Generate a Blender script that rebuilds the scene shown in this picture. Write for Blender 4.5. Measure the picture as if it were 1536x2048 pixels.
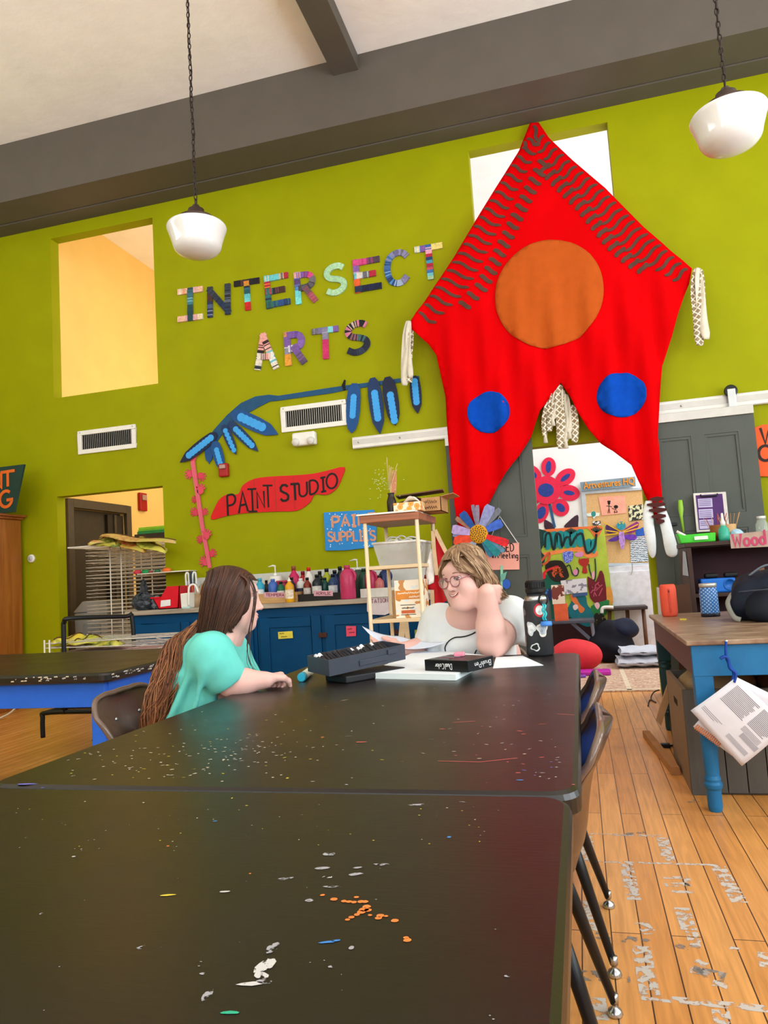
import bpy, bmesh, math, random
import numpy as np
from mathutils import Vector, Matrix
random.seed(7)
SC = bpy.context.scene
COL = SC.collection
for _o in list(bpy.data.objects): bpy.data.objects.remove(_o)

# ------------------------------------------------------------------ camera
F_PX, IMG_W, IMG_H, EYE = 1456.65, 1536, 2048, 1.08
AX = Vector((0.96397248, -0.08325059, -0.25263886))   # world X in (right, down, forward)
AY = Vector((0.25859766, 0.07076713, 0.96338947))     # world Y
AZ = Vector((-0.06232422, -0.99401275, 0.08974598))   # world Z
right = Vector((AX[0], AY[0], AZ[0])); down = Vector((AX[1], AY[1], AZ[1])); fwd = Vector((AX[2], AY[2], AZ[2]))
cam_data = bpy.data.cameras.new('camera'); cam = bpy.data.objects.new('camera', cam_data); COL.objects.link(cam)
m3 = Matrix((right, -down, -fwd)).transposed()
cam.matrix_world = Matrix.Translation((0, 0, EYE)) @ m3.to_4x4()
cam_data.sensor_fit = 'VERTICAL'; cam_data.sensor_height = 36.0; cam_data.lens = F_PX / IMG_H * 36.0
cam_data.clip_start = 0.02
SC.camera = cam

def at(px, py, X=None, Y=None, Z=None):
    """real-world point where the line of sight of a photo pixel meets a plane of the room"""
    d = right * (px - 768) + down * (py - 1024) + fwd * F_PX
    t = X / d.x if X is not None else Y / d.y if Y is not None else (Z - EYE) / d.z
    return Vector((0, 0, EYE)) + d * t

# ------------------------------------------------------------------ exposure, world, daylight
SC.view_settings.view_transform = 'Standard'; SC.view_settings.look = 'None'
SC.view_settings.exposure = -0.35; SC.view_settings.gamma = 1.0; SC.view_settings.use_curve_mapping = False
SC.cycles.max_bounces = 8; SC.cycles.diffuse_bounces = 5; SC.cycles.transparent_max_bounces = 12
world = bpy.data.worlds.new('sky'); SC.world = world; world.use_nodes = True
world.node_tree.nodes['Background'].inputs[0].default_value = (0.75, 0.87, 1.0, 1)
world.node_tree.nodes['Background'].inputs[1].default_value = 1.0

def area(name, loc, size, aim, power, col=(1, 1, 1)):
    l = bpy.data.lights.new(name, 'AREA'); l.shape = 'RECTANGLE'; l.size, l.size_y = size; l.energy = power; l.color = col
    o = bpy.data.objects.new(name, l); COL.objects.link(o); o.location = loc
    o.rotation_euler = (Vector(aim) - Vector(loc)).to_track_quat('-Z', 'Y').to_euler(); return o
# daylight through the tall windows of the right-hand wall, the wall behind the camera, and of the neighbouring rooms
for wy in (-2.6, -0.2, 2.2, 4.6):
    area('window_or_fill_light', (4.55, wy, 2.75), (1.5, 3.3), (0, wy, 5.2), 120 if wy > 4 else 215, (0.86, 0.94, 1.0))
for wx in (-4.6, -1.6, 1.4):
    area('window_or_fill_light', (wx, -4.75, 2.75), (1.9, 3.3), (wx, -1.5, 7.2), 205, (0.94, 0.97, 1.0))
area('window_or_fill_light', (-6.9, 1.2, 3.9), (3.6, 1.1), (-2.8, 1.6, 7.0), 120, (0.93, 0.97, 1.0))  # fill lamp added by the unseen left wall to brighten the ceiling
area('hall_daylight', (-3.35, 8.4, 3.3), (2.6, 3.6), (-5.5, 8.4, 3.0), 85, (1.0, 0.86, 0.62))
area('office_daylight', (2.35, 8.0, 3.2), (2.4, 3.6), (-1.0, 8.2, 2.2), 190, (0.97, 0.98, 1.0))

# ------------------------------------------------------------------ materials
def lin(h):
    if isinstance(h, str):
        h = h.lstrip('#'); h = [int(h[i:i + 2], 16) / 255 for i in (0, 2, 4)]
    return tuple(c / 12.92 if c <= 0.04045 else ((c + 0.055) / 1.055) ** 2.4 for c in h) + (1.0,)
_mats = {}
def mat(col, rough=0.55, metal=0.0, var=0.10, scale=14.0, bump=0.0, bscale=120.0, spec=0.3, sss=0.0, stretch=(1, 1, 1), trans=0.0, alpha=1.0, sheen=0.0, coat=0.0, name=None):
    key = (col, rough, metal, var, scale, bump, bscale, spec, sss, stretch, trans, alpha, sheen, coat)
    if key in _mats: return _mats[key]
    m = bpy.data.materials.new(name or 'paint_' + str(len(_mats))); m.use_nodes = True
    nt = m.node_tree; b = nt.nodes['Principled BSDF']; c = lin(col)
    tc = nt.nodes.new('ShaderNodeTexCoord'); mp = nt.nodes.new('ShaderNodeMapping'); mp.inputs['Scale'].default_value = stretch
    nt.links.new(tc.outputs['Object'], mp.inputs[0])
    nz = nt.nodes.new('ShaderNodeTexNoise'); nz.inputs['Scale'].default_value = scale; nz.inputs['Detail'].default_value = 4
    nt.links.new(mp.outputs[0], nz.inputs['Vector'])
    cr = nt.nodes.new('ShaderNodeValToRGB')
    cr.color_ramp.elements[0].position = 0.3; cr.color_ramp.elements[1].position = 0.7
    cr.color_ramp.elements[0].color = tuple(max(0, x * (1 - var)) for x in c[:3]) + (1,)
    cr.color_ramp.elements[1].color = tuple(min(1, x * (1 + var)) for x in c[:3]) + (1,)
    nt.links.new(nz.outputs['Fac'], cr.inputs[0]); nt.links.new(cr.outputs[0], b.inputs['Base Color'])
    b.inputs['Roughness'].default_value = rough; b.inputs['Metallic'].default_value = metal
    b.inputs['Specular IOR Level'].default_value = spec
    if sss: b.inputs['Subsurface Weight'].default_value = sss; b.inputs['Subsurface Radius'].default_value = (0.02, 0.008, 0.004); b.inputs['Subsurface Scale'].default_value = 0.5
    if trans: b.inputs['Transmission Weight'].default_value = trans
    if alpha < 1: b.inputs['Alpha'].default_value = alpha
    if sheen: b.inputs['Sheen Weight'].default_value = sheen
    if coat: b.inputs['Coat Weight'].default_value = coat
    if bump:
        n2 = nt.nodes.new('ShaderNodeTexNoise'); n2.inputs['Scale'].default_value = bscale; n2.inputs['Detail'].default_value = 5
        nt.links.new(mp.outputs[0], n2.inputs['Vector'])
        bp = nt.nodes.new('ShaderNodeBump'); bp.inputs['Strength'].default_value = bump; bp.inputs['Distance'].default_value = 0.01
        nt.links.new(n2.outputs['Fac'], bp.inputs['Height']); nt.links.new(bp.outputs[0], b.inputs['Normal'])
    _mats[key] = m
    return m
def wood(c1, c2, rough=0.45, axis=2, scale=6.0, name='wood'):
    m = bpy.data.materials.new(name); m.use_nodes = True; nt = m.node_tree; b = nt.nodes['Principled BSDF']
    tc = nt.nodes.new('ShaderNodeTexCoord'); mp = nt.nodes.new('ShaderNodeMapping'); s = [scale * 3] * 3; s[axis] = scale * 0.25; mp.inputs['Scale'].default_value = s
    nz = nt.nodes.new('ShaderNodeTexNoise'); nz.inputs['Scale'].default_value = 1.6; nz.inputs['Detail'].default_value = 7; nz.inputs['Distortion'].default_value = 1.2
    cr = nt.nodes.new('ShaderNodeValToRGB'); cr.color_ramp.elements[0].position = 0.32; cr.color_ramp.elements[1].position = 0.68
    cr.color_ramp.elements[0].color = lin(c1); cr.color_ramp.elements[1].color = lin(c2)
    nt.links.new(tc.outputs['Object'], mp.inputs[0]); nt.links.new(mp.outputs[0], nz.inputs['Vector']); nt.links.new(nz.outputs['Fac'], cr.inputs[0]); nt.links.new(cr.outputs[0], b.inputs['Base Color'])
    bp = nt.nodes.new('ShaderNodeBump'); bp.inputs['Strength'].default_value = 0.08; nt.links.new(nz.outputs['Fac'], bp.inputs['Height']); nt.links.new(bp.outputs[0], b.inputs['Normal'])
    b.inputs['Roughness'].default_value = rough
    return m

# ------------------------------------------------------------------ mesh helpers
def rotz(a): return Matrix.Rotation(a, 4, 'Z')
class MB:
    def __init__(self): self.bm = bmesh.new(); self.mi = 0; self.mats = []
    def use(self, m):
        if m not in self.mats: self.mats.append(m)
        self.mi = self.mats.index(m); return self
    def face(self, pts):
        vs = [self.bm.verts.new(p) for p in pts]
        try: f = self.bm.faces.new(vs); f.material_index = self.mi; return f
        except ValueError: return None
    def quads(self, idx, vs):
        for q in idx:
            try: f = self.bm.faces.new([vs[i] for i in q]); f.material_index = self.mi
            except ValueError: pass
    def box(self, lo, hi, M=None):
        p = [Vector((x, y, z)) for z in (lo[2], hi[2]) for y in (lo[1], hi[1]) for x in (lo[0], hi[0])]
        if M: p = [M @ v for v in p]
        vs = [self.bm.verts.new(v) for v in p]
        self.quads([(0, 2, 3, 1), (4, 5, 7, 6), (0, 1, 5, 4), (2, 6, 7, 3), (0, 4, 6, 2), (1, 3, 7, 5)], vs); return self
    def prism(self, pts, vec):
        vec = Vector(vec); a = [self.bm.verts.new(p) for p in pts]; b = [self.bm.verts.new(Vector(p) + vec) for p in pts]; n = len(a)
        for lst in (list(reversed(a)), b):
            try: f = self.bm.faces.new(lst); f.material_index = self.mi
            except ValueError: pass
        for i in range(n): self.quads([(0, 1, 2, 3)], [a[i], a[(i + 1) % n], b[(i + 1) % n], b[i]])
        return self
    def tube(self, pts, r, n=8, cap=True, closed=False, flat=1.0):
        pts = [Vector(p) for p in pts]; k = len(pts); rs = r if isinstance(r, (list, tuple)) else [r] * k
        rings = []; up = None
        for i, p in enumerate(pts):
            t = (pts[(i + 1) % k] - pts[i - 1]) if closed else (pts[min(i + 1, k - 1)] - pts[max(i - 1, 0)])
            t = t.normalized() if t.length > 1e-9 else Vector((0, 0, 1))
            if up is None: up = Vector((0, 0, 1)) if abs(t.z) < 0.9 else Vector((1, 0, 0))
            a = t.cross(up); a = a.normalized() if a.length > 1e-6 else t.orthogonal().normalized()
            b = a.cross(t).normalized(); up = b
            rings.append([self.bm.verts.new(p + (a * math.cos(2 * math.pi * j / n) + b * math.sin(2 * math.pi * j / n) * flat) * rs[i]) for j in range(n)])
        for i in range(k if closed else k - 1):
            A, B = rings[i], rings[(i + 1) % k]
            for j in range(n): self.quads([(0, 1, 2, 3)], [A[j], A[(j + 1) % n], B[(j + 1) % n], B[j]])
        if cap and not closed:
            for R in (list(reversed(rings[0])), rings[-1]):
                try: f = self.bm.faces.new(R); f.material_index = self.mi
                except ValueError: pass
        return self
    def lathe(self, prof, loc=(0, 0, 0), M=None, n=24):
        loc = Vector(loc); rings = []
        for (r, z) in prof:
            ring = []
            for j in range(n):
                v = Vector((r * math.cos(2 * math.pi * j / n), r * math.sin(2 * math.pi * j / n), z))
                if M: v = M @ v
                ring.append(self.bm.verts.new(v + loc))
            rings.append(ring)
        for A, B in zip(rings, rings[1:]):
            for j in range(n): self.quads([(0, 1, 2, 3)], [A[j], A[(j + 1) % n], B[(j + 1) % n], B[j]])
        if prof[0][0] > 1e-4: self.quads([tuple(reversed(range(n)))], rings[0])
        if prof[-1][0] > 1e-4: self.quads([tuple(range(n))], rings[-1])
        return self
    def sph(self, c, r, M=None, nu=16, nv=10):
        r = r if isinstance(r, (tuple, list, Vector)) else (r, r, r); c = Vector(c); rings = []
        for i in range(nv + 1):
            th = math.pi * i / nv; ring = []
            for j in range(nu):
                ph = 2 * math.pi * j / nu
                v = Vector((r[0] * math.sin(th) * math.cos(ph), r[1] * math.sin(th) * math.sin(ph), r[2] * math.cos(th)))
                ring.append(self.bm.verts.new(c + (M @ v if M else v)))
            rings.append(ring)
        for A, B in zip(rings, rings[1:]):
            for j in range(nu): self.quads([(0, 1, 2, 3)], [A[j], B[j], B[(j + 1) % nu], A[(j + 1) % nu]])
        return self
    def grid(self, fn, nu, nv, closed_u=False):
        vs = [[self.bm.verts.new(fn(i / (nu if closed_u else nu - 1), j / (nv - 1))) for j in range(nv)] for i in range(nu)]
        for i in range(nu if closed_u else nu - 1):
            for j in range(nv - 1):
                self.quads([(0, 1, 2, 3)], [vs[i][j], vs[(i + 1) % nu][j], vs[(i + 1) % nu][j + 1], vs[i][j + 1]])
        return self
    def build(self, name, m=None, parent=None, smooth=False, bevel=0.0, solid=0.0, subd=0, seg=2, weld=True, loc=None):
        bm = self.bm
        if weld: bmesh.ops.remove_doubles(bm, verts=bm.verts, dist=1e-5)
        bmesh.ops.recalc_face_normals(bm, faces=bm.faces)
        # origin: middle of the base
        if bm.verts and loc is None:
            xs = [v.co for v in bm.verts]
            lo = Vector([min(v[i] for v in xs) for i in range(3)]); hi = Vector([max(v[i] for v in xs) for i in range(3)])
            loc = Vector(((lo.x + hi.x) / 2, (lo.y + hi.y) / 2, lo.z))
        elif loc is None: loc = Vector((0, 0, 0))
        loc = Vector(loc)
        bmesh.ops.translate(bm, verts=bm.verts, vec=-loc)
        me = bpy.data.meshes.new(name); bm.to_mesh(me); bm.free()
        for mm in (self.mats or ([m] if m else [])): me.materials.append(mm)
        if smooth:
            for p in me.polygons: p.use_smooth = True
        o = bpy.data.objects.new(name, me); COL.objects.link(o); o.location = loc
        if parent is not None:
            o.parent = parent; o.location = loc - wpos(parent)
        if bevel:
            bv = o.modifiers.new('bevel', 'BEVEL'); bv.width = bevel; bv.segments = seg; bv.limit_method = 'ANGLE'; bv.angle_limit = 0.6
        if solid:
            s = o.modifiers.new('solid', 'SOLIDIFY'); s.thickness = solid; s.offset = 0
        if subd:
            s = o.modifiers.new('subd', 'SUBSURF'); s.levels = subd; s.render_levels = subd
        return o
def wpos(o):
    p = Vector(o.location)
    while o.parent is not None: o = o.parent; p = p + Vector(o.location)
    return p
def tag(o, label, cat, group=None, kind=None):
    o['label'] = label; o['category'] = cat
    if group: o['group'] = group
    if kind: o['kind'] = kind
    return o
def thing(name, label, cat, loc, group=None):
    o = bpy.data.objects.new(name, None); COL.objects.link(o); o.location = loc; o.empty_display_size = 0.05
    return tag(o, label, cat, group)
def struct(o): o['kind'] = 'structure'; return o
def lab(o, label): o['label'] = label; return o
def copy_tree(o, off=(0, 0, 0), label=None, parent=None):
    c = o.copy(); COL.objects.link(c)
    if parent is None: c.location = Vector(o.location) + Vector(off)
    else: c.parent = parent
    if label: c['label'] = label
    for ch in list(o.children): copy_tree(ch, parent=c)
    return c
def circ(c, rx, rz, n=32, y=None):
    return [Vector((c[0] + rx * math.cos(2 * math.pi * i / n), c[1] if y is None else y, c[2] + rz * math.sin(2 * math.pi * i / n))) for i in range(n)]
def smoothpath(pts, n=6, closed=False):
    """Catmull-Rom through pts"""
    pts = [Vector(p) for p in pts]; out = []; k = len(pts)
    for i in range(k if closed else k - 1):
        g = (lambda j: pts[j % k]) if closed else (lambda j: pts[max(0, min(k - 1, j))])
        p0, p1, p2, p3 = g(i - 1), g(i), g(i + 1), g(i + 2)
        for s in range(n):
            t = s / n
            out.append(0.5 * ((2 * p1) + (p2 - p0) * t + (2 * p0 - 5 * p1 + 4 * p2 - p3) * t * t + (3 * p1 - p0 - 3 * p2 + p3) * t ** 3))
    if not closed: out.append(pts[-1])
    return out

# ---- stroke lettering: each glyph is polylines in a unit box
def arc(cx, cy, rx, ry, a0, a1, n=10): return [(cx + rx * math.cos(math.radians(a0 + (a1 - a0) * i / n)), cy + ry * math.sin(math.radians(a0 + (a1 - a0) * i / n))) for i in range(n + 1)]
S_CURVE = [(0.66, 0.86), (0.5, 0.98), (0.22, 0.98), (0.06, 0.84), (0.08, 0.64), (0.3, 0.53), (0.52, 0.45), (0.68, 0.32), (0.64, 0.1), (0.44, 0.01), (0.18, 0.02), (0.02, 0.16)]
GL = {
 'A': [[(0, 0), (0.35, 1), (0.7, 0)], [(0.13, 0.36), (0.57, 0.36)]],
 'B': [[(0, 0), (0, 1)], [(0, 1)] + arc(0.3, 0.76, 0.3, 0.24, 90, -90) + [(0, 0.52)], [(0, 0.52)] + arc(0.35, 0.26, 0.33, 0.26, 90, -90) + [(0, 0)]],
 'C': [arc(0.38, 0.5, 0.38, 0.5, 50, 310, 14)],
 'D': [[(0, 0), (0, 1)], [(0, 1)] + arc(0.2, 0.5, 0.48, 0.5, 90, -90) + [(0, 0)]],
 'E': [[(0.6, 1), (0, 1), (0, 0), (0.6, 0)], [(0, 0.52), (0.48, 0.52)]],
 'G': [arc(0.38, 0.5, 0.38, 0.5, 50, 340, 14) + [(0.74, 0.42), (0.42, 0.42)]],
 'H': [[(0, 0), (0, 1)], [(0.62, 0), (0.62, 1)], [(0, 0.5), (0.62, 0.5)]],
 'I': [[(0.2, 0), (0.2, 1)], [(0, 1), (0.4, 1)], [(0, 0), (0.4, 0)]],
 'L': [[(0, 1), (0, 0), (0.55, 0)]],
 'M': [[(0, 0), (0.04, 1), (0.4, 0.3), (0.76, 1), (0.8, 0)]],
 'N': [[(0, 0), (0, 1), (0.62, 0), (0.62, 1)]],
 'O': [arc(0.4, 0.5, 0.4, 0.5, 90, 450, 18)],
 'P': [[(0, 0), (0, 1)], [(0, 1)] + arc(0.3, 0.74, 0.32, 0.26, 90, -90) + [(0, 0.48)]],
 'R': [[(0, 0), (0, 1)], [(0, 1)] + arc(0.3, 0.74, 0.32, 0.26, 90, -90) + [(0, 0.48)], [(0.25, 0.48), (0.66, 0)]],
 'S': [S_CURVE], 'T': [[(0.35, 0), (0.35, 1)], [(0, 1), (0.7, 1)]],
 'U': [[(0, 1), (0, 0.3)] + arc(0.32, 0.3, 0.32, 0.3, 180, 360, 8) + [(0.64, 1)]],
 'W': [[(0, 1), (0.2, 0), (0.42, 0.7), (0.64, 0), (0.84, 1)]], 'Y': [[(0, 1), (0.33, 0.5), (0.66, 1)], [(0.33, 0.5), (0.33, 0)]],
 'V': [[(0, 1), (0.33, 0), (0.66, 1)]], 'Q': [arc(0.4, 0.5, 0.4, 0.5, 90, 450, 18), [(0.5, 0.25), (0.8, -0.05)]],
 'i': [[(0.1, 0), (0.1, 0.5)], [(0.1, 0.64), (0.1, 0.68)]], 'n': [[(0, 0), (0, 0.5)], [(0, 0.35)] + arc(0.2, 0.32, 0.2, 0.2, 150, 0, 6) + [(0.4, 0)]],
 'e': [[(0.02, 0.28), (0.42, 0.28)] + arc(0.22, 0.25, 0.21, 0.25, 0, 310, 10)], 't': [[(0.15, 0.8), (0.15, 0.05), (0.3, 0)], [(0, 0.52), (0.32, 0.52)]],
 'g': [arc(0.2, 0.27, 0.2, 0.23, 20, 380, 10), [(0.4, 0.5), (0.4, -0.15), (0.25, -0.28), (0.05, -0.2)]],
 'o': [arc(0.24, 0.26, 0.24, 0.26, 90, 450, 12)], 'd': [arc(0.22, 0.26, 0.22, 0.26, 90, 450, 12), [(0.44, 1), (0.44, 0)]],
 'u': [[(0, 0.5), (0, 0.15), (0.15, 0), (0.35, 0.1), (0.38, 0.5), (0.38, 0)]], 'a': [arc(0.2, 0.25, 0.2, 0.25, 40, 320, 10), [(0.4, 0.5), (0.4, 0)]],
 'l': [[(0.08, 1), (0.08, 0)]], 'r': [[(0, 0), (0, 0.5)], [(0, 0.34), (0.12, 0.48), (0.3, 0.46)]], 's': [[(0.32, 0.44), (0.15, 0.5), (0.03, 0.38), (0.3, 0.18), (0.2, 0.02), (0, 0.06)]],
 'h': [[(0, 0), (0, 1)], [(0, 0.35)] + arc(0.2, 0.32, 0.2, 0.2, 150, 0, 6) + [(0.4, 0)]], 'p': [[(0, 0.5), (0, -0.35)], arc(0.2, 0.26, 0.2, 0.24, 180, 540, 10)],
 'v': [[(0, 0.5), (0.2, 0), (0.4, 0.5)]],
}
def adv(ch): 
    if ch == ' ': return 0.4
    return max(p[0] for s in GL[ch] for p in s) + 0.22
def text_width(s): return sum(adv(c) for c in s) - 0.22
def ribbon(mb, path, w, nrm, th):
    """flat stroke of width w following a 3D path that lies in a plane of normal nrm, thickness th along nrm"""
    path = [Vector(p) for p in path]; nrm = Vector(nrm).normalized(); L = []; R = []; k = len(path)
    closed = (path[0] - path[-1]).length < 1e-5
    for i, p in enumerate(path):
        a = path[i - 1] if i > 0 else (path[-2] if closed else p); b = path[i + 1] if i < k - 1 else (path[1] if closed else p)
        t1 = (p - a).normalized() if (p - a).length > 1e-9 else (b - p).normalized(); t2 = (b - p).normalized() if (b - p).length > 1e-9 else t1
        t = (t1 + t2); t = t.normalized() if t.length > 0.2 else t1
        s = nrm.cross(t).normalized(); kk = min(1.6, 1 / max(0.5, t.dot(t1)))
        L.append(p + s * w * 0.5 * kk); R.append(p - s * w * 0.5 * kk)
    for i in range(k - 1):
        mb.prism([L[i], L[i + 1], R[i + 1], R[i]], nrm * th)
def text(mb, s, org, ux, uz, h, w, nrm, th=0.001, wig=0.0):
    """letters from org along ux, height h along uz"""
    x = 0.0; ux = Vector(ux); uz = Vector(uz); org = Vector(org); k = 0
    for ch in s:
        if ch != ' ':
            dy = random.uniform(-wig, wig)
            for st in GL[ch]:
                ribbon(mb, [org + ux * ((x + p[0]) * h) + uz * ((p[1] + dy) * h) for p in st], w, nrm, th * (1 + .13 * (k % 5))); k += 1
        x += adv(ch)
def scribble(mb, a, b, h, w, nrm, n=6, th=0.0006):
    """illegible small handwriting: little zigzag words between a and b"""
    a = Vector(a); b = Vector(b); d = (b - a); rn = random.Random(n + int(a.x * 1000))
    ribbon(mb, [a + d * (i / (3 * n)) + Vector((0, 0, h * (rn.uniform(.5, 1) if i % 2 else rn.uniform(0, .25)))) for i in range(3 * n + 1)], w, nrm, th)
def text_fit(mb, s, bl, br, h, w, nrm, th=0.001, wig=0.0, up=None):
    """letters stretched between two base-line points"""
    bl = Vector(bl); br = Vector(br); d = br - bl; ux = d / (text_width(s) * h); uz = Vector(up) if up is not None else Vector((0, 0, 1))
    text(mb, s, bl, ux, uz, h, w, nrm, th, wig)
NW = Vector((0, -1, 0))     # outward normal of the far wall, towards the room
YW = 6.35
def P(px, py, off=0.0): return at(px, py, Y=YW - off)
# ================================================================== THE ROOM
M_green = mat('#949700', 0.65, var=0.05, scale=3.0, bump=0.05, bscale=40, spec=0.12, name='green_wall_paint')
M_beam = mat('#5a534b', 0.6, var=0.05, scale=4, name='grey_beam_paint')
M_ceil = mat('#fbf6f2', 0.9, var=0.04, scale=2.5, bump=0.35, bscale=9, name='ceiling_plaster')
M_yellow = mat('#f3cf80', 0.8, var=0.03, scale=3, name='yellow_wall')
M_white = mat('#f2f2f0', 0.7, var=0.02, name='white_wall')
M_trimg = mat('#44463f', 0.5, var=0.05, name='grey_trim')

def wall_with_holes(name, x0, x1, z0, z1, y0, y1, holes, mats, M=None):
    """a wall slab between y0 (front) and y1 (back) with rectangular openings"""
    mb = MB(); xs = sorted({x0, x1, *[h[0] for h in holes], *[h[1] for h in holes]}); zs = sorted({z0, z1, *[h[2] for h in holes], *[h[3] for h in holes]})
    solid = lambda i, k: 0 <= i < len(xs) - 1 and 0 <= k < len(zs) - 1 and not any(h[0] <= (xs[i] + xs[i + 1]) / 2 <= h[1] and h[2] <= (zs[k] + zs[k + 1]) / 2 <= h[3] for h in holes)
    T = (lambda v: M @ Vector(v)) if M else Vector
    mf, mk = mats
    mb.use(mf); mb.use(mk)
    for i in range(len(xs) - 1):
        for k in range(len(zs) - 1):
            if not solid(i, k): continue
            a, b, c, d = xs[i], xs[i + 1], zs[k], zs[k + 1]
            mb.use(mf); mb.face([T((a, y0, c)), T((b, y0, c)), T((b, y0, d)), T((a, y0, d))])
            mb.use(mk); mb.face([T((b, y1, c)), T((a, y1, c)), T((a, y1, d)), T((b, y1, d))])
            mb.use(mf)
            if not solid(i - 1, k): mb.face([T((a, y0, c)), T((a, y0, d)), T((a, y1, d)), T((a, y1, c))])
            if not solid(i + 1, k): mb.face([T((b, y0, c)), T((b, y1, c)), T((b, y1, d)), T((b, y0, d))])
            if not solid(i, k - 1): mb.face([T((a, y0, c)), T((a, y1, c)), T((b, y1, c)), T((b, y0, c))])
            if not solid(i, k + 1): mb.face([T((a, y0, d)), T((b, y0, d)), T((b, y1, d)), T((a, y1, d))])
    return struct(mb.build(name))
XL, XR, YB, ZC = -7.0, 4.6, -4.8, 5.635
wall_with_holes('wall_back', XL, XR, 0, ZC, YW, YW + 0.125,
    [(-5.145, -3.915, 3.155, 4.89), (-5.135, -3.905, -1, 2.12), (-0.663, 0.553, 3.155, 4.89), (-0.66, 0.56, -1, 2.12)], (M_green, M_white))
# right wall (windows that let the daylight in) and the wall behind the camera
Rz = Matrix.Rotation(math.pi / 2, 4, 'Z')
wall_with_holes('wall_right', YB, YW, 0, ZC, -XR, -XR - 0.2, [(wy - 0.8, wy + 0.8, 1.05, 4.45) for wy in (-2.6, -0.2, 2.2, 4.6)], (M_green, M_green), Matrix(((0, -1, 0, 0), (1, 0, 0, 0), (0, 0, 1, 0), (0, 0, 0, 1))))
wall_with_holes('wall_front', XL, XR, 0, ZC, YB, YB - 0.2, [(wx - 1.0, wx + 1.0, 1.05, 4.45) for wx in (-4.6, -1.6, 1.4)], (M_white, M_white))
wall_with_holes('wall_left', YB, YW, 0, ZC, 7.0, 7.2, [(-0.7, 3.1, 3.2, 4.6)], (M_green, M_green), Matrix(((0, -1, 0, 0), (1, 0, 0, 0), (0, 0, 1, 0), (0, 0, 0, 1))))  # unseen opening added only to go with the ceiling fill lamp
struct(MB().box((XL - 0.2, YB - 0.2, ZC), (XR + 0.2, 11.0, ZC + 0.15)).build('ceiling', M_ceil))
struct(MB().box((XL - 0.2, YB - 0.2, -0.15), (XR + 0.2, YW, -0.01)).build('floor_slab', mat('#6b5a45')))['kind'] = 'structure'

# plank floor with worn paint marks (faces lying in the floor's own mesh)
def plank_material():
    m = bpy.data.materials.new('maple_planks'); m.use_nodes = True; nt = m.node_tree; b = nt.nodes['Principled BSDF']; N = nt.nodes.new; L = nt.links.new
    tc = N('ShaderNodeTexCoord'); mp = N('ShaderNodeMapping'); mp.inputs['Rotation'].default_value = (0, 0, math.pi / 2); L(tc.outputs['Object'], mp.inputs[0])
    br = N('ShaderNodeTexBrick'); br.inputs['Scale'].default_value = 1.0; br.inputs['Brick Width'].default_value = 1.7; br.inputs['Row Height'].default_value = 0.083
    br.inputs['Mortar Size'].default_value = 0.0022; br.inputs['Mortar Smooth'].default_value = 0.3; br.offset = 0.37; br.inputs['Bias'].default_value = -0.1
    br.inputs['Color1'].default_value = lin('#eba960'); br.inputs['Color2'].default_value = lin('#da944a'); br.inputs['Mortar'].default_value = lin('#4a2c14'); L(mp.outputs[0], br.inputs['Vector'])
    m2 = N('ShaderNodeMapping'); m2.inputs['Scale'].default_value = (26, 1.6, 1); L(tc.outputs['Object'], m2.inputs[0])
    g = N('ShaderNodeTexNoise'); g.inputs['Scale'].default_value = 2.0; g.inputs['Detail'].default_value = 8; g.inputs['Distortion'].default_value = 0.8; L(m2.outputs[0], g.inputs['Vector'])
    r1 = N('ShaderNodeValToRGB'); r1.color_ramp.elements[0].position = 0.3; r1.color_ramp.elements[0].color = (0.78, 0.74, 0.68, 1); r1.color_ramp.elements[1].position = 0.65; r1.color_ramp.elements[1].color = (1.05, 1.03, 1, 1); L(g.outputs['Fac'], r1.inputs[0])
    mx = N('ShaderNodeMix'); mx.data_type = 'RGBA'; mx.blend_type = 'MULTIPLY'; mx.inputs[0].default_value = 1; L(br.outputs['Color'], mx.inputs[6]); L(r1.outputs[0], mx.inputs[7])
    w = N('ShaderNodeTexNoise'); w.inputs['Scale'].default_value = 1.7; w.inputs['Detail'].default_value = 7; L(tc.outputs['Object'], w.inputs['Vector'])
    r2 = N('ShaderNodeValToRGB'); r2.color_ramp.elements[0].position = 0.56; r2.color_ramp.elements[0].color = (0, 0, 0, 1); r2.color_ramp.elements[1].position = 0.78; r2.color_ramp.elements[1].color = (0.5, 0.5, 0.5, 1); L(w.outputs['Fac'], r2.inputs[0])
    mx2 = N('ShaderNodeMix'); mx2.data_type = 'RGBA'; L(r2.outputs[0], mx2.inputs[0]); L(mx.outputs[2], mx2.inputs[6]); mx2.inputs[7].default_value = lin('#8d5b33'); L(mx2.outputs[2], b.inputs['Base Color'])
    b.inputs['Roughness'].default_value = 0.38
    bp = N('ShaderNodeBump'); bp.inputs['Strength'].default_value = 0.25; bp.inputs['Distance'].default_value = 0.002; bp.invert = True; L(br.outputs['Fac'], bp.inputs['Height']); L(bp.outputs[0], b.inputs['Normal'])
    return m
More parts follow.
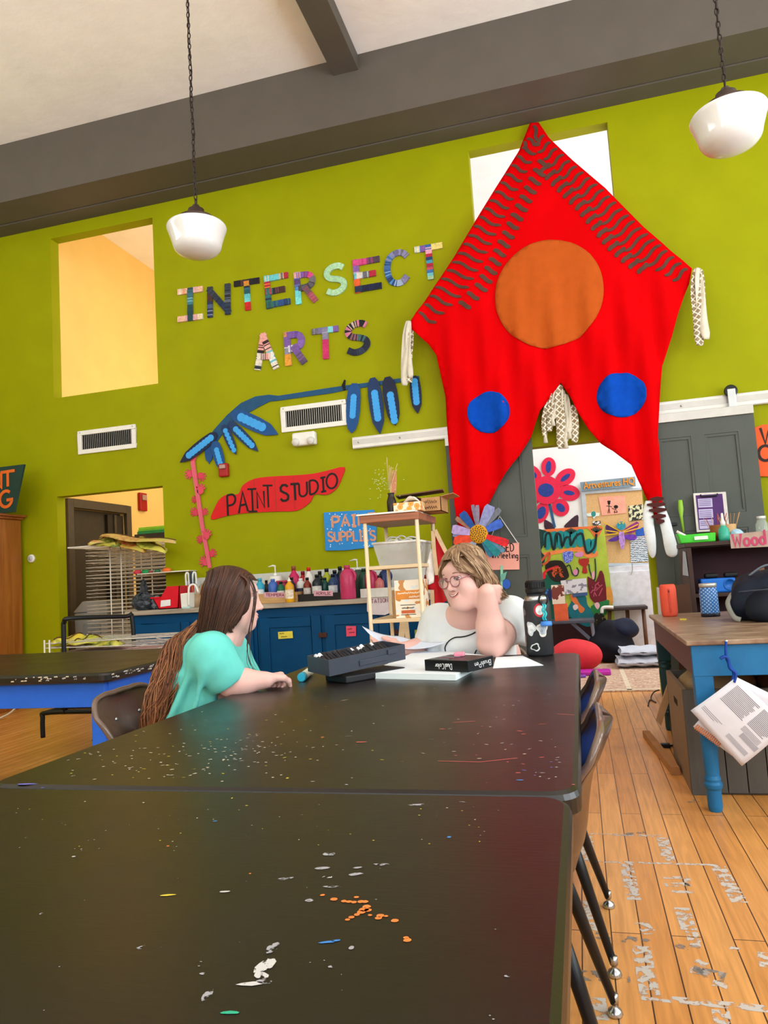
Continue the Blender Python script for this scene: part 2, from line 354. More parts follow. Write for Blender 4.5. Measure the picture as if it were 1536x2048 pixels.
def worn_paint(col, thr=0.5, scale=60, name='worn_paint'):
    """broken, flaked paint: noise decides where the flakes are left"""
    m = bpy.data.materials.new(name); m.use_nodes = True; nt = m.node_tree; b = nt.nodes['Principled BSDF']; N = nt.nodes.new; L = nt.links.new
    tc = N('ShaderNodeTexCoord'); nz = N('ShaderNodeTexNoise'); nz.inputs['Scale'].default_value = scale; nz.inputs['Detail'].default_value = 6; L(tc.outputs['Object'], nz.inputs['Vector'])
    cr = N('ShaderNodeValToRGB'); cr.color_ramp.elements[0].position = thr - 0.03; cr.color_ramp.elements[1].position = thr + 0.05; L(nz.outputs['Fac'], cr.inputs[0]); L(cr.outputs[0], b.inputs['Alpha'])
    b.inputs['Base Color'].default_value = lin(col); b.inputs['Roughness'].default_value = 0.7
    return m
fb = MB(); M_plank = plank_material(); fb.use(M_plank)
fb.face([(XL, YB, 0), (XR, YB, 0), (XR, 6.5, 0), (XL, 6.5, 0)])
M_flk = worn_paint('#cfc5bb', 0.47, 42); M_flk2 = worn_paint('#8a827c', 0.54, 35); fb.use(M_flk)
def mark(p, q, wd, m):
    fb.use(m); a = at(*p, Z=0.0006); b = at(*q, Z=0.0006); s = (b - a).cross(Vector((0, 0, 1))).normalized() * wd / 2
    fb.face([a - s, b - s, b + s, a + s])
for p, q, wd in [((1172, 1668), (1325, 1672), .02), ((1325, 1675), (1338, 1722), .045), ((1172, 1672), (1178, 1722), .05), ((1178, 1722), (1432, 1730), .016), ((1434, 1730), (1480, 1805), .05),
                 ((1252, 1726), (1268, 1800), .045), ((1326, 1755), (1376, 1755), .02), ((1330, 1770), (1378, 1768), .03), ((1344, 1783), (1388, 1784), .02), ((1374, 1755), (1376, 1772), .02), ((1176, 1800), (1190, 1862), .035),
                 ((1363, 1815), (1378, 1860), .045), ((1383, 1862), (1392, 1895), .035), ((1282, 1845), (1302, 1868), .04), ((1282, 1892), (1300, 1990), .05), ((1282, 1993), (1536, 2018), .03), ((1190, 1995), (1197, 2040), .05), ((1390, 1922), (1415, 1930), .03),
                 ((1380, 1940), (1450, 1950), .03), ((1425, 1965), (1455, 1972), .03), ((1440, 2020), (1447, 2048), .04), ((1530, 1905), (1536, 1935), .04), ((1540, 2022), (1640, 2035), .03), ((1460, 1895), (1480, 1900), .02)]:
    mark(p, q, wd, M_flk)
for p, q, wd in [((1190, 1870), (1300, 1885), .04), ((1350, 1890), (1400, 1898), .03), ((1160, 1950), (1260, 1955), .05), ((1385, 1940), (1450, 1955), .05), ((1205, 1570), (1216, 1570), .012), ((1240, 1670), (1290, 1665), .03), ((1380, 1600), (1390, 1605), .05)]:
    mark(p, q, wd, M_flk2)
struct(fb.build('floor', loc=(0, 0, 0)))
bpy.data.objects['floor_slab'].name = 'floor_base'

# big beam along the top of the wall, cross beam on the ceiling
mb = MB(); mb.box((XL, 5.78, 5.03), (XR, 6.14, ZC)); mb.box((XL, 6.15, 5.022), (XR, YW, ZC)); mb.box((XL, 6.13, 5.05), (XR, 6.16, ZC))
struct(mb.build('trim_1', M_beam, bevel=0.004))
struct(MB().box((-1.726, YB, 5.49), (-1.494, 5.785, ZC)).build('trim_2', M_beam, bevel=0.004))
mb = MB(); mb.box((-3.9, YW - 0.015, 0), (-.665, YW, 0.16)); mb.box((.565, YW - 0.015, 0), (XR, YW, 0.16)); struct(mb.build('baseboard_back', M_trimg))

# hall behind the left-hand openings: yellow side wall with a dark door in it
mb = MB()
DY0, DY1, DZ = 7.03, 8.03, 2.09
T90 = Matrix(((0, -1, 0, 0), (1, 0, 0, 0), (0, 0, 1, 0), (0, 0, 0, 1)))
wall_with_holes('wall_hall_left', YW + 0.125, 11.0, 0, ZC, 5.5, 5.62, [(DY0, DY1, -1, DZ)], (M_yellow, M_yellow), T90)
struct(MB().box((-5.5, 10.9, 0), (-2.9, 11.0, ZC)).build('wall_hall_back', M_yellow))
struct(MB().box((-3.0, YW + 0.125, 0), (-2.9, 10.9, ZC)).build('wall_hall_right', M_white))
struct(MB().box((-5.62, YW + 0.13, -0.1), (-3.0, 11.0, 0)).build('floor_hall', mat('#7c5a38', 0.5)))
M_dk = mat('#4a4234', 0.5); M_dk2 = mat('#2b251c', 0.6)
mb = MB(); fr = 0.1
for (a, b, c, d) in [(DY0 - fr, DY0, 0, DZ + fr), (DY1, DY1 + fr, 0, DZ + fr), (DY0, DY1, DZ, DZ + fr)]: mb.box((-5.515, a, c), (-5.46, b, d))
struct(mb.build('trim_3', M_dk, bevel=0.004))
mb = MB(); mb.use(mat('#3a3428', 0.6)); mb.box((-5.62, DY0, 0), (-5.56, DY1, DZ)); mb.use(M_dk2); mb.box((-5.56, 7.72, 0), (-5.52, DY1, DZ - 0.03)); mb.use(M_dk); mb.box((-5.53, 7.83, 0), (-5.5, 7.87, DZ - 0.03))
struct(mb.build('door_1'))

# white art office behind the doorway
YO = 9.4
struct(MB().box((-2.6, YO, 0), (2.6, YO + 0.1, ZC)).build('wall_office_back', M_white))
struct(MB().box((-2.7, YW + 0.13, 0), (-2.6, YO, ZC)).build('wall_office_left', M_white))
struct(MB().box((2.6, YW + 0.13, 0), (2.7, YO, ZC)).build('wall_office_right', M_white))
struct(MB().box((-2.7, 6.5, -0.1), (2.7, YO + 0.1, 0.0)).build('floor_office', M_plank))
# ================================================================== BIG TABLES
def tabletop_material(c='#1b1613'):
    m = bpy.data.materials.new('glossy_black_tabletop'); m.use_nodes = True; nt = m.node_tree; b = nt.nodes['Principled BSDF']; N = nt.nodes.new; L = nt.links.new
    tc = N('ShaderNodeTexCoord'); nz = N('ShaderNodeTexNoise'); nz.inputs['Scale'].default_value = 5; nz.inputs['Detail'].default_value = 8; L(tc.outputs['Object'], nz.inputs['Vector'])
    cr = N('ShaderNodeValToRGB'); cr.color_ramp.elements[0].color = lin('#120e0c'); cr.color_ramp.elements[1].color = lin('#1e1815'); L(nz.outputs['Fac'], cr.inputs[0]); L(cr.outputs[0], b.inputs['Base Color'])
    r = N('ShaderNodeMapRange'); r.inputs[3].default_value = 0.26; r.inputs[4].default_value = 0.44; L(nz.outputs['Fac'], r.inputs[0]); L(r.outputs[0], b.inputs['Roughness'])
    mp = N('ShaderNodeMapping'); mp.inputs['Scale'].default_value = (8, 60, 8); L(tc.outputs['Object'], mp.inputs[0]); n2 = N('ShaderNodeTexNoise'); n2.inputs['Scale'].default_value = 3; n2.inputs['Detail'].default_value = 6; L(mp.outputs[0], n2.inputs['Vector'])
    bp = N('ShaderNodeBump'); bp.inputs['Strength'].default_value = 0.06; bp.inputs['Distance'].default_value = 0.004; L(n2.outputs['Fac'], bp.inputs['Height']); L(bp.outputs[0], b.inputs['Normal'])
    return m
M_top = tabletop_material(); M_blue = mat('#2468de', 0.4, var=0.06, name='bright_blue_table_paint')
def rrect(x0, x1, y0, y1, z, r, n=6):
    pts = []
    for cx, cy, a in ((x1 - r, y1 - r, 0), (x0 + r, y1 - r, 90), (x0 + r, y0 + r, 180), (x1 - r, y0 + r, 270)):
        pts += [Vector((cx + r * math.cos(math.radians(a + 90 * i / n)), cy + r * math.sin(math.radians(a + 90 * i / n)), z)) for i in range(n + 1)]
    return pts
def big_table(x0, x1, y0, y1, label, flecks=None, h=0.75, th=0.042):
    t = thing('work_table', label, 'table', ((x0 + x1) / 2, (y0 + y1) / 2, 0))
    mb = MB(); mb.use(M_top); e = 0.008
    loops = [rrect(x0 + e, x1 - e, y0 + e, y1 - e, h - th, 0.04), rrect(x0, x1, y0, y1, h - th + e, 0.045), rrect(x0, x1, y0, y1, h - 0.012, 0.045), rrect(x0 + 0.003, x1 - 0.003, y0 + 0.003, y1 - 0.003, h - 0.004, 0.043), rrect(x0 + 0.011, x1 - 0.011, y0 + 0.011, y1 - 0.011, h, 0.036)]
    vs = [[mb.bm.verts.new(p) for p in lp] for lp in loops]
    for A, B in zip(vs, vs[1:]):
        for i in range(len(A)): mb.quads([(0, 1, 2, 3)], [A[i], A[(i + 1) % len(A)], B[(i + 1) % len(A)], B[i]])
    mb.quads([tuple(range(len(vs[0])))], list(reversed(vs[0]))); mb.quads([tuple(range(len(vs[-1])))], vs[-1])
    if flecks: flecks(mb, h + 0.0005)
    mb.build('tabletop', parent=t, weld=False)
    ap = MB(); i = 0.06
    for lo, hi in (((x0 + i, y0 + i, h - 0.155), (x1 - i, y0 + i + 0.025, h - th)), ((x0 + i, y1 - i - 0.025, h - 0.155), (x1 - i, y1 - i, h - th)), ((x0 + i, y0 + i + 0.025, h - 0.155), (x0 + i + 0.025, y1 - i - 0.025, h - th)), ((x1 - i - 0.025, y0 + i + 0.025, h - 0.155), (x1 - i, y1 - i - 0.025, h - th))): ap.box(lo, hi)
    ap.build('apron', M_blue, t, bevel=0.003)
    for lx in (x0 + i + 0.005, x1 - i - 0.075):
        for ly in (y0 + i + 0.005, y1 - i - 0.075): MB().box((lx, ly, 0), (lx + 0.07, ly + 0.07, h - 0.1)).build('leg', M_blue, t, bevel=0.004)
    return t
FLK = {k: mat(v, 0.6, name='dried_paint_' + k) for k, v in dict(cream='#d8ccb4', white='#b9b7b4', yellow='#c9b43e', orange='#e57b3a', red='#c9605a', blue='#3f7fc4', violet='#6a66b8', green='#2fa37e', grey='#8f8d90').items()}
FLK['grey'] = worn_paint('#9a989c', .46, 130, 'chipped_grey_paint'); FLK['white'] = worn_paint('#c2c0bd', .42, 150, 'chipped_white_paint')
def fleck(mb, c, z, px, py, l, w, ang, jag=0.35, n=8):
    p = at(px, py, Z=z); mb.use(FLK[c]); R = rotz(ang)
    mb.face([p + R @ Vector((l / 2 * math.cos(2 * math.pi * i / n) * random.uniform(1 - jag, 1), w / 2 * math.sin(2 * math.pi * i / n) * random.uniform(1 - jag, 1), 0)) for i in range(n)])
def flecks_far(mb, z):
    rnd = random.Random(3)
    def scatter(n, cx, cy, sx, sy, cols):
        k = 0
        while k < n:
            px, py = rnd.gauss(cx, sx), rnd.gauss(cy, sy)
            p = at(px, py, Z=z)
            if not (-1.05 < p.x < -0.06 and 1.16 < p.y < 2.85): continue
            fleck(mb, rnd.choice(cols), z, px, py, rnd.uniform(.003, .012), rnd.uniform(.002, .005), rnd.uniform(-.5, .9)); k += 1
    scatter(90, 330, 1510, 140, 32, ['cream', 'cream', 'white', 'yellow'])
    scatter(60, 480, 1500, 70, 25, ['cream', 'white', 'cream'])
    scatter(40, 620, 1470, 120, 45, ['cream', 'yellow', 'white'])
    scatter(30, 1000, 1480, 90, 40, ['red', 'red', 'cream', 'grey'])
    scatter(16, 1060, 1380, 60, 20, ['grey', 'white']); scatter(12, 1090, 1540, 30, 18, ['white', 'grey', 'violet'])
    for c, px, py, l, w, a in [('violet', 52, 1568, .05, .01, .1), ('red', 722, 1484, .03, .007, .1), ('orange', 645, 1474, .012, .004, .2), ('grey', 700, 1472, .07, .002, .1), ('red', 1085, 1448, .02, .004, .1), ('red', 1040, 1462, .02, .005, -.4), ('red', 1047, 1468, .014, .005, -.1), ('red', 885, 1458, .015, .005, 0), ('yellow', 575, 1556, .007, .009, 0), ('white', 692, 1569, .012, .004, 0), ('blue', 1040, 1560, .014, .006, 0), ('red', 1147, 1569, .006, .004, 0), ('white', 1113, 1534, .005, .005, 0), ('white', 1080, 1553, .004, .004, 0), ('cream', 690, 1400, .04, .002, .9)]:
        fleck(mb, c, z, px, py, l, w, a)
    mb.use(FLK['red'])
    for a, b in (((876, 1522), (960, 1524)), ((960, 1524), (1035, 1516)), ((1115, 1428), (1150, 1430)), ((905, 1445), (950, 1442))): ribbon(mb, [at(*a, Z=z), at(*b, Z=z)], 0.0016, (0, 0, 1), 0.0002)
def flecks_near(mb, z):
    for c, px, py, l, w, a in [('grey', 840, 1609, .05, .010, .15), ('grey', 925, 1604, .012, .005, 0), ('blue', 898, 1674, .006, .008, 0), ('orange', 336, 1692, .005, .004, 0), ('white', 147, 1713, .006, .005, 0), ('orange', 500, 1747, .004, .004, 0), ('yellow', 335, 1790, .022, .005, .25), ('yellow', 464, 1596, .004, .006, 0), ('yellow', 493, 1611, .006, .003, .2), ('blue', 430, 1642, .008, .004, .2), ('cream', 170, 1603, .004, .004, 0), ('cream', 287, 1605, .005, .004, 0),
                               ('grey', 656, 1708, .020, .014, .2), ('grey', 645, 1736, .022, .010, .3), ('white', 655, 1754, .014, .007, .2), ('grey', 712, 1748, .024, .009, .5), ('grey', 760, 1729, .034, .009, .15), ('grey', 715, 1735, .012, .006, .3), ('grey', 570, 1757, .026, .008, .4), ('grey', 663, 1773, .026, .006, .1), ('grey', 618, 1801, .010, .009, .1), ('white', 449, 1783, .014, .005, .2),
                               ('grey', 545, 1895, .012, .03, -.1), ('white', 530, 1930, .018, .03, -.35), ('white', 522, 1950, .02, .012, -.3), ('white', 505, 1967, .03, .007, .25), ('grey', 530, 1962, .016, .01, .1), ('grey', 415, 1990, .01, .02, 0), ('grey', 405, 1947, .007, .005, 0), ('blue', 655, 1884, .018, .005, .3), ('blue', 672, 1881, .012, .004, .3), ('green', 460, 2025, .020, .005, .2), ('grey', 703, 1895, .006, .008, 0), ('grey', 660, 1933, .004, .004, 0), ('grey', 282, 1895, .012, .008, .8), ('grey', 1015, 1952, .007, .004, 0), ('grey', 83, 1827, .005, .005, 0), ('violet', 85, 1575, .01, .004, 0)]:
        fleck(mb, c, z, px, py, l, w, a)
    for px, py, r in [(645, 1790, .006), (668, 1798, .009), (688, 1802, .007), (698, 1803, .007), (708, 1804, .007), (713, 1794, .006), (722, 1803, .008), (730, 1803, .008), (733, 1813, .010), (728, 1819, .011), (722, 1824, .010), (736, 1820, .009), (714, 1829, .007), (703, 1834, .007), (695, 1839, .006), (761, 1831, .009), (757, 1836, .008), (772, 1832, .005), (790, 1841, .009), (815, 1880, .009), (812, 1875, .006), (740, 1830, .005)]:
        fleck(mb, 'orange', z, px, py, r, r * .9, 0, .2)
    rnd = random.Random(5)
    for k in range(60):
        fleck(mb, rnd.choice(['cream', 'grey', 'yellow', 'grey']), z, rnd.uniform(20, 1000), rnd.uniform(1605, 1700), rnd.uniform(.0015, .004), rnd.uniform(.0015, .003), 0)
    for k in range(30): fleck(mb, 'grey', z, rnd.uniform(20, 1100), rnd.uniform(1700, 2040), rnd.uniform(.001, .003), .0015, 0)
big_table(-1.083, -0.027, 1.122, 2.918, 'long black-topped work table the two people sit at, white paint flecks over its top', flecks_far)
big_table(-1.095, -0.038, -0.68, 1.116, 'nearest black-topped work table, butted to the other, with orange paint drips', flecks_near)
def flecks_left(mb, z):
    rnd = random.Random(8)
    for k in range(70):
        x = rnd.uniform(-3.5, -2.05); mb.use(FLK[rnd.choice(['white', 'grey', 'cream'])])
        p = Vector((x, 2.745 - 0.0, 0.75 - rnd.uniform(.012, .03))); w = rnd.uniform(.003, .012); mb.face([p + Vector((-w, -.0004, 0)), p + Vector((w, -.0004, 0)), p + Vector((w * .8, -.0004, .005)), p + Vector((-w * .7, -.0004, .004))])
    for k in range(60):
        y = rnd.uniform(2.78, 3.7); mb.use(FLK[rnd.choice(['white', 'grey', 'cream'])])
        p = Vector((-1.985 + .0006, y, 0.75 - rnd.uniform(.012, .03))); w = rnd.uniform(.004, .016); mb.face([p + Vector((0, -w, 0)), p + Vector((0, w, 0)), p + Vector((0, w * .8, .006)), p + Vector((0, -w * .7, .005))])
big_table(-3.7, -1.985, 2.745, 3.86, 'bright blue work table with chipped black top at the left, no one at it', flecks_left)

# ------------------------------------------------------------------ shell chairs
M_shell = mat('#4c372e', 0.25, var=0.08, name='brown_plastic_shell'); M_pad = mat('#16306e', 0.8, var=0.1, bump=0.3, bscale=250, name='blue_seat_pad')
M_blackmetal = mat('#14161a', 0.35, var=0.1, name='black_tube'); M_steel = mat('#b9bbbd', 0.28, 1.0, var=0.05, name='steel')
PROF = [(-0.21, 0.425, .19), (-0.19, 0.448, .205), (-0.10, 0.445, .212), (0.0, 0.43, .21), (0.08, 0.425, .20), (0.15, 0.435, .19), (0.195, 0.47, .18), (0.212, 0.52, .176), (0.222, 0.58, .178), (0.236, 0.64, .192), (0.254, 0.68, .197), (0.270, 0.712, .18), (0.280, 0.730, .145), (0.284, 0.738, .085), (0.285, 0.741, .02)]
def shell_chair(name, label, loc, face_deg, pad=False, wide=1.0, rivets=True, group=None):
    """local +u = towards the back, v = sideways"""
    t = thing(name, label, 'chair', loc, group); a = math.radians(face_deg); ub = Vector((-math.cos(a), -math.sin(a), 0)); vb = Vector((-ub.y, ub.x, 0)); O = Vector(loc)
    prof = smoothpath([Vector(p) for p in PROF], 4)
    def sh(off, kw=1.0, s0=0.0, s1=1.0):
        def fn(i, j):
            f = (s0 + (s1 - s0) * i) * (len(prof) - 1); k = min(int(f), len(prof) - 2); p = prof[k].lerp(prof[k + 1], f - k)
            tn = (prof[k + 1] - prof[k]); nx, nz = -tn.y, tn.x; l = math.hypot(nx, nz) or 1; nx /= l; nz /= l
            v = (j * 2 - 1); w = p.z * wide * kw
            cz = max(0.0, min(1.0, (p.y - .56) / .12)); curl = (0.05 - .030 * cz) * abs(v) ** 2.2 if p.y > 0.46 else 0.02 * abs(v) ** 3
            return O + ub * (p.x + nx * (off + curl)) + vb * (v * w) + Vector((0, 0, p.y + nz * (off + curl)))
        return fn
    s = MB().grid(sh(0), 40, 17).build('seat_shell', M_shell, t, smooth=True)
    sm = s.modifiers.new('solid', 'SOLIDIFY'); sm.thickness = 0.011; sm.offset = 0; bv = s.modifiers.new('bevel', 'BEVEL'); bv.width = 0.004; bv.segments = 2; bv.limit_method = 'ANGLE'; bv.angle_limit = 0.9
    e = sh(0.004); n = len(prof); rim = [e(k / (n - 1), 0) for k in range(20, n)] + [e(k / (n - 1), 1) for k in range(n - 1, 19, -1)]
    MB().tube(rim, 0.0085, n=8).build('rolled_rim', mat('#6b574b', 0.2, var=0.08, spec=0.5), s, smooth=True)
    if pad:
        q = MB().grid(sh(0.016, 0.84, 0.03, 0.60), 30, 11).build('seat_pad', M_pad, t, smooth=True); sm = q.modifiers.new('solid', 'SOLIDIFY'); sm.thickness = 0.016; sm.offset = 0
    if rivets:
        for v in (-0.075, 0.075):
            p = O + ub * (0.226 + 0.012) + vb * v + Vector((0, 0, 0.665)); MB().sph(p, (0.007,) * 3, nu=10, nv=6).build('rivet', M_steel, s, smooth=True)
    fr = MB()
    for v in (-0.13, 0.13): fr.tube([O + ub * x + vb * v + Vector((0, 0, 0.405)) for x in (-0.17, 0.17)], 0.011)
    for x in (-0.12, 0.12): fr.tube([O + ub * x + vb * v + Vector((0, 0, 0.405)) for v in (-0.14, 0.14)], 0.011)
    fr.build('seat_frame', M_blackmetal, t, smooth=True)
    for u in (-1, 1):
        for v in (-1, 1):
            top = O + ub * (u * 0.13) + vb * (v * 0.13) + Vector((0, 0, 0.41)); ft = O + ub * (u * 0.24) + vb * (v * 0.2) + Vector((0, 0, 0.03))
            l = MB().tube([top, top.lerp(ft, 0.4), ft], [0.0125, 0.0155, 0.010], n=12).build('leg', M_blackmetal, t, smooth=True)
            MB().lathe([(0.0, 0.052), (0.0105, 0.05), (0.0105, 0.03), (0.007, 0.028), (0.007, 0.02), (0.016, 0.014), (0.019, 0.004), (0.017, 0.0), (0, 0)], (ft.x, ft.y, 0), n=14).build('glide', M_steel, l, smooth=True)
    return t
shell_chair('shell_chair', 'brown shell chair the long-haired girl sits on, two rivets in its back', (-1.235, 2.16, 0.02), 6, wide=1.0)
shell_chair('shell_chair', 'nearer of the two brown and blue chairs tucked under the right table edge', (-0.247, 1.715, 0), 180, pad=True, rivets=False)
shell_chair('shell_chair', 'farther of the two brown and blue chairs tucked under the right table edge', (-0.24, 2.29, 0), 180, pad=True, rivets=False)

# ------------------------------------------------------------------ pendant lamps
M_milk = mat('#dfe0e0', 0.12, var=0.01, spec=0.6, name='milk_glass'); M_bronze = mat('#4a3a33', 0.4, 0.6, var=0.1, name='bronze'); M_chain = mat('#3a3230', 0.45, 0.7, name='chain_iron')
def pendant(name, label, p, r=0.185):
    t = thing(name, label, 'lamp', (p.x, p.y, p.z))
    g = MB(); g.lathe([(0.0, -0.150), (0.04, -0.147), (0.09, -0.137), (0.125, -0.120), (0.142, -0.102), (0.150, -0.085), (0.153, -0.070), (0.160, -0.045), (0.174, 0.0), (0.184, 0.026), (0.187, 0.036), (0.183, 0.046), (0.165, 0.054), (0.13, 0.063), (0.108, 0.072), (0.102, 0.08), (0.102, 0.09), (0.095, 0.094), (0, 0.094)], (p.x, p.y, p.z), n=48)
    g.build('glass_globe', M_milk, t, smooth=True)
    MB().lathe([(0.085, 0.084), (0.112, 0.086), (0.112, 0.1), (0.09, 0.112), (0.06, 0.12), (0.052, 0.13), (0.05, 0.16), (0.03, 0.17), (0.02, 0.19), (0, 0.192)], (p.x, p.y, p.z), n=32).build('fitter', M_bronze, t, smooth=True)
    ch = MB(); z = p.z + 0.19; k = 0
    while z < ZC - 0.03:
        M = Vector((p.x, p.y, z + 0.022)); ax = Vector((1, 0, 0)) if k % 2 else Vector((0, 1, 0))
        ch.tube([M + ax * (0.0095 * math.cos(q)) + Vector((0, 0, 0.022 * math.sin(q))) for q in [2 * math.pi * i / 12 for i in range(12)]], 0.0034, n=6, closed=True); z += 0.0365; k += 1
    ch.build('chain', M_chain, t, smooth=True, weld=False)
    MB().tube([(p.x + 0.008 * math.sin(i * 1.1), p.y + 0.008 * math.cos(i * 0.9), p.z + 0.18 + (ZC - p.z - 0.2) * i / 30) for i in range(31)], 0.0035, n=6).build('cord', M_chain, t, smooth=True)
    MB().lathe([(0, 0), (0.07, 0), (0.07, -0.02), (0.03, -0.05), (0, -0.05)], (p.x, p.y, ZC)).build('canopy', M_bronze, t, smooth=True)
pendant('pendant_lamp', 'white schoolhouse glass pendant on a long chain, left of the wall lettering', at(394, 468, Y=4.02))
pendant('pendant_lamp', 'white schoolhouse glass pendant on a chain at the upper right, nearer the camera', at(1458, 246, Y=3.92))
# ================================================================== THINGS ON THE FAR WALL
def c1(x, y): return (320 + x / 2.56, 460 + y / 2.56)
def c4(x, y): return (340 + x / 3.491, 880 + y / 3.491)
# ---- yarn-wrapped letters
def yarn(c): return mat(c, 0.85, var=0.22, scale=70, bump=0.6, bscale=220, sheen=0.2)
EDGE_CARD = mat('#c8b58a', 0.8)
BLK = {
 'I': [[(0, 1), (1, 1)], [(0.5, 0.93), (0.5, 0.07)], [(0, 0), (1, 0)]],
 'N': [[(0.08, 0), (0.08, 1)], [(0.08, 0.95), (0.92, 0.05)], [(0.92, 0), (0.92, 1)]],
 'T': [[(0, 1), (1, 1)], [(0.5, 0.95), (0.5, 0)]],
 'E': [[(0.08, 0), (0.08, 1)], [(0.08, 0.97), (1, 0.97)], [(0.1, 0.5), (0.8, 0.5)], [(0.08, 0.03), (1, 0.03)]],
 'R': [[(0.1, 0), (0.1, 1)], [(0.1, 0.96), (0.55, 0.96), (0.82, 0.9), (0.92, 0.75), (0.84, 0.58), (0.6, 0.5), (0.15, 0.48)], [(0.5, 0.48), (0.95, 0)]],
 'S': [[(0.92, 0.9), (0.7, 1.0), (0.35, 0.99), (0.1, 0.86), (0.1, 0.68), (0.3, 0.56), (0.65, 0.48), (0.9, 0.36), (0.92, 0.18), (0.7, 0.03), (0.35, 0.0), (0.05, 0.12)]],
 'C': [[(0.95, 0.84), (0.78, 0.97), (0.5, 1.0), (0.2, 0.9), (0.06, 0.68), (0.05, 0.4), (0.18, 0.14), (0.42, 0.02), (0.7, 0.03), (0.95, 0.2)]],
 'A': [[(0.08, 0), (0.45, 1)], [(0.45, 1), (0.95, 0)], [(0.22, 0.33), (0.78, 0.33)]],
}
def yarn_letter(ch, label, bl, br, tl, cols, w=0.055, inset=0.5):
    bl = P(*c1(*bl)); br = P(*c1(*br)); tl = P(*c1(*tl)); ux = br - bl; uz = tl - bl
    ux = Vector((ux.x, 0, ux.z)); uz = Vector((uz.x, 0, uz.z)); lx, lz = ux.length, uz.length
    ex, ez = ux / lx, uz / lz; o = bl + ex * w * inset + ez * w * inset; lx -= w * inset * 2; lz -= w * inset * 2
    mb = MB(); rnd = random.Random(ch + label)
    for si, st in enumerate(BLK[ch]):
        pts = [o + ex * (p[0] * lx) + ez * (p[1] * lz) for p in st]
        if len(pts) == 2:   # square ends
            d = (pts[1] - pts[0]).normalized() * w * 0.45; pts = [pts[0] - d, pts[1] + d]
        if len(pts) > 3: pts = smoothpath(pts, 5)
        L = [0.0]
        for a, b in zip(pts, pts[1:]): L.append(L[-1] + (b - a).length)
        def pt(s):
            for i in range(len(pts) - 1):
                if s <= L[i + 1] or i == len(pts) - 2: return pts[i].lerp(pts[i + 1], (s - L[i]) / max(1e-9, L[i + 1] - L[i]))
        cl = cols[si % len(cols)]; n = max(6, int(L[-1] / 0.010)); off = 0.0016 * si
        fixed = NW
        for k in range(n):
            s0, s1 = L[-1] * k / n, L[-1] * (k + 1) / n; a, b = pt(s0), pt(s1); a2, b2 = pt(max(0, s0 - .01)), pt(min(L[-1], s0 + .01)); a3, b3 = pt(max(0, s1 - .01)), pt(min(L[-1], s1 + .01))
            h = w * (0.5 + rnd.uniform(0, 0.03)); sA = fixed.cross((b2 - a2).normalized()) * h; sB = fixed.cross((b3 - a3).normalized()) * h
            c = cl[min(len(cl) - 1, int(len(cl) * k / n))]
            if isinstance(c, tuple): c = rnd.choice(c)
            mb.use(yarn(c)); mb.prism([a + sA, b + sB, b - sB, a - sA], NW * (0.018 + off + rnd.uniform(0, .0015)))
    o_ = mb.build('yarn_letter', weld=False); tag(o_, label, 'letter'); return o_
PEACH, CREAM = '#e8b79a', '#ead9b0'
NAVY, TEAL, SKY, CRIM, PINK, PURP, MINT, GREY, ORNG, YELL, BRWN = '#1d2748', '#2f6d6a', '#6fc7cf', '#b3233c', '#d04a86', '#7d5aa6', '#a9d3ab', '#6d6a72', '#e87a2c', '#e6d27a', '#4a2c26'
yarn_letter('I', 'yarn-wrapped letter I of peach bars and teal stem, first letter of the upper word', (93, 475), (224, 458), (92, 308), [[(PEACH, '#f1d9c4'), (PEACH, '#e9a37c'), '#2c4a4e', ('#d9a3b4', PEACH), PEACH], [('#2f5d62', '#3b6f80'), ('#7fb3c0', '#3f7f8c'), '#244a50', '#1f3f45'], [PEACH, ('#d9a3b4', PEACH), '#24484c', ('#d9a3b4', PEACH), CREAM]])
yarn_letter('N', 'dark navy and black yarn-wrapped letter N on the green wall', (238, 455), (372, 433), (237, 296), [[('#7f8fb0', '#26304f'), ('#26304f', '#4c5a80'), BRWN, ('#2a2f3c', '#3d4a5a')], [('#23272f', '#353c4a'), ('#1c2f52', '#2a3350')], [('#2a3a55', '#20283a'), ('#23272f', '#5b6474'), ('#23272f', '#3c4552')]])
yarn_letter('T', 'yarn-wrapped letter T with black bar and red tip, third letter of the upper word', (388, 424), (520, 405), (380, 266), [['#161018', BRWN, '#1d1824', '#140f1c'], [(ORNG, '#c98a2c'), ('#23272f', '#2f5f78'), '#1f5560', '#63c3cc', '#6fd0d6', '#cf1f1f', '#c41c1c']])
yarn_letter('E', 'multicoloured yarn-wrapped letter E with aqua top bar and dark green stem', (540, 410), (672, 385), (526, 240), [[('#27545a', '#2f6d4a'), ('#23304a', '#2f6d6a'), ('#3b5a3a', '#27545a'), (CRIM, ORNG), (SKY, MINT)], [('#d9c7b0', SKY), SKY, '#69c9d4', ('#c8b58a', GREY), (CRIM, '#7d3a4a')], [('#b03a4a', TEAL), ('#23272f', '#7d3a4a'), BRWN], [('#2f6d4a', '#27545a'), ('#24487a', '#2f6d6a'), '#2b4f8c', ('#243a6a', TEAL)]])
yarn_letter('R', 'yarn-wrapped letter R with blue stem and magenta-grey bowl', (690, 388), (812, 368), (678, 222), [['#7fe0de', '#6fd0d6', ('#4aa3c8', '#5b6db0'), ('#4a6ab0', '#5a3f7a'), '#d9a3a4'], [('#d9a3a4', PURP), ('#8a3a7a', PURP), (PINK, '#a8327a'), ('#8a3a5a', GREY), ('#5c5560', '#3f3a42'), '#4d474c', '#4d474c'], [('#5c5560', '#8a4a5a'), ('#b05a6a', '#a3485c')]])
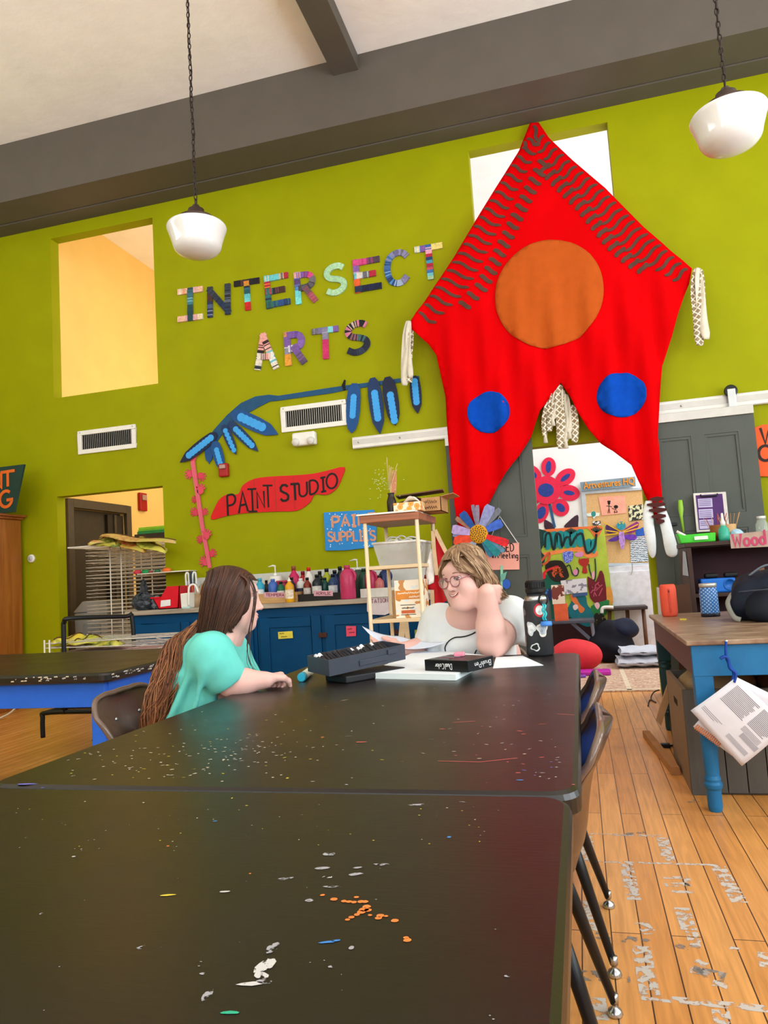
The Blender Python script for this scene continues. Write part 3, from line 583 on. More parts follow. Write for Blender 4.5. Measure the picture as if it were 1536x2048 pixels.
yarn_letter('S', 'pale mint yarn-wrapped letter S of the upper word', (842, 350), (968, 322), (832, 190), [[(MINT, '#b7dcb6'), (MINT, '#a3cfa8'), MINT, (MINT, '#b7dcb6')]])
yarn_letter('E', 'yarn-wrapped letter E with magenta top, orange stem base and navy foot', (992, 330), (1140, 305), (978, 158), [['#d8502c', '#e8622c', ('#b9a3c8', PURP), ('#c8a3c0', '#8a5aa6'), PINK], [PINK, ('#c8327a', PINK), ('#5c3a52', '#8a3a6a'), '#4d3a48'], [('#d9d0c8', SKY), ('#b3c0c8', GREY), CRIM], ['#23304a', '#151c3c', '#1a2146', '#151c3c']])
yarn_letter('C', 'blue and lilac yarn-wrapped letter C', (1150, 303), (1290, 280), (1144, 118), [[('#8a86b0', GREY), ('#8f8ab8', '#6d6a92'), ('#7d86b0', '#3f6aa6'), ('#3f6aa6', '#24406f'), ('#2f5a9a', '#6fa3d0'), ('#24406f', '#4a86c0'), ('#2f5a9a', '#9fb3d0'), ('#8a86b0', '#7d78a0')]])
yarn_letter('T', 'yarn-wrapped letter T with cream and lilac bar, last letter beside the red banner', (1316, 270), (1462, 245), (1302, 92), [[('#9fc7d8', CREAM), '#7d5aa6', '#2f5fae', YELL, YELL], [('#3f6fb0', '#e0a3b8'), '#e6a3bc', CRIM, '#24406f', '#3f9ab8', CRIM, ('#a3405c', '#c8505c'), '#3f6fb0', SKY, MINT]])
yarn_letter('A', 'yarn-wrapped letter A with pink top and black and white feet', (482, 722), (614, 712), (470, 536), [[('#23303a', '#dcd6cc'), ('#2c5a52', '#e6dccf'), ('#dcd6cc', '#1c1c20'), ('#e6a3a0', BRWN), '#e9a49c', '#eba7a0'], ['#eba7a0', ('#e9a49c', '#3a2226'), ('#e6b0a8', '#2a1c20'), ('#e6dccf', '#7fc7d0'), ('#6fb7cc', '#f0eee8'), ('#1c1c20', '#e6dccf')], [('#e6dccf', '#7d4a4a'), ('#e9a49c', '#f0eee8')]], w=0.06)
yarn_letter('R', 'purple yarn-wrapped letter R with an orange foot', (636, 702), (756, 684), (627, 526), [['#e8a03c', '#e29a34', '#8a8a9a', ('#d8d4dc', PURP), PURP, '#c98a5a'], [PURP, ('#7d5aa6', '#6a48a0'), PURP, '#8a66b8', PURP, ('#d8d4dc', PURP)], [('#6a5a86', PURP), ('#7d5a8a', '#5c4a6a')]], w=0.062)
yarn_letter('T', 'yarn-wrapped letter T with grey-lilac bar and hot pink stem', (784, 672), (922, 655), (778, 510), [[('#8a86a0', GREY), '#7d78a0', '#7d78a0', '#7fd6d8', PURP], [('#8a86a0', '#a3a0b0'), '#8a86a0', '#c82f6a', '#d0346f', '#d0346f', '#c82f6a']])
yarn_letter('S', 'dark yarn-wrapped letter S flecked with pink, last letter of the lower word', (946, 655), (1086, 628), (940, 482), [[('#1c1c24', '#d07a9a'), ('#1c1c24', '#c8b0a0'), ('#1c1c24', '#d07a9a'), ('#1c1c24', '#8a5a6a'), ('#23283a', '#3f6a6a'), '#23283a', ('#23283a', '#2f3a55'), '#20263c']], w=0.058)

# ---- blue branch of cut card with pod leaves
M_b1 = mat('#154a86', 0.6, var=0.12, name='blue_card'); M_b2 = mat('#17335f', 0.6, var=0.12); M_b3 = mat('#16203f', 0.6, var=0.1); M_b4 = mat('#3d9fe8', 0.55, var=0.06, name='sky_card'); M_b0 = mat('#174b73', 0.6, var=0.1)
br = thing('branch_mural', 'blue cut-out branch with pod-shaped leaves running over the white vent', 'wall art', P(*c1(700, 900)))
def varribbon(mb, pts, ws, off, th):
    pts = [Vector(p) for p in pts]; Lp, Rp = [], []
    for i, p in enumerate(pts):
        t = (pts[min(i + 1, len(pts) - 1)] - pts[max(i - 1, 0)]).normalized(); s = NW.cross(t) * ws[i] / 2; Lp.append(p + s); Rp.append(p - s)
    mb.prism([p + NW * off for p in Lp + Rp[::-1]], NW * th)
px2m = 1 / 2.56 / 1456.65 * 6.6
mb = MB(); spts = [(1328, 758, 20), (960, 808, 24), (880, 822, 30), (610, 862, 26), (560, 862, 38), (500, 880, 62), (430, 915, 70), (360, 965, 50), (300, 1035, 55), (265, 1085, 60), (235, 1120, 40)]
varribbon(mb, [P(*c1(x, y)) for x, y, w in spts], [w * px2m for x, y, w in spts], 0.004, 0.008); mb.build('stem', M_b0, br)
mb = MB(); varribbon(mb, [P(*c1(x, y)) for x, y in ((950, 770), (942, 800), (948, 822))], [.012, .03, .02], 0.013, 0.012); mb.build('twine_tie', mat('#14141a', 0.8), br)
def pod(base, tip, w, m, dots=(0.18, 0.72), nd=6, off=0.016, rd=None, point=0.6):
    a, b = P(*c1(*base)), P(*c1(*tip)); d = b - a; s = NW.cross(d.normalized()); W = w * px2m; prof = [(0, .18), (.1, .42), (.3, .5), (.55, .5), (.78, .42), (.92, .2 * (1.5 - point)), (1, 0.02)]
    mb = MB(); pl = [a + d * t + s * W * v for t, v in prof] + [a + d * t - s * W * v for t, v in reversed(prof)]; mb.prism([p + NW * off for p in pl], NW * 0.006); leaf = mb.build('leaf', m, br)
    if dots:
        q = MB()
        for k in range(nd):
            c = a + d * (dots[0] + (dots[1] - dots[0]) * k / (nd - 1)) + NW * (off + .0062 + .0006 * (k % 2)); r = (rd or w * 0.29) * px2m
            q.prism([c + Vector((r * math.cos(2 * math.pi * i / 18), 0, r * math.sin(2 * math.pi * i / 18))) for i in range(18)], NW * .002)
        q.build('seed_dots', M_b4, leaf)
pod((375, 940), (608, 1048), 82, M_b1, (0.2, 0.66)); pod((355, 985), (505, 1134), 56, M_b2, (0.25, 0.8), 7, 0.012); pod((328, 1000), (395, 1152), 50, M_b2, (0.2, 0.85), 6, 0.02, 14)
pod((285, 1085), (326, 1232), 62, M_b1, (0.3, 0.98), 7, 0.024, 15); pod((250, 1090), (256, 1200), 46, M_b1, None, off=0.01, point=1.2); pod((295, 1045), (110, 1192), 66, M_b3, (0.15, 0.75), 8, 0.022, 19)
pod((1000, 788), (985, 1042), 76, M_b1, (0.28, 0.65), 7, 0.02, 17, point=.1); pod((1092, 760), (1130, 1046), 74, M_b2, (0.28, 0.72), 8, 0.02, 19); pod((1168, 755), (1208, 1003), 76, M_b3, (0.38, 0.9), 7, 0.02, 19, point=.2); pod((1304, 750), (1322, 942), 58, M_b3, (0.15, 0.7), 7, 0.02, 17)

# ---- pink paper-hand stem
M_pk = mat('#e0657a', 0.7, var=0.06, name='pink_paper'); M_pk2 = mat('#cf3f55', 0.7, var=0.08); M_pk3 = mat('#d94a60', 0.7, var=0.08)
hs = thing('paper_hand_stem', 'pink paper stalk ringed with cut-out hands, below the blue branch', 'wall art', P(*c4(280, 890)))
mb = MB(); varribbon(mb, [P(*c4(x, y)) for x, y in ((165, 150), (195, 350), (232, 600), (285, 893))], [.045, .042, .04, .036], 0.014, 0.01); varribbon(mb, [P(*c4(x, y)) for x, y in ((172, 150), (202, 350), (240, 600), (290, 893))], [.012, .012, .012, .012], 0.024, 0.006); mb.build('stalk', M_pk, hs)
def paper_hand(c, dirdeg, sz, m, off):
    p = P(*c4(*c)) + NW * off; mb = MB(); s = sz / 3.491 / 1456.65 * 6.6; a0 = math.radians(dirdeg); pts = []
    for k in range(5):
        a = a0 + math.radians(-56 + 28 * k); ln = s * (1.0 if k in (1, 2, 3) else .88); h = math.radians(7.5)
        for q, r in ((-1.6, .5), (-.95, .97), (0, 1.08), (.95, .97), (1.6, .5)): pts.append(p + Vector((math.cos(a + q * h) * ln * r, 0, math.sin(a + q * h) * ln * r)))
    for k in range(9):
        a = a0 + math.radians(75 + 210 * k / 8); pts.append(p + Vector((math.cos(a) * s * .55, 0, math.sin(a) * s * .55)))
    mb.prism(pts, NW * .004); mb.build('paper_hand', m, hs)
for c, dd, sz, m, off in [((165, 130), 80, 50, M_pk3, .01), ((150, 235), 190, 52, M_pk3, .006), ((215, 250), -35, 48, M_pk2, .004), ((222, 355), 80, 52, M_pk3, .026), ((185, 415), 175, 40, M_pk2, .004), ((185, 505), 165, 48, M_pk2, .006), ((235, 505), 10, 40, M_pk2, .005), ((262, 670), 70, 52, M_pk3, .026), ((225, 690), 190, 44, M_pk2, .005), ((255, 850), 165, 54, M_pk3, .012), ((290, 795), 20, 44, M_pk2, .004)]: paper_hand(c, dd, sz, m, off)

# ---- fire alarm strobes, emergency light, vents, thermostat
M_fire = mat('#a3181c', 0.4, var=0.06, name='red_plastic'); M_wplast = mat('#e9e6e0', 0.45, var=0.03, name='white_plastic')
def strobe(name, label, p, w, h, along=(1, 0, 0), nrm=(0, -1, 0)):
    t = thing(name, label, 'alarm', p); ax = Vector(along); n = Vector(nrm)
    def bx(x0, x1, z0, z1, d0, d1): return [p + ax * x0 + Vector((0, 0, z0)) + n * d0, p + ax * x1 + Vector((0, 0, z0)) + n * d0, p + ax * x1 + Vector((0, 0, z1)) + n * d0, p + ax * x0 + Vector((0, 0, z1)) + n * d0], n * (d1 - d0)
    mb = MB(); mb.prism(*bx(-w / 2, w / 2, -h / 2, h / 2, 0, .045)); mb.build('housing', M_fire, t, bevel=.012)
    mb = MB(); mb.prism(*bx(-w * .3, w * .3, h * .08, h * .38, .04, .065)); mb.build('strobe_lens', mat('#c9a39a', 0.1, trans=.3), t, bevel=.006)
strobe('fire_alarm', 'red fire alarm strobe partly hidden behind a blue leaf above the red sign', P(450, 941), .10, .13)
t = thing('emergency_light', 'small white emergency light unit under the right vent', 'light', P(612, 880))
p = P(612, 880); MB().box((p.x - .115, YW - .075, p.z - .06), (p.x + .115, YW, p.z + .065)).build('housing', M_wplast, t, bevel=.018)
for dx in (-.075, .075): MB().lathe([(0, .03), (.026, .03), (.034, .02), (.036, 0), (.036, -.02)], p + Vector((dx, -.075, -.025)), Matrix.Rotation(math.radians(110), 4, 'X'), n=20).build('lamp_head', mat('#d8d5d0', 0.2), t, smooth=True)
def vent(label, tl, tr, bl):
    a, b, c = P(*tl), P(*tr), P(*bl); x0, x1, z1, z0 = a.x, b.x, (a.z + b.z) / 2, c.z
    t = thing('air_vent', label, 'vent', ((x0 + x1) / 2, YW, z0)); bw = .045; mb = MB()
    for lo, hi in (((x0, 0, z0), (x1, 0, z0 + bw)), ((x0, 0, z1 - bw), (x1, 0, z1)), ((x0, 0, z0 + bw), (x0 + bw, 0, z1 - bw)), ((x1 - bw, 0, z0 + bw), (x1, 0, z1 - bw))): mb.box((lo[0], YW - .02, lo[2]), (hi[0], YW - .0005, hi[2]))
    mb.build('frame', M_wplast, t, bevel=.004)
    MB().box((x0 + bw, YW - .003, z0 + bw), (x1 - bw, YW - .001, z1 - bw)).build('duct_back', mat('#1c1b1a', .9), t)
    mb = MB(); n = 26
    for k in range(n): x = x0 + bw + (x1 - x0 - 2 * bw) * (k + .5) / n; mb.prism([(x - .006, YW - .005, z0 + bw), (x + .001, YW - .016, z0 + bw), (x + .003, YW - .016, z0 + bw), (x - .004, YW - .005, z0 + bw)], (0, 0, z1 - z0 - 2 * bw))
    mb.build('louvres', M_wplast, t)
    for sx in (x0 + .03, x1 - .03): MB().sph((sx, YW - .021, z1 - .02), .006, nu=8, nv=6).build('screw', M_steel, t)
vent('white slatted wall vent under the left upper opening', (157, 862), (272, 850), (157, 910)); vent('white slatted wall vent under the blue branch', (562, 816), (692, 798), (565, 866))
t = thing('thermostat', 'small round white wall button beside the wooden wardrobe', 'thermostat', P(64, 1117)); p = P(64, 1117)
MB().lathe([(.042, 0), (.042, .015), (.036, .022), (0, .022)], (p.x, YW, p.z), Matrix.Rotation(math.pi / 2, 4, 'X')).build('ring', M_wplast, t, smooth=True)
MB().lathe([(.026, 0.021), (.024, .027), (0, .028)], (p.x, YW, p.z), Matrix.Rotation(math.pi / 2, 4, 'X')).build('dial', mat('#b9bcc0', .3), t, smooth=True)

# ---- red PAINT STUDIO board and blue PAINT SUPPLIES sign
M_redb = mat('#cf0a16', 0.5, var=0.06, name='red_board'); M_ink = mat('#15100f', 0.6, name='black_ink')
t = thing('painted_sign', 'long red leaf-shaped PAINT STUDIO board on the green wall', 'sign', P(*c4(740, 500)))
mb = MB(); ol = smoothpath([P(*c4(x, y), .002) for x, y in [(290, 555), (318, 470), (350, 415), (400, 382), (480, 378), (510, 320), (590, 272), (720, 255), (860, 248), (1000, 236), (1110, 212), (1220, 190), (1200, 270), (1165, 340), (1100, 383), (1015, 380), (985, 430), (930, 475), (870, 497), (740, 500), (520, 512), (400, 530)]], 3, closed=True)
mb.prism(ol, NW * .012); bd = mb.build('board', M_redb, t)
mb = MB()
def wl(s, bl, br_, hpx, w, off, wig=.0, f=c4):
    a, b = P(*f(*bl), off), P(*f(*br_), off); text_fit(mb, s, a, b, hpx, w, NW, .0025, wig)
kk = 1 / 3.491 / 1456.65 * 6.6
wl('PA', (405, 528), (545, 497), 150 * kk, .02, .0145, .0); wl('I', (548, 500), (610, 498), 165 * kk, .018, .0145); wl('N', (612, 478), (660, 470), 120 * kk, .017, .0145); wl('T', (655, 470), (722, 470), 160 * kk, .017, .0145)
wl('ST', (772, 428), (905, 418), 118 * kk, .022, .0145); wl('UDI', (905, 400), (1090, 355), 100 * kk, .018, .0145); wl('O', (1095, 345), (1170, 330), 105 * kk, .018, .0145)
mb.build('lettering', M_ink, t)
mb = MB()
for x, y0, y1 in ((590, 274, 505), (735, 256, 498), (865, 250, 495)): mb.box((P(*c4(x, y0)).x - .0025, YW - .0155, P(*c4(x, y1)).z + .01), (P(*c4(x, y0)).x + .0025, YW - .0143, P(*c4(x, y0)).z - .01))
mb.build('panel_joint', mat('#8a3a22', .6), t)
t = thing('painted_sign', 'bright blue PAINT SUPPLIES sign with orange letters behind the dowel shelf', 'sign', P(*c4(1250, 770)))
mb = MB(); mb.prism([P(*c4(x, y), .004) for x, y in [(1078, 508), (1250, 497), (1425, 488), (1445, 560), (1440, 745), (1390, 752), (1230, 770), (1090, 772)]], NW * .02); mb.build('board', mat('#2a86cf', .6, var=.12, scale=8), t)
mb = MB(); wl('PAINT', (1135, 612), (1440, 590), 78 * kk, .022, .0245, .02); wl('SUPPLIES', (1105, 708), (1435, 700), 66 * kk, .017, .0245, .02); mb.build('lettering', mat('#cf9378', .7), t)
mb = MB(); rnd = random.Random(4)
for k in range(46):
    c = P(*c4(rnd.uniform(1095, 1420), rnd.choice([rnd.uniform(515, 535), rnd.uniform(618, 640), rnd.uniform(718, 745), rnd.uniform(515, 745)])), .0242); mb.prism([c + Vector((.006 * math.cos(i), 0, .006 * math.sin(i))) for i in range(6)], NW * .0006)
mb.build('snow_dots', mat('#cfe6f2', .7), t)['kind'] = 'stuff'

# ================================================================== RED STAR BANNER
def starY(z): return 6.17 + 0.13 * max(0.0, min(1.0, (z - 3.5) / 1.5))
def SP(px, py):
    y = 6.2
    for _ in range(4): p = at(px, py, Y=y); y = starY(p.z)
    return at(px, py, Y=y)
def s2(x, y): return SP(780 + x / 2.327, 220 + y / 2.327)
def s5(x, y): return SP(690 + x / 3.84, 880 + y / 3.84)
def s6(x, y): return SP(1000 + x / 3.6575, 860 + y / 3.6575)
def folds(x, z):
    a = max(0.0, min(1.0, (3.75 - z) / 1.0)); f = 0.026 * a * math.sin(x * 21 + z * 1.6 + 0.8 * math.sin(z * 2.1)) + 0.015 * a * math.sin(x * 43 - z * 2.3 + 1.2)
    tip = max(0.0, 1 - abs(z - 3.9) / 1.2); f += 0.008 * tip * math.sin((x + 0.05) * 9 / (0.35 + abs(z - 4.9) * 0.35))
    e = min(1.0, max(0.0, (5.0 - z) * 2)); return f * e
def star_surf(x, z, off=0.0): return Vector((x, starY(z) + folds(x, z) - off, z))
from mathutils.geometry import delaunay_2d_cdt
def sheet(outline, step, fn):
    """triangulated cloth inside a 2-D outline, lifted to 3-D by fn(x, z)"""
    ol = []
    n = len(outline)
    for i in range(n):
        a, b = Vector(outline[i]), Vector(outline[(i + 1) % n]); k = max(1, int((b - a).length / step))
        ol += [a.lerp(b, j / k) for j in range(k)]
    xs = [p.x for p in ol]; zs = [p.y for p in ol]; pts = list(ol); edges = [(i, (i + 1) % len(ol)) for i in range(len(ol))]
    z = min(zs) + step * .5; r = 0
    while z < max(zs):
        cr = []
        for i in range(len(ol)):
            a, b = ol[i], ol[(i + 1) % len(ol)]
            if (a.y > z) != (b.y > z): cr.append(a.x + (b.x - a.x) * (z - a.y) / (b.y - a.y))
        cr.sort()
        for a, b in zip(cr[::2], cr[1::2]):
            x = a + step * .45 + (step * .5 if r % 2 else 0)
            while x < b - step * .45: pts.append(Vector((x, z))); x += step
        z += step; r += 1
    v, _, f, *_r = delaunay_2d_cdt(pts, edges, [list(range(len(ol)))], 1, 1e-6)
    mb = MB(); bv = [mb.bm.verts.new(fn(p.x, p.y)) for p in v]
    for q in f:
        try: mb.bm.faces.new([bv[i] for i in q])
        except ValueError: pass
    return mb
OUT = [s2(*p) for p in [(652, 60), (692, 58), (740, 130), (850, 235), (1000, 360), (1180, 545), (1300, 650), (1405, 738), (1400, 770), (1392, 810), (1370, 862), (1340, 950), (1310, 1060), (1268, 1190), (1258, 1300), (1246, 1500), (1246, 1580)]]
OUT += [s6(*p) for p in [(1160, 60), (1168, 200), (1178, 400), (1186, 500), (1190, 640), (1160, 690), (1120, 600), (1082, 512), (1030, 400), (990, 320), (960, 258), (870, 190), (740, 95), (650, 0)]]
OUT += [s2(*p) for p in [(870, 1400), (835, 1330), (795, 1268), (770, 1300), (700, 1400), (655, 1520), (600, 1612)]]
OUT += [s5(*p) for p in [(1290, 180), (1170, 350), (1100, 500), (1050, 590), (960, 690), (870, 670), (858, 620), (830, 400), (803, 130), (790, 0)]]
OUT += [s2(*p) for p in [(262, 1450), (255, 1330), (235, 1240), (215, 1140), (180, 1090), (100, 1020), (95, 985), (120, 945), (180, 860), (300, 680), (390, 530), (500, 350), (600, 190)]]
M_star = mat('#d00005', 0.85, var=0.06, scale=3, bump=0.12, bscale=300, spec=0.05, name='red_felt')
st = thing('star_banner', 'giant red felt star banner with orange and blue circles hung to the beam', 'banner', s2(670, 60))
ob = sheet([(p.x, p.z) for p in OUT], 0.045, lambda x, z: star_surf(x, z)).build('star_body', M_star, st, smooth=True); sm = ob.modifiers.new('solid', 'SOLIDIFY'); sm.thickness = .004; sm.offset = 0
def disc(name, c, rx, ry, m, wob=0.0):
    cc = s2(*c); ex = (s2(c[0] + rx, c[1]) - s2(c[0] - rx, c[1])).length / 2; ez = (s2(c[0], c[1] + ry) - s2(c[0], c[1] - ry)).length / 2; rn = random.Random(c[0])
    o = sheet([(cc.x + ex * (1 + rn.uniform(-wob, wob)) * math.cos(2 * math.pi * i / 60), cc.z + ez * (1 + rn.uniform(-wob, wob)) * math.sin(2 * math.pi * i / 60)) for i in range(60)], .045, lambda x, z: star_surf(x, z, .010)).build(name, m, st, smooth=True)
    sm = o.modifiers.new('solid', 'SOLIDIFY'); sm.thickness = .003; sm.offset = 0; return o
lab(disc('appliqued_circle', (737, 852), 252, 250, mat('#b8541c', .85, var=.05, bump=.15, bscale=280, spec=.08), .004), 'large rust-orange circle'); M_bluec = mat('#0a48b0', .85, var=.1, scale=20, bump=.15, bscale=240, spec=.08)
lab(disc('appliqued_circle', (460, 1407), 97, 96, M_bluec, .01), 'left blue circle'); lab(disc('appliqued_circle', (1076, 1327), 115, 105, M_bluec, .01), 'right blue circle')
mb = MB(); M_stripe = mat('#55372c', .8, var=.12, name='brown_felt'); rnd = random.Random(11)
def wav(a, b, w, amp, ph):
    a, b = s2(*a), s2(*b); d = b - a; n = 9; s = Vector((-d.z, 0, d.x)).normalized(); pts = []
    for k in range(n):
        q = a + d * (k / (n - 1)) + s * (amp * math.sin(ph + 2.1 * math.pi * k / (n - 1))); ww = w * (.55 if k in (0, n - 1) else 1); pts.append((q, ww))
    Lp, Rp = [], []
    for k in range(n):
        t = (pts[min(k + 1, n - 1)][0] - pts[max(k - 1, 0)][0]).normalized(); m_ = Vector((-t.z, 0, t.x)); Lp.append(pts[k][0] + m_ * pts[k][1] / 2); Rp.append(pts[k][0] - m_ * pts[k][1] / 2)
    up = lambda p: star_surf(p.x, p.z, .0055)
    for k in range(n - 1): mb.prism([up(Lp[k]), up(Lp[k + 1]), up(Rp[k + 1]), up(Rp[k])], NW * .003)
EL = [(655, 90), (600, 190), (500, 350), (390, 530), (300, 680), (180, 860), (115, 960)]; ER = [(700, 80), (740, 130), (850, 235), (1000, 360), (1180, 545), (1300, 650), (1395, 735)]
def along(pl, t):
    L = [0]
    for a, b in zip(pl, pl[1:]): L.append(L[-1] + math.hypot(b[0] - a[0], b[1] - a[1]))
    s = t * L[-1]
    for i in range(len(pl) - 1):
        if s <= L[i + 1] or i == len(pl) - 2:
            u = (s - L[i]) / (L[i + 1] - L[i]); return (pl[i][0] + (pl[i + 1][0] - pl[i][0]) * u, pl[i][1] + (pl[i + 1][1] - pl[i][1]) * u)
NL = 21
for k in range(NL):
    t = .05 + .93 * k / (NL - 1); x, y = along(EL, t); ln = 62 + 75 * min(1, t * 1.25) - 55 * max(0, (t - .8) / .2); wav((x + 6, y + 2), (x + ln, y + 30 + 22 * t), .027, .012, rnd.uniform(-.4, .6))
    if 2 <= k < NL - 2:
        x2 = x + ln + 28; y2 = y + 40 + 14 * t; wav((x2, y2 - 22), (x2 + 58, y2 + 8), .036, .006, rnd.uniform(-.4, .4))
NR = 23
for k in range(NR):
    t = .04 + .95 * k / (NR - 1); x, y = along(ER, t); ln = 66 + 66 * min(1, t * 1.5) - 50 * max(0, (t - .8) / .2); wav((x - 4, y + 12), (x - ln * .85, y + 20 + ln * .55), .027, .013, rnd.uniform(-.5, .5) + math.pi)
    if 3 <= k < NR - 3:
        x2 = x - ln * .85 - 30; y2 = y + 34 + ln * .5; wav((x2 + 30, y2 - 26), (x2 - 12, y2 + 22), .036, .006, rnd.uniform(-.4, .4))
wav((668, 75), (690, 150), .03, .012, 0); wav((620, 150), (655, 210), .03, .01, 1)
mb.build('wavy_stripes', M_stripe, st)
# tassels
M_tw = mat('#d6cebc', .85, var=.08, bump=.2); M_lace = None
def lace():
    m = bpy.data.materials.new('lace_trim'); m.use_nodes = True; nt = m.node_tree; b = nt.nodes['Principled BSDF']; N = nt.nodes.new; L = nt.links.new
    tc = N('ShaderNodeTexCoord'); mp = N('ShaderNodeMapping'); mp.inputs['Rotation'].default_value = (0, math.radians(45), 0); L(tc.outputs['Object'], mp.inputs[0]); ck = N('ShaderNodeTexBrick'); ck.offset = 0
    mp2 = N('ShaderNodeMapping'); mp2.inputs['Rotation'].default_value = (math.radians(90), 0, 0); L(mp.outputs[0], mp2.inputs[0])
    ck.inputs['Scale'].default_value = 22; ck.inputs['Brick Width'].default_value = .8; ck.inputs['Row Height'].default_value = .8; ck.inputs['Mortar Size'].default_value = .1
    ck.inputs['Color1'].default_value = lin('#8f7c5e'); ck.inputs['Color2'].default_value = lin('#9c8a6c'); ck.inputs['Mortar'].default_value = lin('#efe9dc'); L(mp2.outputs[0], ck.inputs['Vector']); L(ck.outputs['Color'], b.inputs['Base Color']); b.inputs['Roughness'].default_value = .9
    return m
M_lace = lace()
def strip(name, pts, w, m, off=.0, tassel=False):
    q = [s2(*p) for p in pts]; q = smoothpath(q, 6); n = len(q); mb = MB()
    def fn(i, j):
        f = i * (n - 1); k = min(int(f), n - 2); p = q[k].lerp(q[k + 1], f - k); ww = w * (.55 + .45 * min(1, i * 5)) * (1 if i < .9 else 1 - (i - .9) * 4)
        return p + Vector(((j - .5) * ww, -off - .012 * math.sin(j * 5 + i * 7) - .01 * i, 0))
    mb.grid(fn, n, 7); o = mb.build(name, m, st, smooth=True); s = o.modifiers.new('solid', 'SOLIDIFY'); s.thickness = .003
    if tassel: e = q[-1]; MB().lathe([(0, .03), (.008, .028), (.012, .01), (.02, -.05), (0, -.052)], e + Vector((0, -off - .01, 0)), n=10).build('yarn_tassel', M_tw, o, smooth=True)
strip('ribbon_strip', [(85, 985), (75, 1080), (68, 1180), (72, 1285)], .065, M_tw, .012); lab(strip.__globals__['st'].children[-1], 'cream ribbon at the left point')
strip('lace_strip', [(95, 985), (98, 1080), (90, 1190), (95, 1270)], .05, M_lace, .004); strip('ribbon_strip', [(92, 985), (88, 1120), (100, 1250)], .05, M_tw, .02)
strip('lace_strip', [(1425, 742), (1420, 850), (1432, 960), (1440, 1100)], .075, M_lace, .01); strip('ribbon_strip', [(1432, 740), (1440, 850), (1450, 960), (1470, 1072)], .07, M_tw, .02); strip('lace_strip', [(1450, 745), (1455, 900), (1460, 1050)], .04, M_lace, .004)
for pts, w, m, ta in [([(790, 1275), (788, 1370), (795, 1470), (798, 1575)], .075, M_lace, False), ([(760, 1310), (745, 1400), (742, 1495)], .05, M_lace, False), ([(735, 1350), (715, 1440), (722, 1520)], .04, M_lace, True), ([(770, 1300), (760, 1390), (757, 1440)], .04, M_tw, True), ([(820, 1320), (830, 1420), (835, 1500)], .05, M_tw, True), ([(850, 1370), (862, 1450), (860, 1545)], .055, M_lace, False), ([(805, 1300), (818, 1450), (818, 1545)], .045, M_tw, True)]:
    strip('lace_strip' if m is M_lace else 'ribbon_strip', pts, w, m, -.03, ta)
# white stuffed foot with brown lacing at the lower right leg
def foot(pts, name):
    q = [s6(x, y) - Vector((0, .03, 0)) for x, y, r in pts]; rs = [r / 3.6575 / 1456.65 * 6.1 for x, y, r in pts]; q2 = smoothpath(q, 4); r2 = [v.x for v in smoothpath([Vector((r, 0, 0)) for r in rs], 4)]
    MB().grid(lambda i, j: q2[min(len(q2) - 1, int(round(j * (len(q2) - 1))))] + Vector((r2[int(round(j * (len(q2) - 1)))] * math.cos(2 * math.pi * i), .45 * r2[int(round(j * (len(q2) - 1)))] * math.sin(2 * math.pi * i), 0)), 16, len(q2), True).build(name, mat('#e6eaec', .8, var=.05, bump=.2, bscale=60, name='white_cloth'), st, smooth=True)
foot([(1085, 520, 22), (1080, 600, 34), (1085, 700, 36), (1100, 800, 34), (1112, 900, 24), (1115, 935, 8)], 'cloth_foot'); foot([(1170, 560, 26), (1200, 660, 36), (1225, 760, 38), (1245, 850, 42), (1255, 910, 34), (1260, 930, 10)], 'cloth_foot')
mb = MB()
for y, x0, x1 in ((505, 1090, 1190), (545, 1070, 1200), (585, 1085, 1210), (630, 1105, 1205), (668, 1130, 1195)):
    mb.prism([s6(x, yy) - Vector((0, .055, 0)) for x, yy in ((x0, y), ((x0 + x1) / 2, y - 14), (x1, y - 8), (x1 + 4, y + 8), ((x0 + x1) / 2, y + 26), (x0, y + 12))], NW * .008)
mb.build('leg_lacing', mat('#4a1d1a', .8), st)
ob = MB(); ob.prism([s6(x, y) + Vector((0, .03, 0)) for x, y in ((1150, 0), (1180, 0), (1188, 500), (1165, 500))], NW * .004)
# ================================================================== SLIDING DOORS AND TRACKS
M_door = mat('#4e524c', 0.5, var=0.05, scale=5, name='grey_door_paint'); M_doord = mat('#4f534e', 0.5)
def slide_door(name, x0, x1, z1, yf, panels):
    th = .04; d = MB(); holes = panels; M = None
    xs = sorted({x0, x1, *[p[0] for p in panels], *[p[1] for p in panels]}); zs = sorted({.02, z1, *[p[2] for p in panels], *[p[3] for p in panels]})
    for i in range(len(xs) - 1):
        for k in range(len(zs) - 1):
            cx, cz = (xs[i] + xs[i + 1]) / 2, (zs[k] + zs[k + 1]) / 2; inp = any(p[0] < cx < p[1] and p[2] < cz < p[3] for p in panels)
            d.box((xs[i], yf + (.014 if inp else 0), zs[k]), (xs[i + 1], yf + th, zs[k + 1]))
    o = struct(d.build(name, M_door))
    for p in panels:
        q = MB(); e = .022
        for lo, hi in (((p[0], p[2]), (p[1], p[2] + e)), ((p[0], p[3] - e), (p[1], p[3])), ((p[0], p[2] + e), (p[0] + e, p[3] - e)), ((p[1] - e, p[2] + e), (p[1], p[3] - e))): q.box((lo[0], yf + .004, lo[1]), (hi[0], yf + .0145, hi[1]))
        q.build('panel_moulding', M_door, o, bevel=.003)
    return o
YD = 6.24
doorL = slide_door('door_2', -1.045, -.305, 2.26, YD, [(-.95, -.72, 1.35, 2.1), (-.63, -.40, 1.35, 2.1), (-.95, -.72, .25, 1.2), (-.63, -.40, .25, 1.2)])
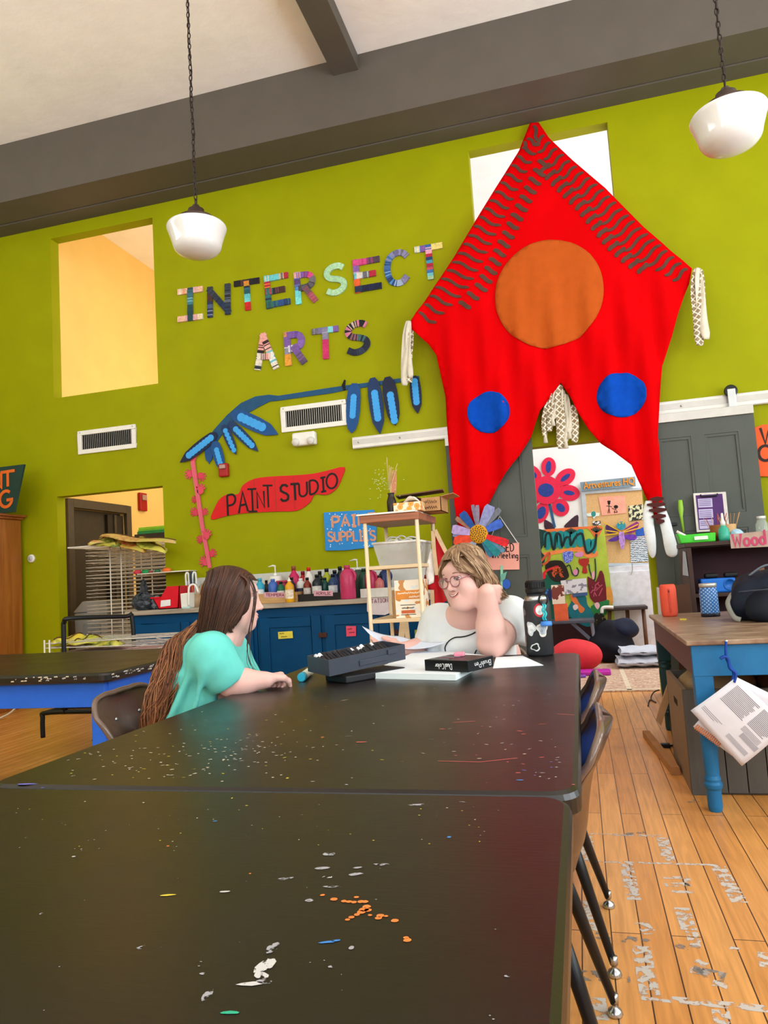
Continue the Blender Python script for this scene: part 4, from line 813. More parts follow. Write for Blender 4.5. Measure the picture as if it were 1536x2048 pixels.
doorR = slide_door('door_3', .60, 1.425, 2.26, YD + .005, [(.71, .95, 1.42, 2.06), (1.05, 1.30, 1.42, 2.06), (.71, .95, .25, 1.30), (1.05, 1.30, .25, 1.30)])
M_alu = mat('#b5b0aa', 0.35, 0.6, var=0.05, stretch=(1, 1, 1), name='aluminium')
for o, x0, x1 in ((doorL, -1.045, -.305), (doorR, .60, 1.425)): lab(MB().box((x0, YD - .012, 2.19), (x1, YD, 2.262)).build('hanger_plate', M_alu, o, bevel=.002), 'aluminium plate along the door top')
MB().box((.70, YD - .025, 1.35), (.78, YD + .005, 1.375)).build('door_handle', M_blackmetal, doorR, bevel=.004)
def track(name, label, x0, x1, z):
    t = thing(name, label, 'door track', ((x0 + x1) / 2, YW, z)); M_tr = mat('#d6d2cb', .35, .3, var=.05)
    mb = MB(); mb.box((x0, YW - .045, z - .05), (x1, YW - .035, z + .045)); mb.box((x0, YW - .045, z + .040), (x1, YW, z + .05)); mb.box((x0, YW - .035, z - .055), (x1, YW, z - .047)); mb.build('rail', M_tr, t, bevel=.002)
    MB().box((x0, YW - .047, z - .02), (x1, YW - .0451, z + .028)).build('rail_channel', M_alu, t)
    for x in (x0 + .06, x0 + .45, x1 - .1): MB().sph((x, YW - .048, z + .0), .009, nu=8, nv=6).build('bolt', M_steel, t, smooth=True)
    return t
track('door_track', 'pale metal sliding-door track left of the red banner', -1.912, -.30, 2.325); trR = track('door_track', 'pale metal sliding-door track right of the red banner', .46, 1.95, 2.325)
for x in (1.285,):
    w = MB(); w.lathe([(.045, -.012), (.05, -.01), (.05, .01), (.045, .012), (0, .012)], (x, YW - .075, 2.395), Matrix.Rotation(math.pi / 2, 4, 'X')); w = w.build('roller', M_blackmetal, trR, smooth=True); MB().box((x - .03, YW - .098, 2.26), (x + .03, YW - .09, 2.41)).build('roller_strap', M_steel, trR, bevel=.01)

# pink notice on a string, on the left door
def PD(px, py, off=0.): return at(px, py, Y=YD - .006 - off)
t = thing('paper_notice', 'pink paper notice reading CLOSED in Meeting hung on a cord on the grey door', 'notice', PD(1000, 1138))
mb = MB(); mb.prism([PD(970, 1092), PD(1038, 1085), PD(1039, 1139), PD(972, 1140)], NW * .002); mb.build('sheet', mat('#f2a99a', .8, var=.03), t)
mb = MB(); text_fit(mb, 'CLOSED', PD(978, 1106, .002), PD(1028, 1102, .002), .065, .008, NW, .001); text_fit(mb, 'in Meeting', PD(984, 1116, .002), PD(1036, 1117, .002), .062, .007, NW, .001); mb.build('handwriting', M_ink, t)
mb = MB(); mb.tube([PD(975, 1092, .004), PD(999, 1032, .006), PD(1036, 1087, .004)], .005); mb.build('cord', mat('#e4e4e2', .7), t, smooth=True)
MB().lathe([(.008, 0), (.008, .03), (0, .03)], PD(999, 1031, -.01), Matrix.Rotation(math.pi / 2, 4, 'X'), n=10).build('hook', M_steel, t)
# recycled-card flower
fl = thing('card_flower', 'flower of painted card strips around an orange dotted disc, on the grey door', 'wall art', PD(957, 1065, .12)); fc = PD(957, 1068, .125)
px2 = 6.1 / 1456.65
def petal(ang, r0, r1, w, c, off, cut=False, label=None):
    a = math.radians(ang); d = Vector((math.cos(a), 0, math.sin(a))); s = Vector((-d.z, 0, d.x)); w *= px2; r0 *= px2; r1 *= px2; mb = MB()
    pr = [(0, .5), (.5, .85), (.85, 1), (1, .75)] if not cut else [(0, .8), (.6, 1), (.85, 1), (1, .25)]
    pl = [fc + d * (r0 + (r1 - r0) * t) + s * w / 2 * k for t, k in pr] + [fc + d * (r0 + (r1 - r0) * t) - s * w / 2 * k for t, k in reversed(pr)]; mb.prism([p + NW * off for p in pl], NW * .004); o = mb.build('petal', mat(c, .6, var=.25, scale=30), fl)
    if label: lab(o, label)
for a, r1, w, c, off, cut, l in [(62, 62, 22, '#8d93c4', .006, False, 'lilac petal'), (22, 52, 19, '#3c64c8', .004, False, 'blue petal'), (124, 55, 17, '#1e4f9c', .006, False, 'dark blue petal'), (165, 54, 20, '#b7a0d8', .008, False, 'lavender petal'), (196, 53, 22, '#e2492c', .004, True, 'orange-red petal'), (-22, 62, 16, '#d8202a', .008, False, 'red petal'), (97, 60, 8, '#7d7488', .002, False, None), (88, 58, 8, '#8a7f96', .003, False, None), (140, 56, 10, '#a0705c', .001, False, None), (178, 52, 8, '#8a8fc0', .001, False, None), (45, 66, 12, '#6f7480', .001, False, None), (-50, 58, 16, '#1f7f88', .006, False, 'teal petal'), (-38, 62, 10, '#5a86a0', .003, False, None), (-62, 52, 14, '#2a6f8f', .002, False, None), (-120, 44, 14, '#8f9bb8', .003, False, None), (-140, 40, 10, '#a8a0b0', .002, False, None)]: petal(a, 12, r1, w, c, off, cut, l)
mb = MB(); mb.lathe([(0, .018), (.06, .018), (.078, .01), (.082, 0), (0, 0)], fc, Matrix.Rotation(math.pi / 2, 4, 'X'), n=28); hub = mb.build('hub', mat('#d8971f', .7, var=.1), fl, smooth=True)
mb = MB(); rnd = random.Random(2)
for k in range(46):
    r = .068 * math.sqrt((k + .5) / 46); a = k * 2.4; c = fc + Vector((r * math.cos(a), -.0185, r * math.sin(a))); mb.prism([c + Vector((.004 * math.cos(i * 1.05), 0, .007 * math.sin(i * 1.05))) for i in range(6)], NW * .001)
mb.build('ink_dots', M_ink, hub)['kind'] = 'stuff'
# second paper flower, teal and blue, lower on the door
t = thing('paper_flower', 'small teal and blue paper flower low on the grey door beside the seated woman', 'wall art', PD(1012, 1190)); mb = MB(); mb.prism([PD(x, y, .004) for x, y in ((1001, 1131), (1006, 1131), (1006, 1200), (1001, 1200))], NW * .004); mb.build('stem', mat('#8fd0b4', .7), t)
mb = MB(); mb.prism([PD(x, y, .01) for x, y in ((1000, 1150), (1014, 1143), (1010, 1158), (1003, 1164))], NW * .003); mb.build('petal', mat('#6fae9c', .7), t); mb = MB(); mb.prism([PD(1013 + 8 * math.cos(i * .7), 1168 + 10 * math.sin(i * .7), .01) for i in range(9)], NW * .003); mb.build('petal', mat('#2f5fc0', .7), t)

# ================================================================== PAINT COUNTER
M_cab = mat('#00426f', 0.5, var=0.06, scale=6, spec=0.15, name='dark_blue_cabinet'); M_wtop = wood('#8d8174', '#b3a797', 0.5, axis=0, scale=5, name='worn_worktop')
CX0, CX1, CY, CZ = -3.945, -1.12, 5.73, .922
t = MB().box((CX0 - .01, CY, CZ - .04), (CX1, YW - .016, CZ)).build('worktop', M_wtop, bevel=.006); tag(t, 'long worn wooden worktop over the dark blue cabinets', 'worktop')
t = MB().box((-3.57, YW - .016, CZ), (CX1, YW - .001, 1.19)).build('backsplash', mat('#c9c8c4', .5, var=.04)); tag(t, 'pale grey splashback board behind the paint bottles', 'splashback')
M_rust = mat('#4a2a20', .6, .3)
def cabinet(label, x0, x1, doors):
    t = thing('base_cabinet', label, 'cabinet', ((x0 + x1) / 2, CY + .3, 0)); yf = CY + .05
    mb = MB(); mb.box((x0, yf, .08), (x1, YW - .016, CZ - .0405)); mb.box((x0, yf + .05, 0), (x1, YW - .016, .08)); mb.build('body', M_cab, t, bevel=.003)
    for a, b, hinge in doors:
        d = MB(); st = .085
        for lo, hi in (((a, .12), (a + st, CZ - .12)), ((b - st, .12), (b, CZ - .12)), ((a + st, .12), (b - st, .12 + st)), ((a + st, CZ - .12 - st), (b - st, CZ - .12))): d.box((lo[0], yf - .02, lo[1]), (hi[0], yf, hi[1]))
        d.box((a + st, yf - .010, .12 + st), (b - st, yf, CZ - .12 - st)); dd = d.build('door', M_cab, t, bevel=.003)
        x = b + .0 if hinge > 0 else a; MB().box((x - .018, yf - .034, .62), (x + .018, yf - .018, .66)).build('latch', M_rust, dd, bevel=.004)
    return t
cabinet('dark blue base cabinet at the left end of the counter, behind the girl', -3.925, -2.70, [(-3.89, -3.33, 1), (-3.29, -2.73, -1)]); c2 = cabinet('dark blue base cabinet with a yellow tag and a pink note on its doors', -2.695, -1.50, [(-2.665, -2.115, 1), (-2.08, -1.53, -1)]); cabinet('dark blue base cabinet at the right end, behind the dowel shelf', -1.495, -1.13, [(-1.47, -1.15, -1)])
yf = CY + .05 - .0215
def PC(px, py, o=0.): return at(px, py, Y=yf - o)
t = thing('sticky_note', 'yellow note stuck on the dark blue cabinet door', 'note', PC(571, 1277)); mb = MB(); mb.prism([PC(556, 1264), PC(585, 1262), PC(586, 1276), PC(557, 1278)], NW * .001); mb.build('paper', mat('#dcd04a', .7), t); mb = MB(); scribble(mb, PC(559, 1269, .001), PC(568, 1268, .001), .014, .003, NW, 4); scribble(mb, PC(562, 1275, .001), PC(574, 1274, .001), .012, .003, NW, 5); mb.build('handwriting', M_ink, t)
t = thing('sticky_note', 'pink note stuck on the dark blue cabinet door', 'note', PC(702, 1272)); mb = MB(); mb.prism([PC(692, 1252), PC(712, 1252), PC(712, 1272), PC(693, 1273)], NW * .001); mb.build('paper', mat('#e2506e', .7), t); mb = MB(); scribble(mb, PC(695, 1260, .001), PC(704, 1259, .001), .014, .003, NW, 4); scribble(mb, PC(698, 1267, .001), PC(709, 1266, .001), .014, .003, NW, 5); mb.build('handwriting', M_ink, t)

# ---- bottles and tubs on the counter
PROFILES = {
 'bottle': [(.9, 0), (1, .03), (1, .62), (.92, .72), (.5, .82), (.38, .86), (.38, .9)], 'squeeze': [(.92, 0), (1, .03), (1, .68), (.9, .78), (.6, .86), (.4, .88)],
 'jug': [(.95, 0), (1, .03), (1, .66), (.9, .8), (.62, .92), (.36, .955), (.36, .97)], 'jar': [(.95, 0), (1, .04), (1, .84), (.94, .88), (.94, .9)]}
def cpx(px, Y): return at(px, 1195, Y=Y).x
def bottle(label, px, Y, w, h, col, cap='#17181a', kind='bottle', labcol=None, base=None, group=None, tip=False):
    """w, h in metres; stands on the counter or on base"""
    x = cpx(px, Y); z = CZ if base is None else base; t = thing('paint_bottle', label, 'bottle', (x, Y, z), group); r = w / 2; pr = PROFILES[kind]
    MB().lathe([(0, 0)] + [(r * a, h * b) for a, b in pr] + [(0, h * pr[-1][1])], (x, Y, z), n=20).build('body', mat(col, .3, var=.08), t, smooth=True)
    hb = h * pr[-1][1]; cr = r * pr[-1][0] * 1.12
    if tip: MB().lathe([(cr, 0), (cr, h * .05), (cr * .45, h * .08), (cr * .3, h * .16), (0, h * .165)], (x, Y, z + hb - .002), n=14).build('cap', mat(cap, .35), t, smooth=True)
    elif cap: MB().lathe([(cr, 0), (cr, h * .11), (cr * .9, h * .12), (0, h * .12)], (x, Y, z + hb - .002), n=16).build('cap', mat(cap, .35), t, smooth=True)
    if labcol:
        q = MB(); q.grid(lambda i, j: Vector((x + (r + .0012) * math.cos(math.radians(200 + 140 * i)), Y + (r + .0012) * math.sin(math.radians(200 + 140 * i)), z + h * (.16 + .38 * j))), 12, 3); q.build('label', mat(labcol, .6, var=.3, scale=60), t, smooth=True)
    return t
def pump(t, x, Y, z, col):
    m = mat(col, .35); q = MB(); q.tube([(x, Y, z), (x, Y, z + .075)], .006); q.tube([(x + .004, Y, z + .075), (x - .02, Y - .004, z + .082), (x - .062, Y - .01, z + .072)], [.009, .008, .005]); q.lathe([(.018, 0), (.018, .022), (0, .022)], (x, Y, z - .012), n=12); q.build('pump', m, t, smooth=True)
M_trayw = wood('#b98a55', '#d0a46c', .55, axis=0)
def tray(name, label, px0, px1, Y0, Y1, h, m, th=.01, cat='tray'):
    x0, x1 = cpx(px0, Y0), cpx(px1, Y0); t = thing(name, label, cat, ((x0 + x1) / 2, (Y0 + Y1) / 2, CZ)); mb = MB(); z = CZ + .0005
    mb.box((x0, Y0, z), (x1, Y1, z + th))
    for lo, hi in (((x0, Y0), (x1, Y0 + th)), ((x0, Y1 - th), (x1, Y1)), ((x0, Y0 + th), (x0 + th, Y1 - th)), ((x1 - th, Y0 + th), (x1, Y1 - th))): mb.box((lo[0], lo[1], z + th), (hi[0], hi[1], z + h))
    mb.build('tray_body', m, t, bevel=.002); return t, x0, x1
tr1, a0, a1 = tray('bottle_tray', 'wooden tray of bottles with a TEMPERA tag on its front', 512, 594, 5.84, 6.12, .085, M_trayw)
tr2, b0, b1 = tray('bottle_tray', 'black tray of paint bottles with an ACRYLIC tag on its front', 596, 682, 5.86, 6.13, .06, mat('#1a1614', .5))
tr3, d0, d1 = tray('bottle_tray', 'white plastic tray of jugs at the right end of the counter', 721, 800, 5.90, 6.2, .075, mat('#d9d4cb', .5))
M_tagp = mat('#d9a6b0', .8)
def front_tag(tr, px0, px1, py, Y, h, s, col=M_tagp):
    a, b = at(px0, py, Y=Y - .002), at(px1, py, Y=Y - .002); mb = MB(); mb.prism([a, b, b + Vector((0, 0, h)), a + Vector((0, 0, h))], NW * .0012); p = mb.build('paper_tag', col, tr)
    q = MB(); text_fit(q, s, a + Vector((.02, -.0014, h * .25)), b + Vector((-.02, -.0014, h * .25)), h * .5, h * .1, NW, .0008); q.build('handwriting', mat('#7d2a4a', .7), tr)
front_tag(tr1, 528, 573, 1195, 5.84, .045, 'TEMPERA'); front_tag(tr2, 628, 666, 1192, 5.86, .045, 'ACRYLIC')
cz1, cz2, cz3 = CZ + .0105, CZ + .0105, CZ + .0105
B = bottle
B('cyan squeeze bottle with white label, leftmost in the TEMPERA tray', 521, 5.93, .085, .21, '#2f9fc0', '#3aa8c8', 'bottle', '#dfe8ea', cz1)
B('medium blue bottle in the TEMPERA tray, right of the cyan one', 547, 5.93, .085, .20, '#3f66b8', '#4a70c0', 'squeeze', None, cz1)
B('green bottle with black cap and pale label in the TEMPERA tray', 563, 5.92, .07, .17, '#1f6a4a', '#121312', 'bottle', '#d8dcd2', cz1)
B('small black bottle between the cyan and blue TEMPERA bottles', 534, 6.04, .06, .19, '#1b1d1f', '#121312', 'bottle', None, cz1)
B('dark purple bottle at the right end of the TEMPERA tray', 585, 6.0, .07, .2, '#33243c', '#121312', 'bottle', None, cz1)
B('yellow paint bottle standing on the counter in front of the TEMPERA tray', 580, 5.79, .078, .2, '#dba11c', '#efece2', 'bottle', '#e6d6c0', None, tip=True)
t = B('tall white pump jug behind the blue bottle', 553, 6.2, .13, .26, '#e4e2dc', None, 'jar'); pump(t, cpx(553, 6.2), 6.2, CZ + .25, '#ecebe6')
B('clear tub with crimson lid behind the TEMPERA tray', 566, 6.17, .11, .19, '#9c2f4a', '#b03a55', 'jar')
t = B('yellow pump bottle behind the girl’s head', 494, 6.15, .07, .2, '#d8cf2c', None, 'bottle'); pump(t, cpx(494, 6.15), 6.15, CZ + .185, '#d8d22c')
B('magenta bottle with copper cap, tallest left of the ACRYLIC tray', 590, 6.17, .1, .31, '#c01f5a', '#8f4a30', 'bottle')
B('white bottle with navy foot leaning by the ACRYLIC tray', 603, 6.06, .08, .19, '#dcdcdc', '#e8e8e8', 'squeeze', '#2a3050', cz2)
B('red bottle at the back left of the ACRYLIC tray', 608, 6.2, .085, .26, '#a81c22', '#7a1418', 'bottle')
B('white bottle with a red cap behind the ACRYLIC tray', 620, 6.18, .085, .29, '#e4ddd8', '#c8261e', 'bottle')
B('rust-red bottle with pale label in the ACRYLIC tray', 616, 5.96, .07, .19, '#7d2a1c', '#171514', 'bottle', '#c9c2ba', cz2)
B('wide black bottle with white label in the ACRYLIC tray', 636, 5.95, .09, .21, '#1d2730', '#101214', 'bottle', '#d5d5d2', cz2)
B('dark green bottle in the middle of the ACRYLIC tray', 651, 6.0, .08, .18, '#144a44', '#0f2f2c', 'bottle', None, cz2)
B('olive-yellow bottle with black cap behind the green one', 656, 6.17, .09, .27, '#a3a82c', '#15161a', 'bottle')
B('navy bottle with white label at the right of the ACRYLIC tray', 668, 5.95, .085, .205, '#27406a', '#101420', 'bottle', '#ccd0d6', cz2)
B('indigo bottle behind the labelled navy one', 672, 6.14, .085, .25, '#1c2658', '#12131f', 'bottle')
B('black bottle at the far right behind the ACRYLIC tray', 683, 6.2, .09, .28, '#1f2430', '#0f1116', 'bottle')
B('small black bottle at the back between the red bottles and the olive one', 642, 6.19, .08, .25, '#23262c', '#101114', 'bottle')
B('small teal bottle tucked behind the wide black bottle', 644, 6.07, .06, .18, '#1f5f66', '#131718', 'bottle', None, cz2)
def jug(label, px, Y, w, h, col, cap, base=None):
    t = B(label, px, Y, w, h, col, cap, 'jug', None, base); x = cpx(px, Y); z = CZ if base is None else base; r = w / 2
    MB().tube(smoothpath([(x + r * .35, Y, z + h * .93), (x + r * .8, Y - .01, z + h * .9), (x + r * 1.12, Y - .012, z + h * .75), (x + r * .98, Y - .008, z + h * .58)], 4), .011).build('handle', mat(col, .3, var=.08), t, smooth=True); return t
jug('large raspberry pink paint jug standing at the counter front', 697, 5.83, .13, .26, '#c03a66', '#b83a5c')
t = jug('grey-green pump jug right of the raspberry jug', 718, 6.1, .11, .25, '#3a4a46', None); pump(t, cpx(718, 6.1), 6.1, CZ + .25, '#d8d8cc')
jug('dark green jug at the left of the white tray', 731, 6.0, .11, .22, '#24493c', '#1a3328', cz3); jug('crimson jug in the white tray behind the shelf dowel', 743, 5.97, .1, .22, '#a8284e', '#8f2244', cz3)
B('salmon bottle in the white tray seen through the shelf', 760, 5.98, .085, .17, '#c06a66', '#1c1716', 'bottle', None, cz3); jug('navy blue jug at the right of the white tray', 772, 6.05, .11, .22, '#22315f', '#1a2448', cz3)
B('pale blue bottle in the white tray beside the navy jug', 752, 6.12, .08, .2, '#6a86b0', '#2a3a5a', 'bottle', None, cz3)
# left end of the counter
def cpt(px, py, Y): return at(px, py, Y=Y)
t = thing('trash_bag', 'crumpled dark grey plastic bag at the left end of the counter', 'bag', (cpx(292, 6.0), 6.0, CZ)); mb = MB(); rn = random.Random(6); p0 = Vector((cpx(287, 5.95), 5.95, CZ + .075)); mb.sph(p0, (.11, .09, .08), nu=22, nv=14); mb.sph(p0 + Vector((.0, 0, .1)), (.035, .03, .1), nu=12, nv=8)
for v in mb.bm.verts: v.co += Vector((rn.uniform(-.016, .016), rn.uniform(-.016, .016), rn.uniform(-.014, .014))); v.co.z = max(v.co.z, CZ + .001)
mb.build('crumpled_film', mat('#3a3f47', .25, var=.3, scale=25), t)
mb = MB(); p1 = Vector((cpx(312, 5.98), 5.98, CZ + .06)); mb.sph(p1, (.075, .06, .06), nu=18, nv=12)
for v in mb.bm.verts: v.co += Vector((rn.uniform(-.012, .012), rn.uniform(-.012, .012), rn.uniform(-.01, .01))); v.co.z = max(v.co.z, CZ + .001)
lab(mb.build('crumpled_film', mat('#7d868e', .2, var=.25, scale=30, alpha=.85), t), 'clear plastic part')
t = thing('storage_bin', 'red plastic bin with a scooped front and white label, on the counter', 'bin', (cpx(342, 5.95), 5.95, CZ)); x0, x1 = cpx(323, 5.9), cpx(366, 5.9)
mb = MB(); y0, y1 = 5.85, 6.1; z = CZ + .001
mb.prism([(x0, y0, z), (x1 - .02, y0, z), (x1, y0, z + .2), (x0 + .09, y0, z + .2), (x0 + .02, y0, z + .1), (x0 - .06, y0, z + .1)], (0, .008, 0)); mb.prism([(x0, y1, z), (x1 - .02, y1, z), (x1, y1, z + .2), (x0 + .09, y1, z + .2), (x0 + .02, y1, z + .1), (x0 - .06, y1, z + .1)], (0, .008, 0))
mb.prism([(x0, y0, z), (x0, y1, z), (x0 - .06, y1, z + .1), (x0 - .06, y0, z + .1)], (.008, 0, 0)); mb.prism([(x1 - .02, y0, z), (x1 - .02, y1, z), (x1, y1, z + .2), (x1, y0, z + .2)], (-.008, 0, 0)); mb.box((x0, y0, z), (x1 - .02, y1, z + .008)); mb.prism([(x0 - .075, y0 - .012, z + .1), (x0 + .02, y0 - .012, z + .1), (x0 + .02, y0 - .012, z + .112), (x0 - .075, y0 - .012, z + .112)], (0, .28, 0))
mb.build('bin_body', mat('#d4122c', .35, var=.05), t); mb = MB(); mb.prism([cpt(321, 1214, y0 - .002), cpt(341, 1211, y0 - .002), cpt(341, 1199, y0 - .002), cpt(322, 1201, y0 - .002)], NW * .001); mb.build('paper_label', mat('#e8e4e6', .7), t)
t = thing('brush_caddy', 'white square caddy beside the red bin', 'caddy', (cpx(374, 5.9), 5.9, CZ)); x = cpx(374, 5.88); mb = MB(); mb.prism([(x - .045, 5.85, CZ), (x + .04, 5.85, CZ), (x + .045, 5.85, CZ + .135), (x - .05, 5.85, CZ + .13)], (0, .09, 0)); mb.build('box', M_wplast, t, bevel=.006); mb = MB(); mb.tube(smoothpath([(x + .035, 5.845, CZ + .02), (x + .04, 5.84, CZ + .1), (x + .045, 5.85, CZ + .19), (x + .09, 5.87, CZ + .2), (x + .12, 5.87, CZ + .13)], 4), .009); mb.build('handle', M_wplast, t, smooth=True)
def brushjar(label, px, Y, r, h, col, n, seed, bh=.12):
    x = cpx(px, Y); t = thing('brush_jar', label, 'jar', (x, Y, CZ)); MB().lathe([(0, 0), (r, 0), (r, h), (r * .92, h), (r * .9, .01), (0, .01)], (x, Y, CZ), n=20).build('jar', mat(col, .3), t, smooth=True); rn = random.Random(seed)
    for k in range(n):
        a = k * 2.4; q = MB(); e = Vector((x + r * 1.4 * math.cos(a), Y + r * 1.2 * math.sin(a), CZ + h + bh * rn.uniform(.5, 1))); q.use(mat(rn.choice(['#b8743c', '#8f2a1c', '#2b2622', '#c9a36a']), .4)); q.tube([(x + r * .4 * math.cos(a), Y + r * .4 * math.sin(a), CZ + .02), e], .004, n=6); q.use(mat('#b3743c', .8)); q.tube([e, e + Vector((.004 * math.cos(a), 0, .02))], [.006, .002], n=6); q.build('paintbrush', parent=t, smooth=True)
brushjar('jar of paintbrushes beside the white caddy', 391, 5.98, .05, .12, '#a88a6a', 9, 3, .09)
t = thing('clip_holder', 'white wall box with clips standing behind the brush jar', 'holder', (cpx(385, 6.2), 6.2, CZ)); x = cpx(386, 6.2); MB().box((x - .05, 6.15, CZ), (x + .05, 6.25, CZ + .24)).build('box', mat('#c4ccd0', .4), t, bevel=.006)
for dx, c in ((-.03, '#e6e6e4'), (.02, '#2f3f50'), (.045, '#dfe2e4')): MB().tube(smoothpath([(x + dx, 6.145, CZ + .16), (x + dx, 6.135, CZ + .30), (x + dx + .025, 6.14, CZ + .31), (x + dx + .03, 6.14, CZ + .2)], 4), .009).build('clip', mat(c, .35), t, smooth=True)
t = MB().box((cpx(366, 5.78), 5.76, CZ), (cpx(381, 5.78), 5.80, CZ + .012)).build('sponge', mat('#a9cdd0', .8)); tag(t, 'pale blue sponge pad on the counter edge below the white caddy', 'sponge')
MB()
t = thing('note_card', 'white STATION card hanging over the counter edge beside the dowel shelf', 'card', cpt(752, 1228, 5.722)); mb = MB(); mb.prism([cpt(x, y, 5.722) for x, y in ((734, 1197), (777, 1195), (779, 1226), (770, 1230), (740, 1229), (734, 1222))], NW * .002); mb.build('card', mat('#d6cdd4', .7), t); mb = MB(); text_fit(mb, 'STATION', cpt(737, 1207, 5.719), cpt(776, 1204, 5.719), .032, .005, NW, .001); mb.build('handwriting', mat('#8a4a5c', .7), t)

# ================================================================== DOWEL SHELF
SX0, SX1, SY0, SY1 = -1.40, -1.035, 4.80, 5.36
def SF(px, py, Y=4.8): return at(px, py, Y=Y)
M_dow = wood('#e0c9a3', '#efdcbc', .5, axis=2, name='pale_dowel'); M_oak = wood('#8a4a22', '#b0683a', .4, axis=0, name='red_oak'); M_pine = wood('#d9bd92', '#e8d2ae', .5, axis=0, name='pine')
sh = thing('dowel_shelf', 'tall wooden shelf on pale dowel legs in front of the counter', 'shelf', ((SX0 + SX1) / 2, (SY0 + SY1) / 2, 0))
zt = SF(740, 1030).z
mb = MB(); mb.box((SX0 - .03, SY0 - .02, zt - .055), (SX1 + .02, SY1 + .03, zt - .005)); lab(mb.build('top_board', M_oak, sh, bevel=.004), 'red-brown wooden top'); MB().box((SX0 - .05, SY0 - .03, zt - .004), (SX1 + .0, SY1 - .05, zt + .008)).build('top_sheet', M_wplast, sh, bevel=.002)
for x in (SX0, SX1):
    for y in (SY0, SY1): MB().tube([(x, y, 0), (x, y, zt - .05)], .0135, n=14).build('leg', M_dow, sh, smooth=True)
zs = [SF(750, 1136).z, SF(756, 1243).z, SF(760, 1315).z, .12]
for z in zs: MB().box((SX0 - .01, SY0 - .01, z - .012), (SX1 + .01, SY1 + .01, z + .012)).build('shelf_board', M_pine, sh, bevel=.003)
# on top
zt2 = zt + .0085
p = SF(784, 1020, 4.98); p.z = zt2; t = thing('bud_vase', 'dark brown bud vase of dried grasses on top of the dowel shelf', 'vase', p); MB().lathe([(0, 0), (.03, 0), (.033, .02), (.034, .09), (.026, .115), (.02, .135), (.026, .15), (.022, .15), (.015, .13), (0, .1)], p, n=20).build('vase', mat('#2c211b', .3), t, smooth=True)
rn = random.Random(9); mb = MB(); mb.use(mat('#cdb283', .9))
for k in range(16):
    a = rn.uniform(0, 6.28); ln = rn.uniform(.16, .30); sp = rn.uniform(.01, .05); mb.tube(smoothpath([p + Vector((0, 0, .12)), p + Vector((sp * .4 * math.cos(a), sp * .4 * math.sin(a), .12 + ln * .5)), p + Vector((sp * math.cos(a) + .02, sp * math.sin(a), .12 + ln))], 3), .0022, n=5)
mb.build('dried_stems', parent=t, weld=False)
mb = MB(); mb.use(mat('#c2cf9a', .9))
for k in range(70):
    c = p + Vector((rn.gauss(-.05, .045), rn.gauss(0, .03), rn.gauss(.24, .05))); mb.sph(c, (.0045, .0045, .003), nu=5, nv=4)
mb.build('pale_sprigs', parent=t, weld=False); bpy.data.objects[-1 if False else 'pale_sprigs']['kind'] = 'stuff'
mb = MB(); mb.use(mat('#c98a6a', .9)); 
for k in range(5): mb.tube([p + Vector((.01 + .006 * k, 0, .14)), p + Vector((.014 + .007 * k, -.005, .24)), p + Vector((.016 + .008 * k, -.005, .31))], [.002, .007, .001], n=6)
mb.build('seed_heads', parent=t, weld=False)
def floral():
    m = bpy.data.materials.new('floral_card'); m.use_nodes = True; nt = m.node_tree; b = nt.nodes['Principled BSDF']; N = nt.nodes.new; L = nt.links.new; tc = N('ShaderNodeTexCoord'); v = N('ShaderNodeTexVoronoi'); v.inputs['Scale'].default_value = 28; L(tc.outputs['Object'], v.inputs['Vector']); cr = N('ShaderNodeValToRGB'); e = cr.color_ramp.elements; e[0].position = .0; e[0].color = lin('#c9622c'); e[1].position = .62; e[1].color = lin('#f0e2c0'); q = e.new(.3); q.color = lin('#e0a92f'); q = e.new(.5); q.color = lin('#d98a50'); L(v.outputs['Distance'], cr.inputs[0]); L(cr.outputs[0], b.inputs['Base Color']); b.inputs['Roughness'].default_value = .5; return m
pa = SF(787, 1018, 4.84); pb = SF(848, 1013, 4.84); t = thing('tissue_box', 'low orange floral tissue box on top of the dowel shelf', 'box', (.5 * (pa.x + pb.x), 4.9, zt2)); mb = MB(); mb.box((pa.x, 4.84, zt2), (pb.x - .02, 4.96, zt2 + .062)); mb.build('carton', floral(), t, bevel=.002); mb = MB(); mb.grid(lambda i, j: Vector((pa.x + .06 + .12 * i, 4.87 + .06 * j, zt2 + .062 + .03 * math.sin(math.pi * i) * (1 + .5 * math.sin(9 * j + 4 * i)))), 10, 8); s = mb.build('tissue', mat('#f2eee8', .9), t, smooth=True)
t = thing('binder_stack', 'black folder and brown board slanting across the shelf top', 'folder', (SX1 - .1, 5.05, zt2)); Mx = Matrix.Translation((-1.17, 5.14, zt2 + .085)) @ Matrix.Rotation(math.radians(-11), 4, 'Y'); MB().box((-.13, -.08, -.012), (.10, .1, .012), Mx).build('black_folder', mat('#17171a', .4), t, bevel=.004); Mx2 = Matrix.Translation((-1.12, 5.14, zt2 + .14)) @ Matrix.Rotation(math.radians(-4), 4, 'Y') @ rotz(.12); MB().box((-.12, -.09, -.004), (.22, .1, .004), Mx2).build('brown_board', mat('#6b4a38', .7), t); MB().box((-1.25, 5.02, zt2), (-1.06, 5.22, zt2 + .05)).build('spiral_pad', mat('#cfc8bd', .7), t, bevel=.003)
t = thing('cardboard_box', 'open cardboard box with dark print at the right of the shelf top', 'box', (-.985, 5.2, zt2)); mb = MB(); x0, x1, y0, y1 = -1.045, -.90, 5.02, 5.30
for lo, hi in (((x0, y0), (x1, y0 + .005)), ((x0, y1 - .005), (x1, y1)), ((x0, y0), (x0 + .005, y1)), ((x1 - .005, y0), (x1, y1))): mb.box((lo[0], lo[1], zt2), (hi[0], hi[1], zt2 + .1))
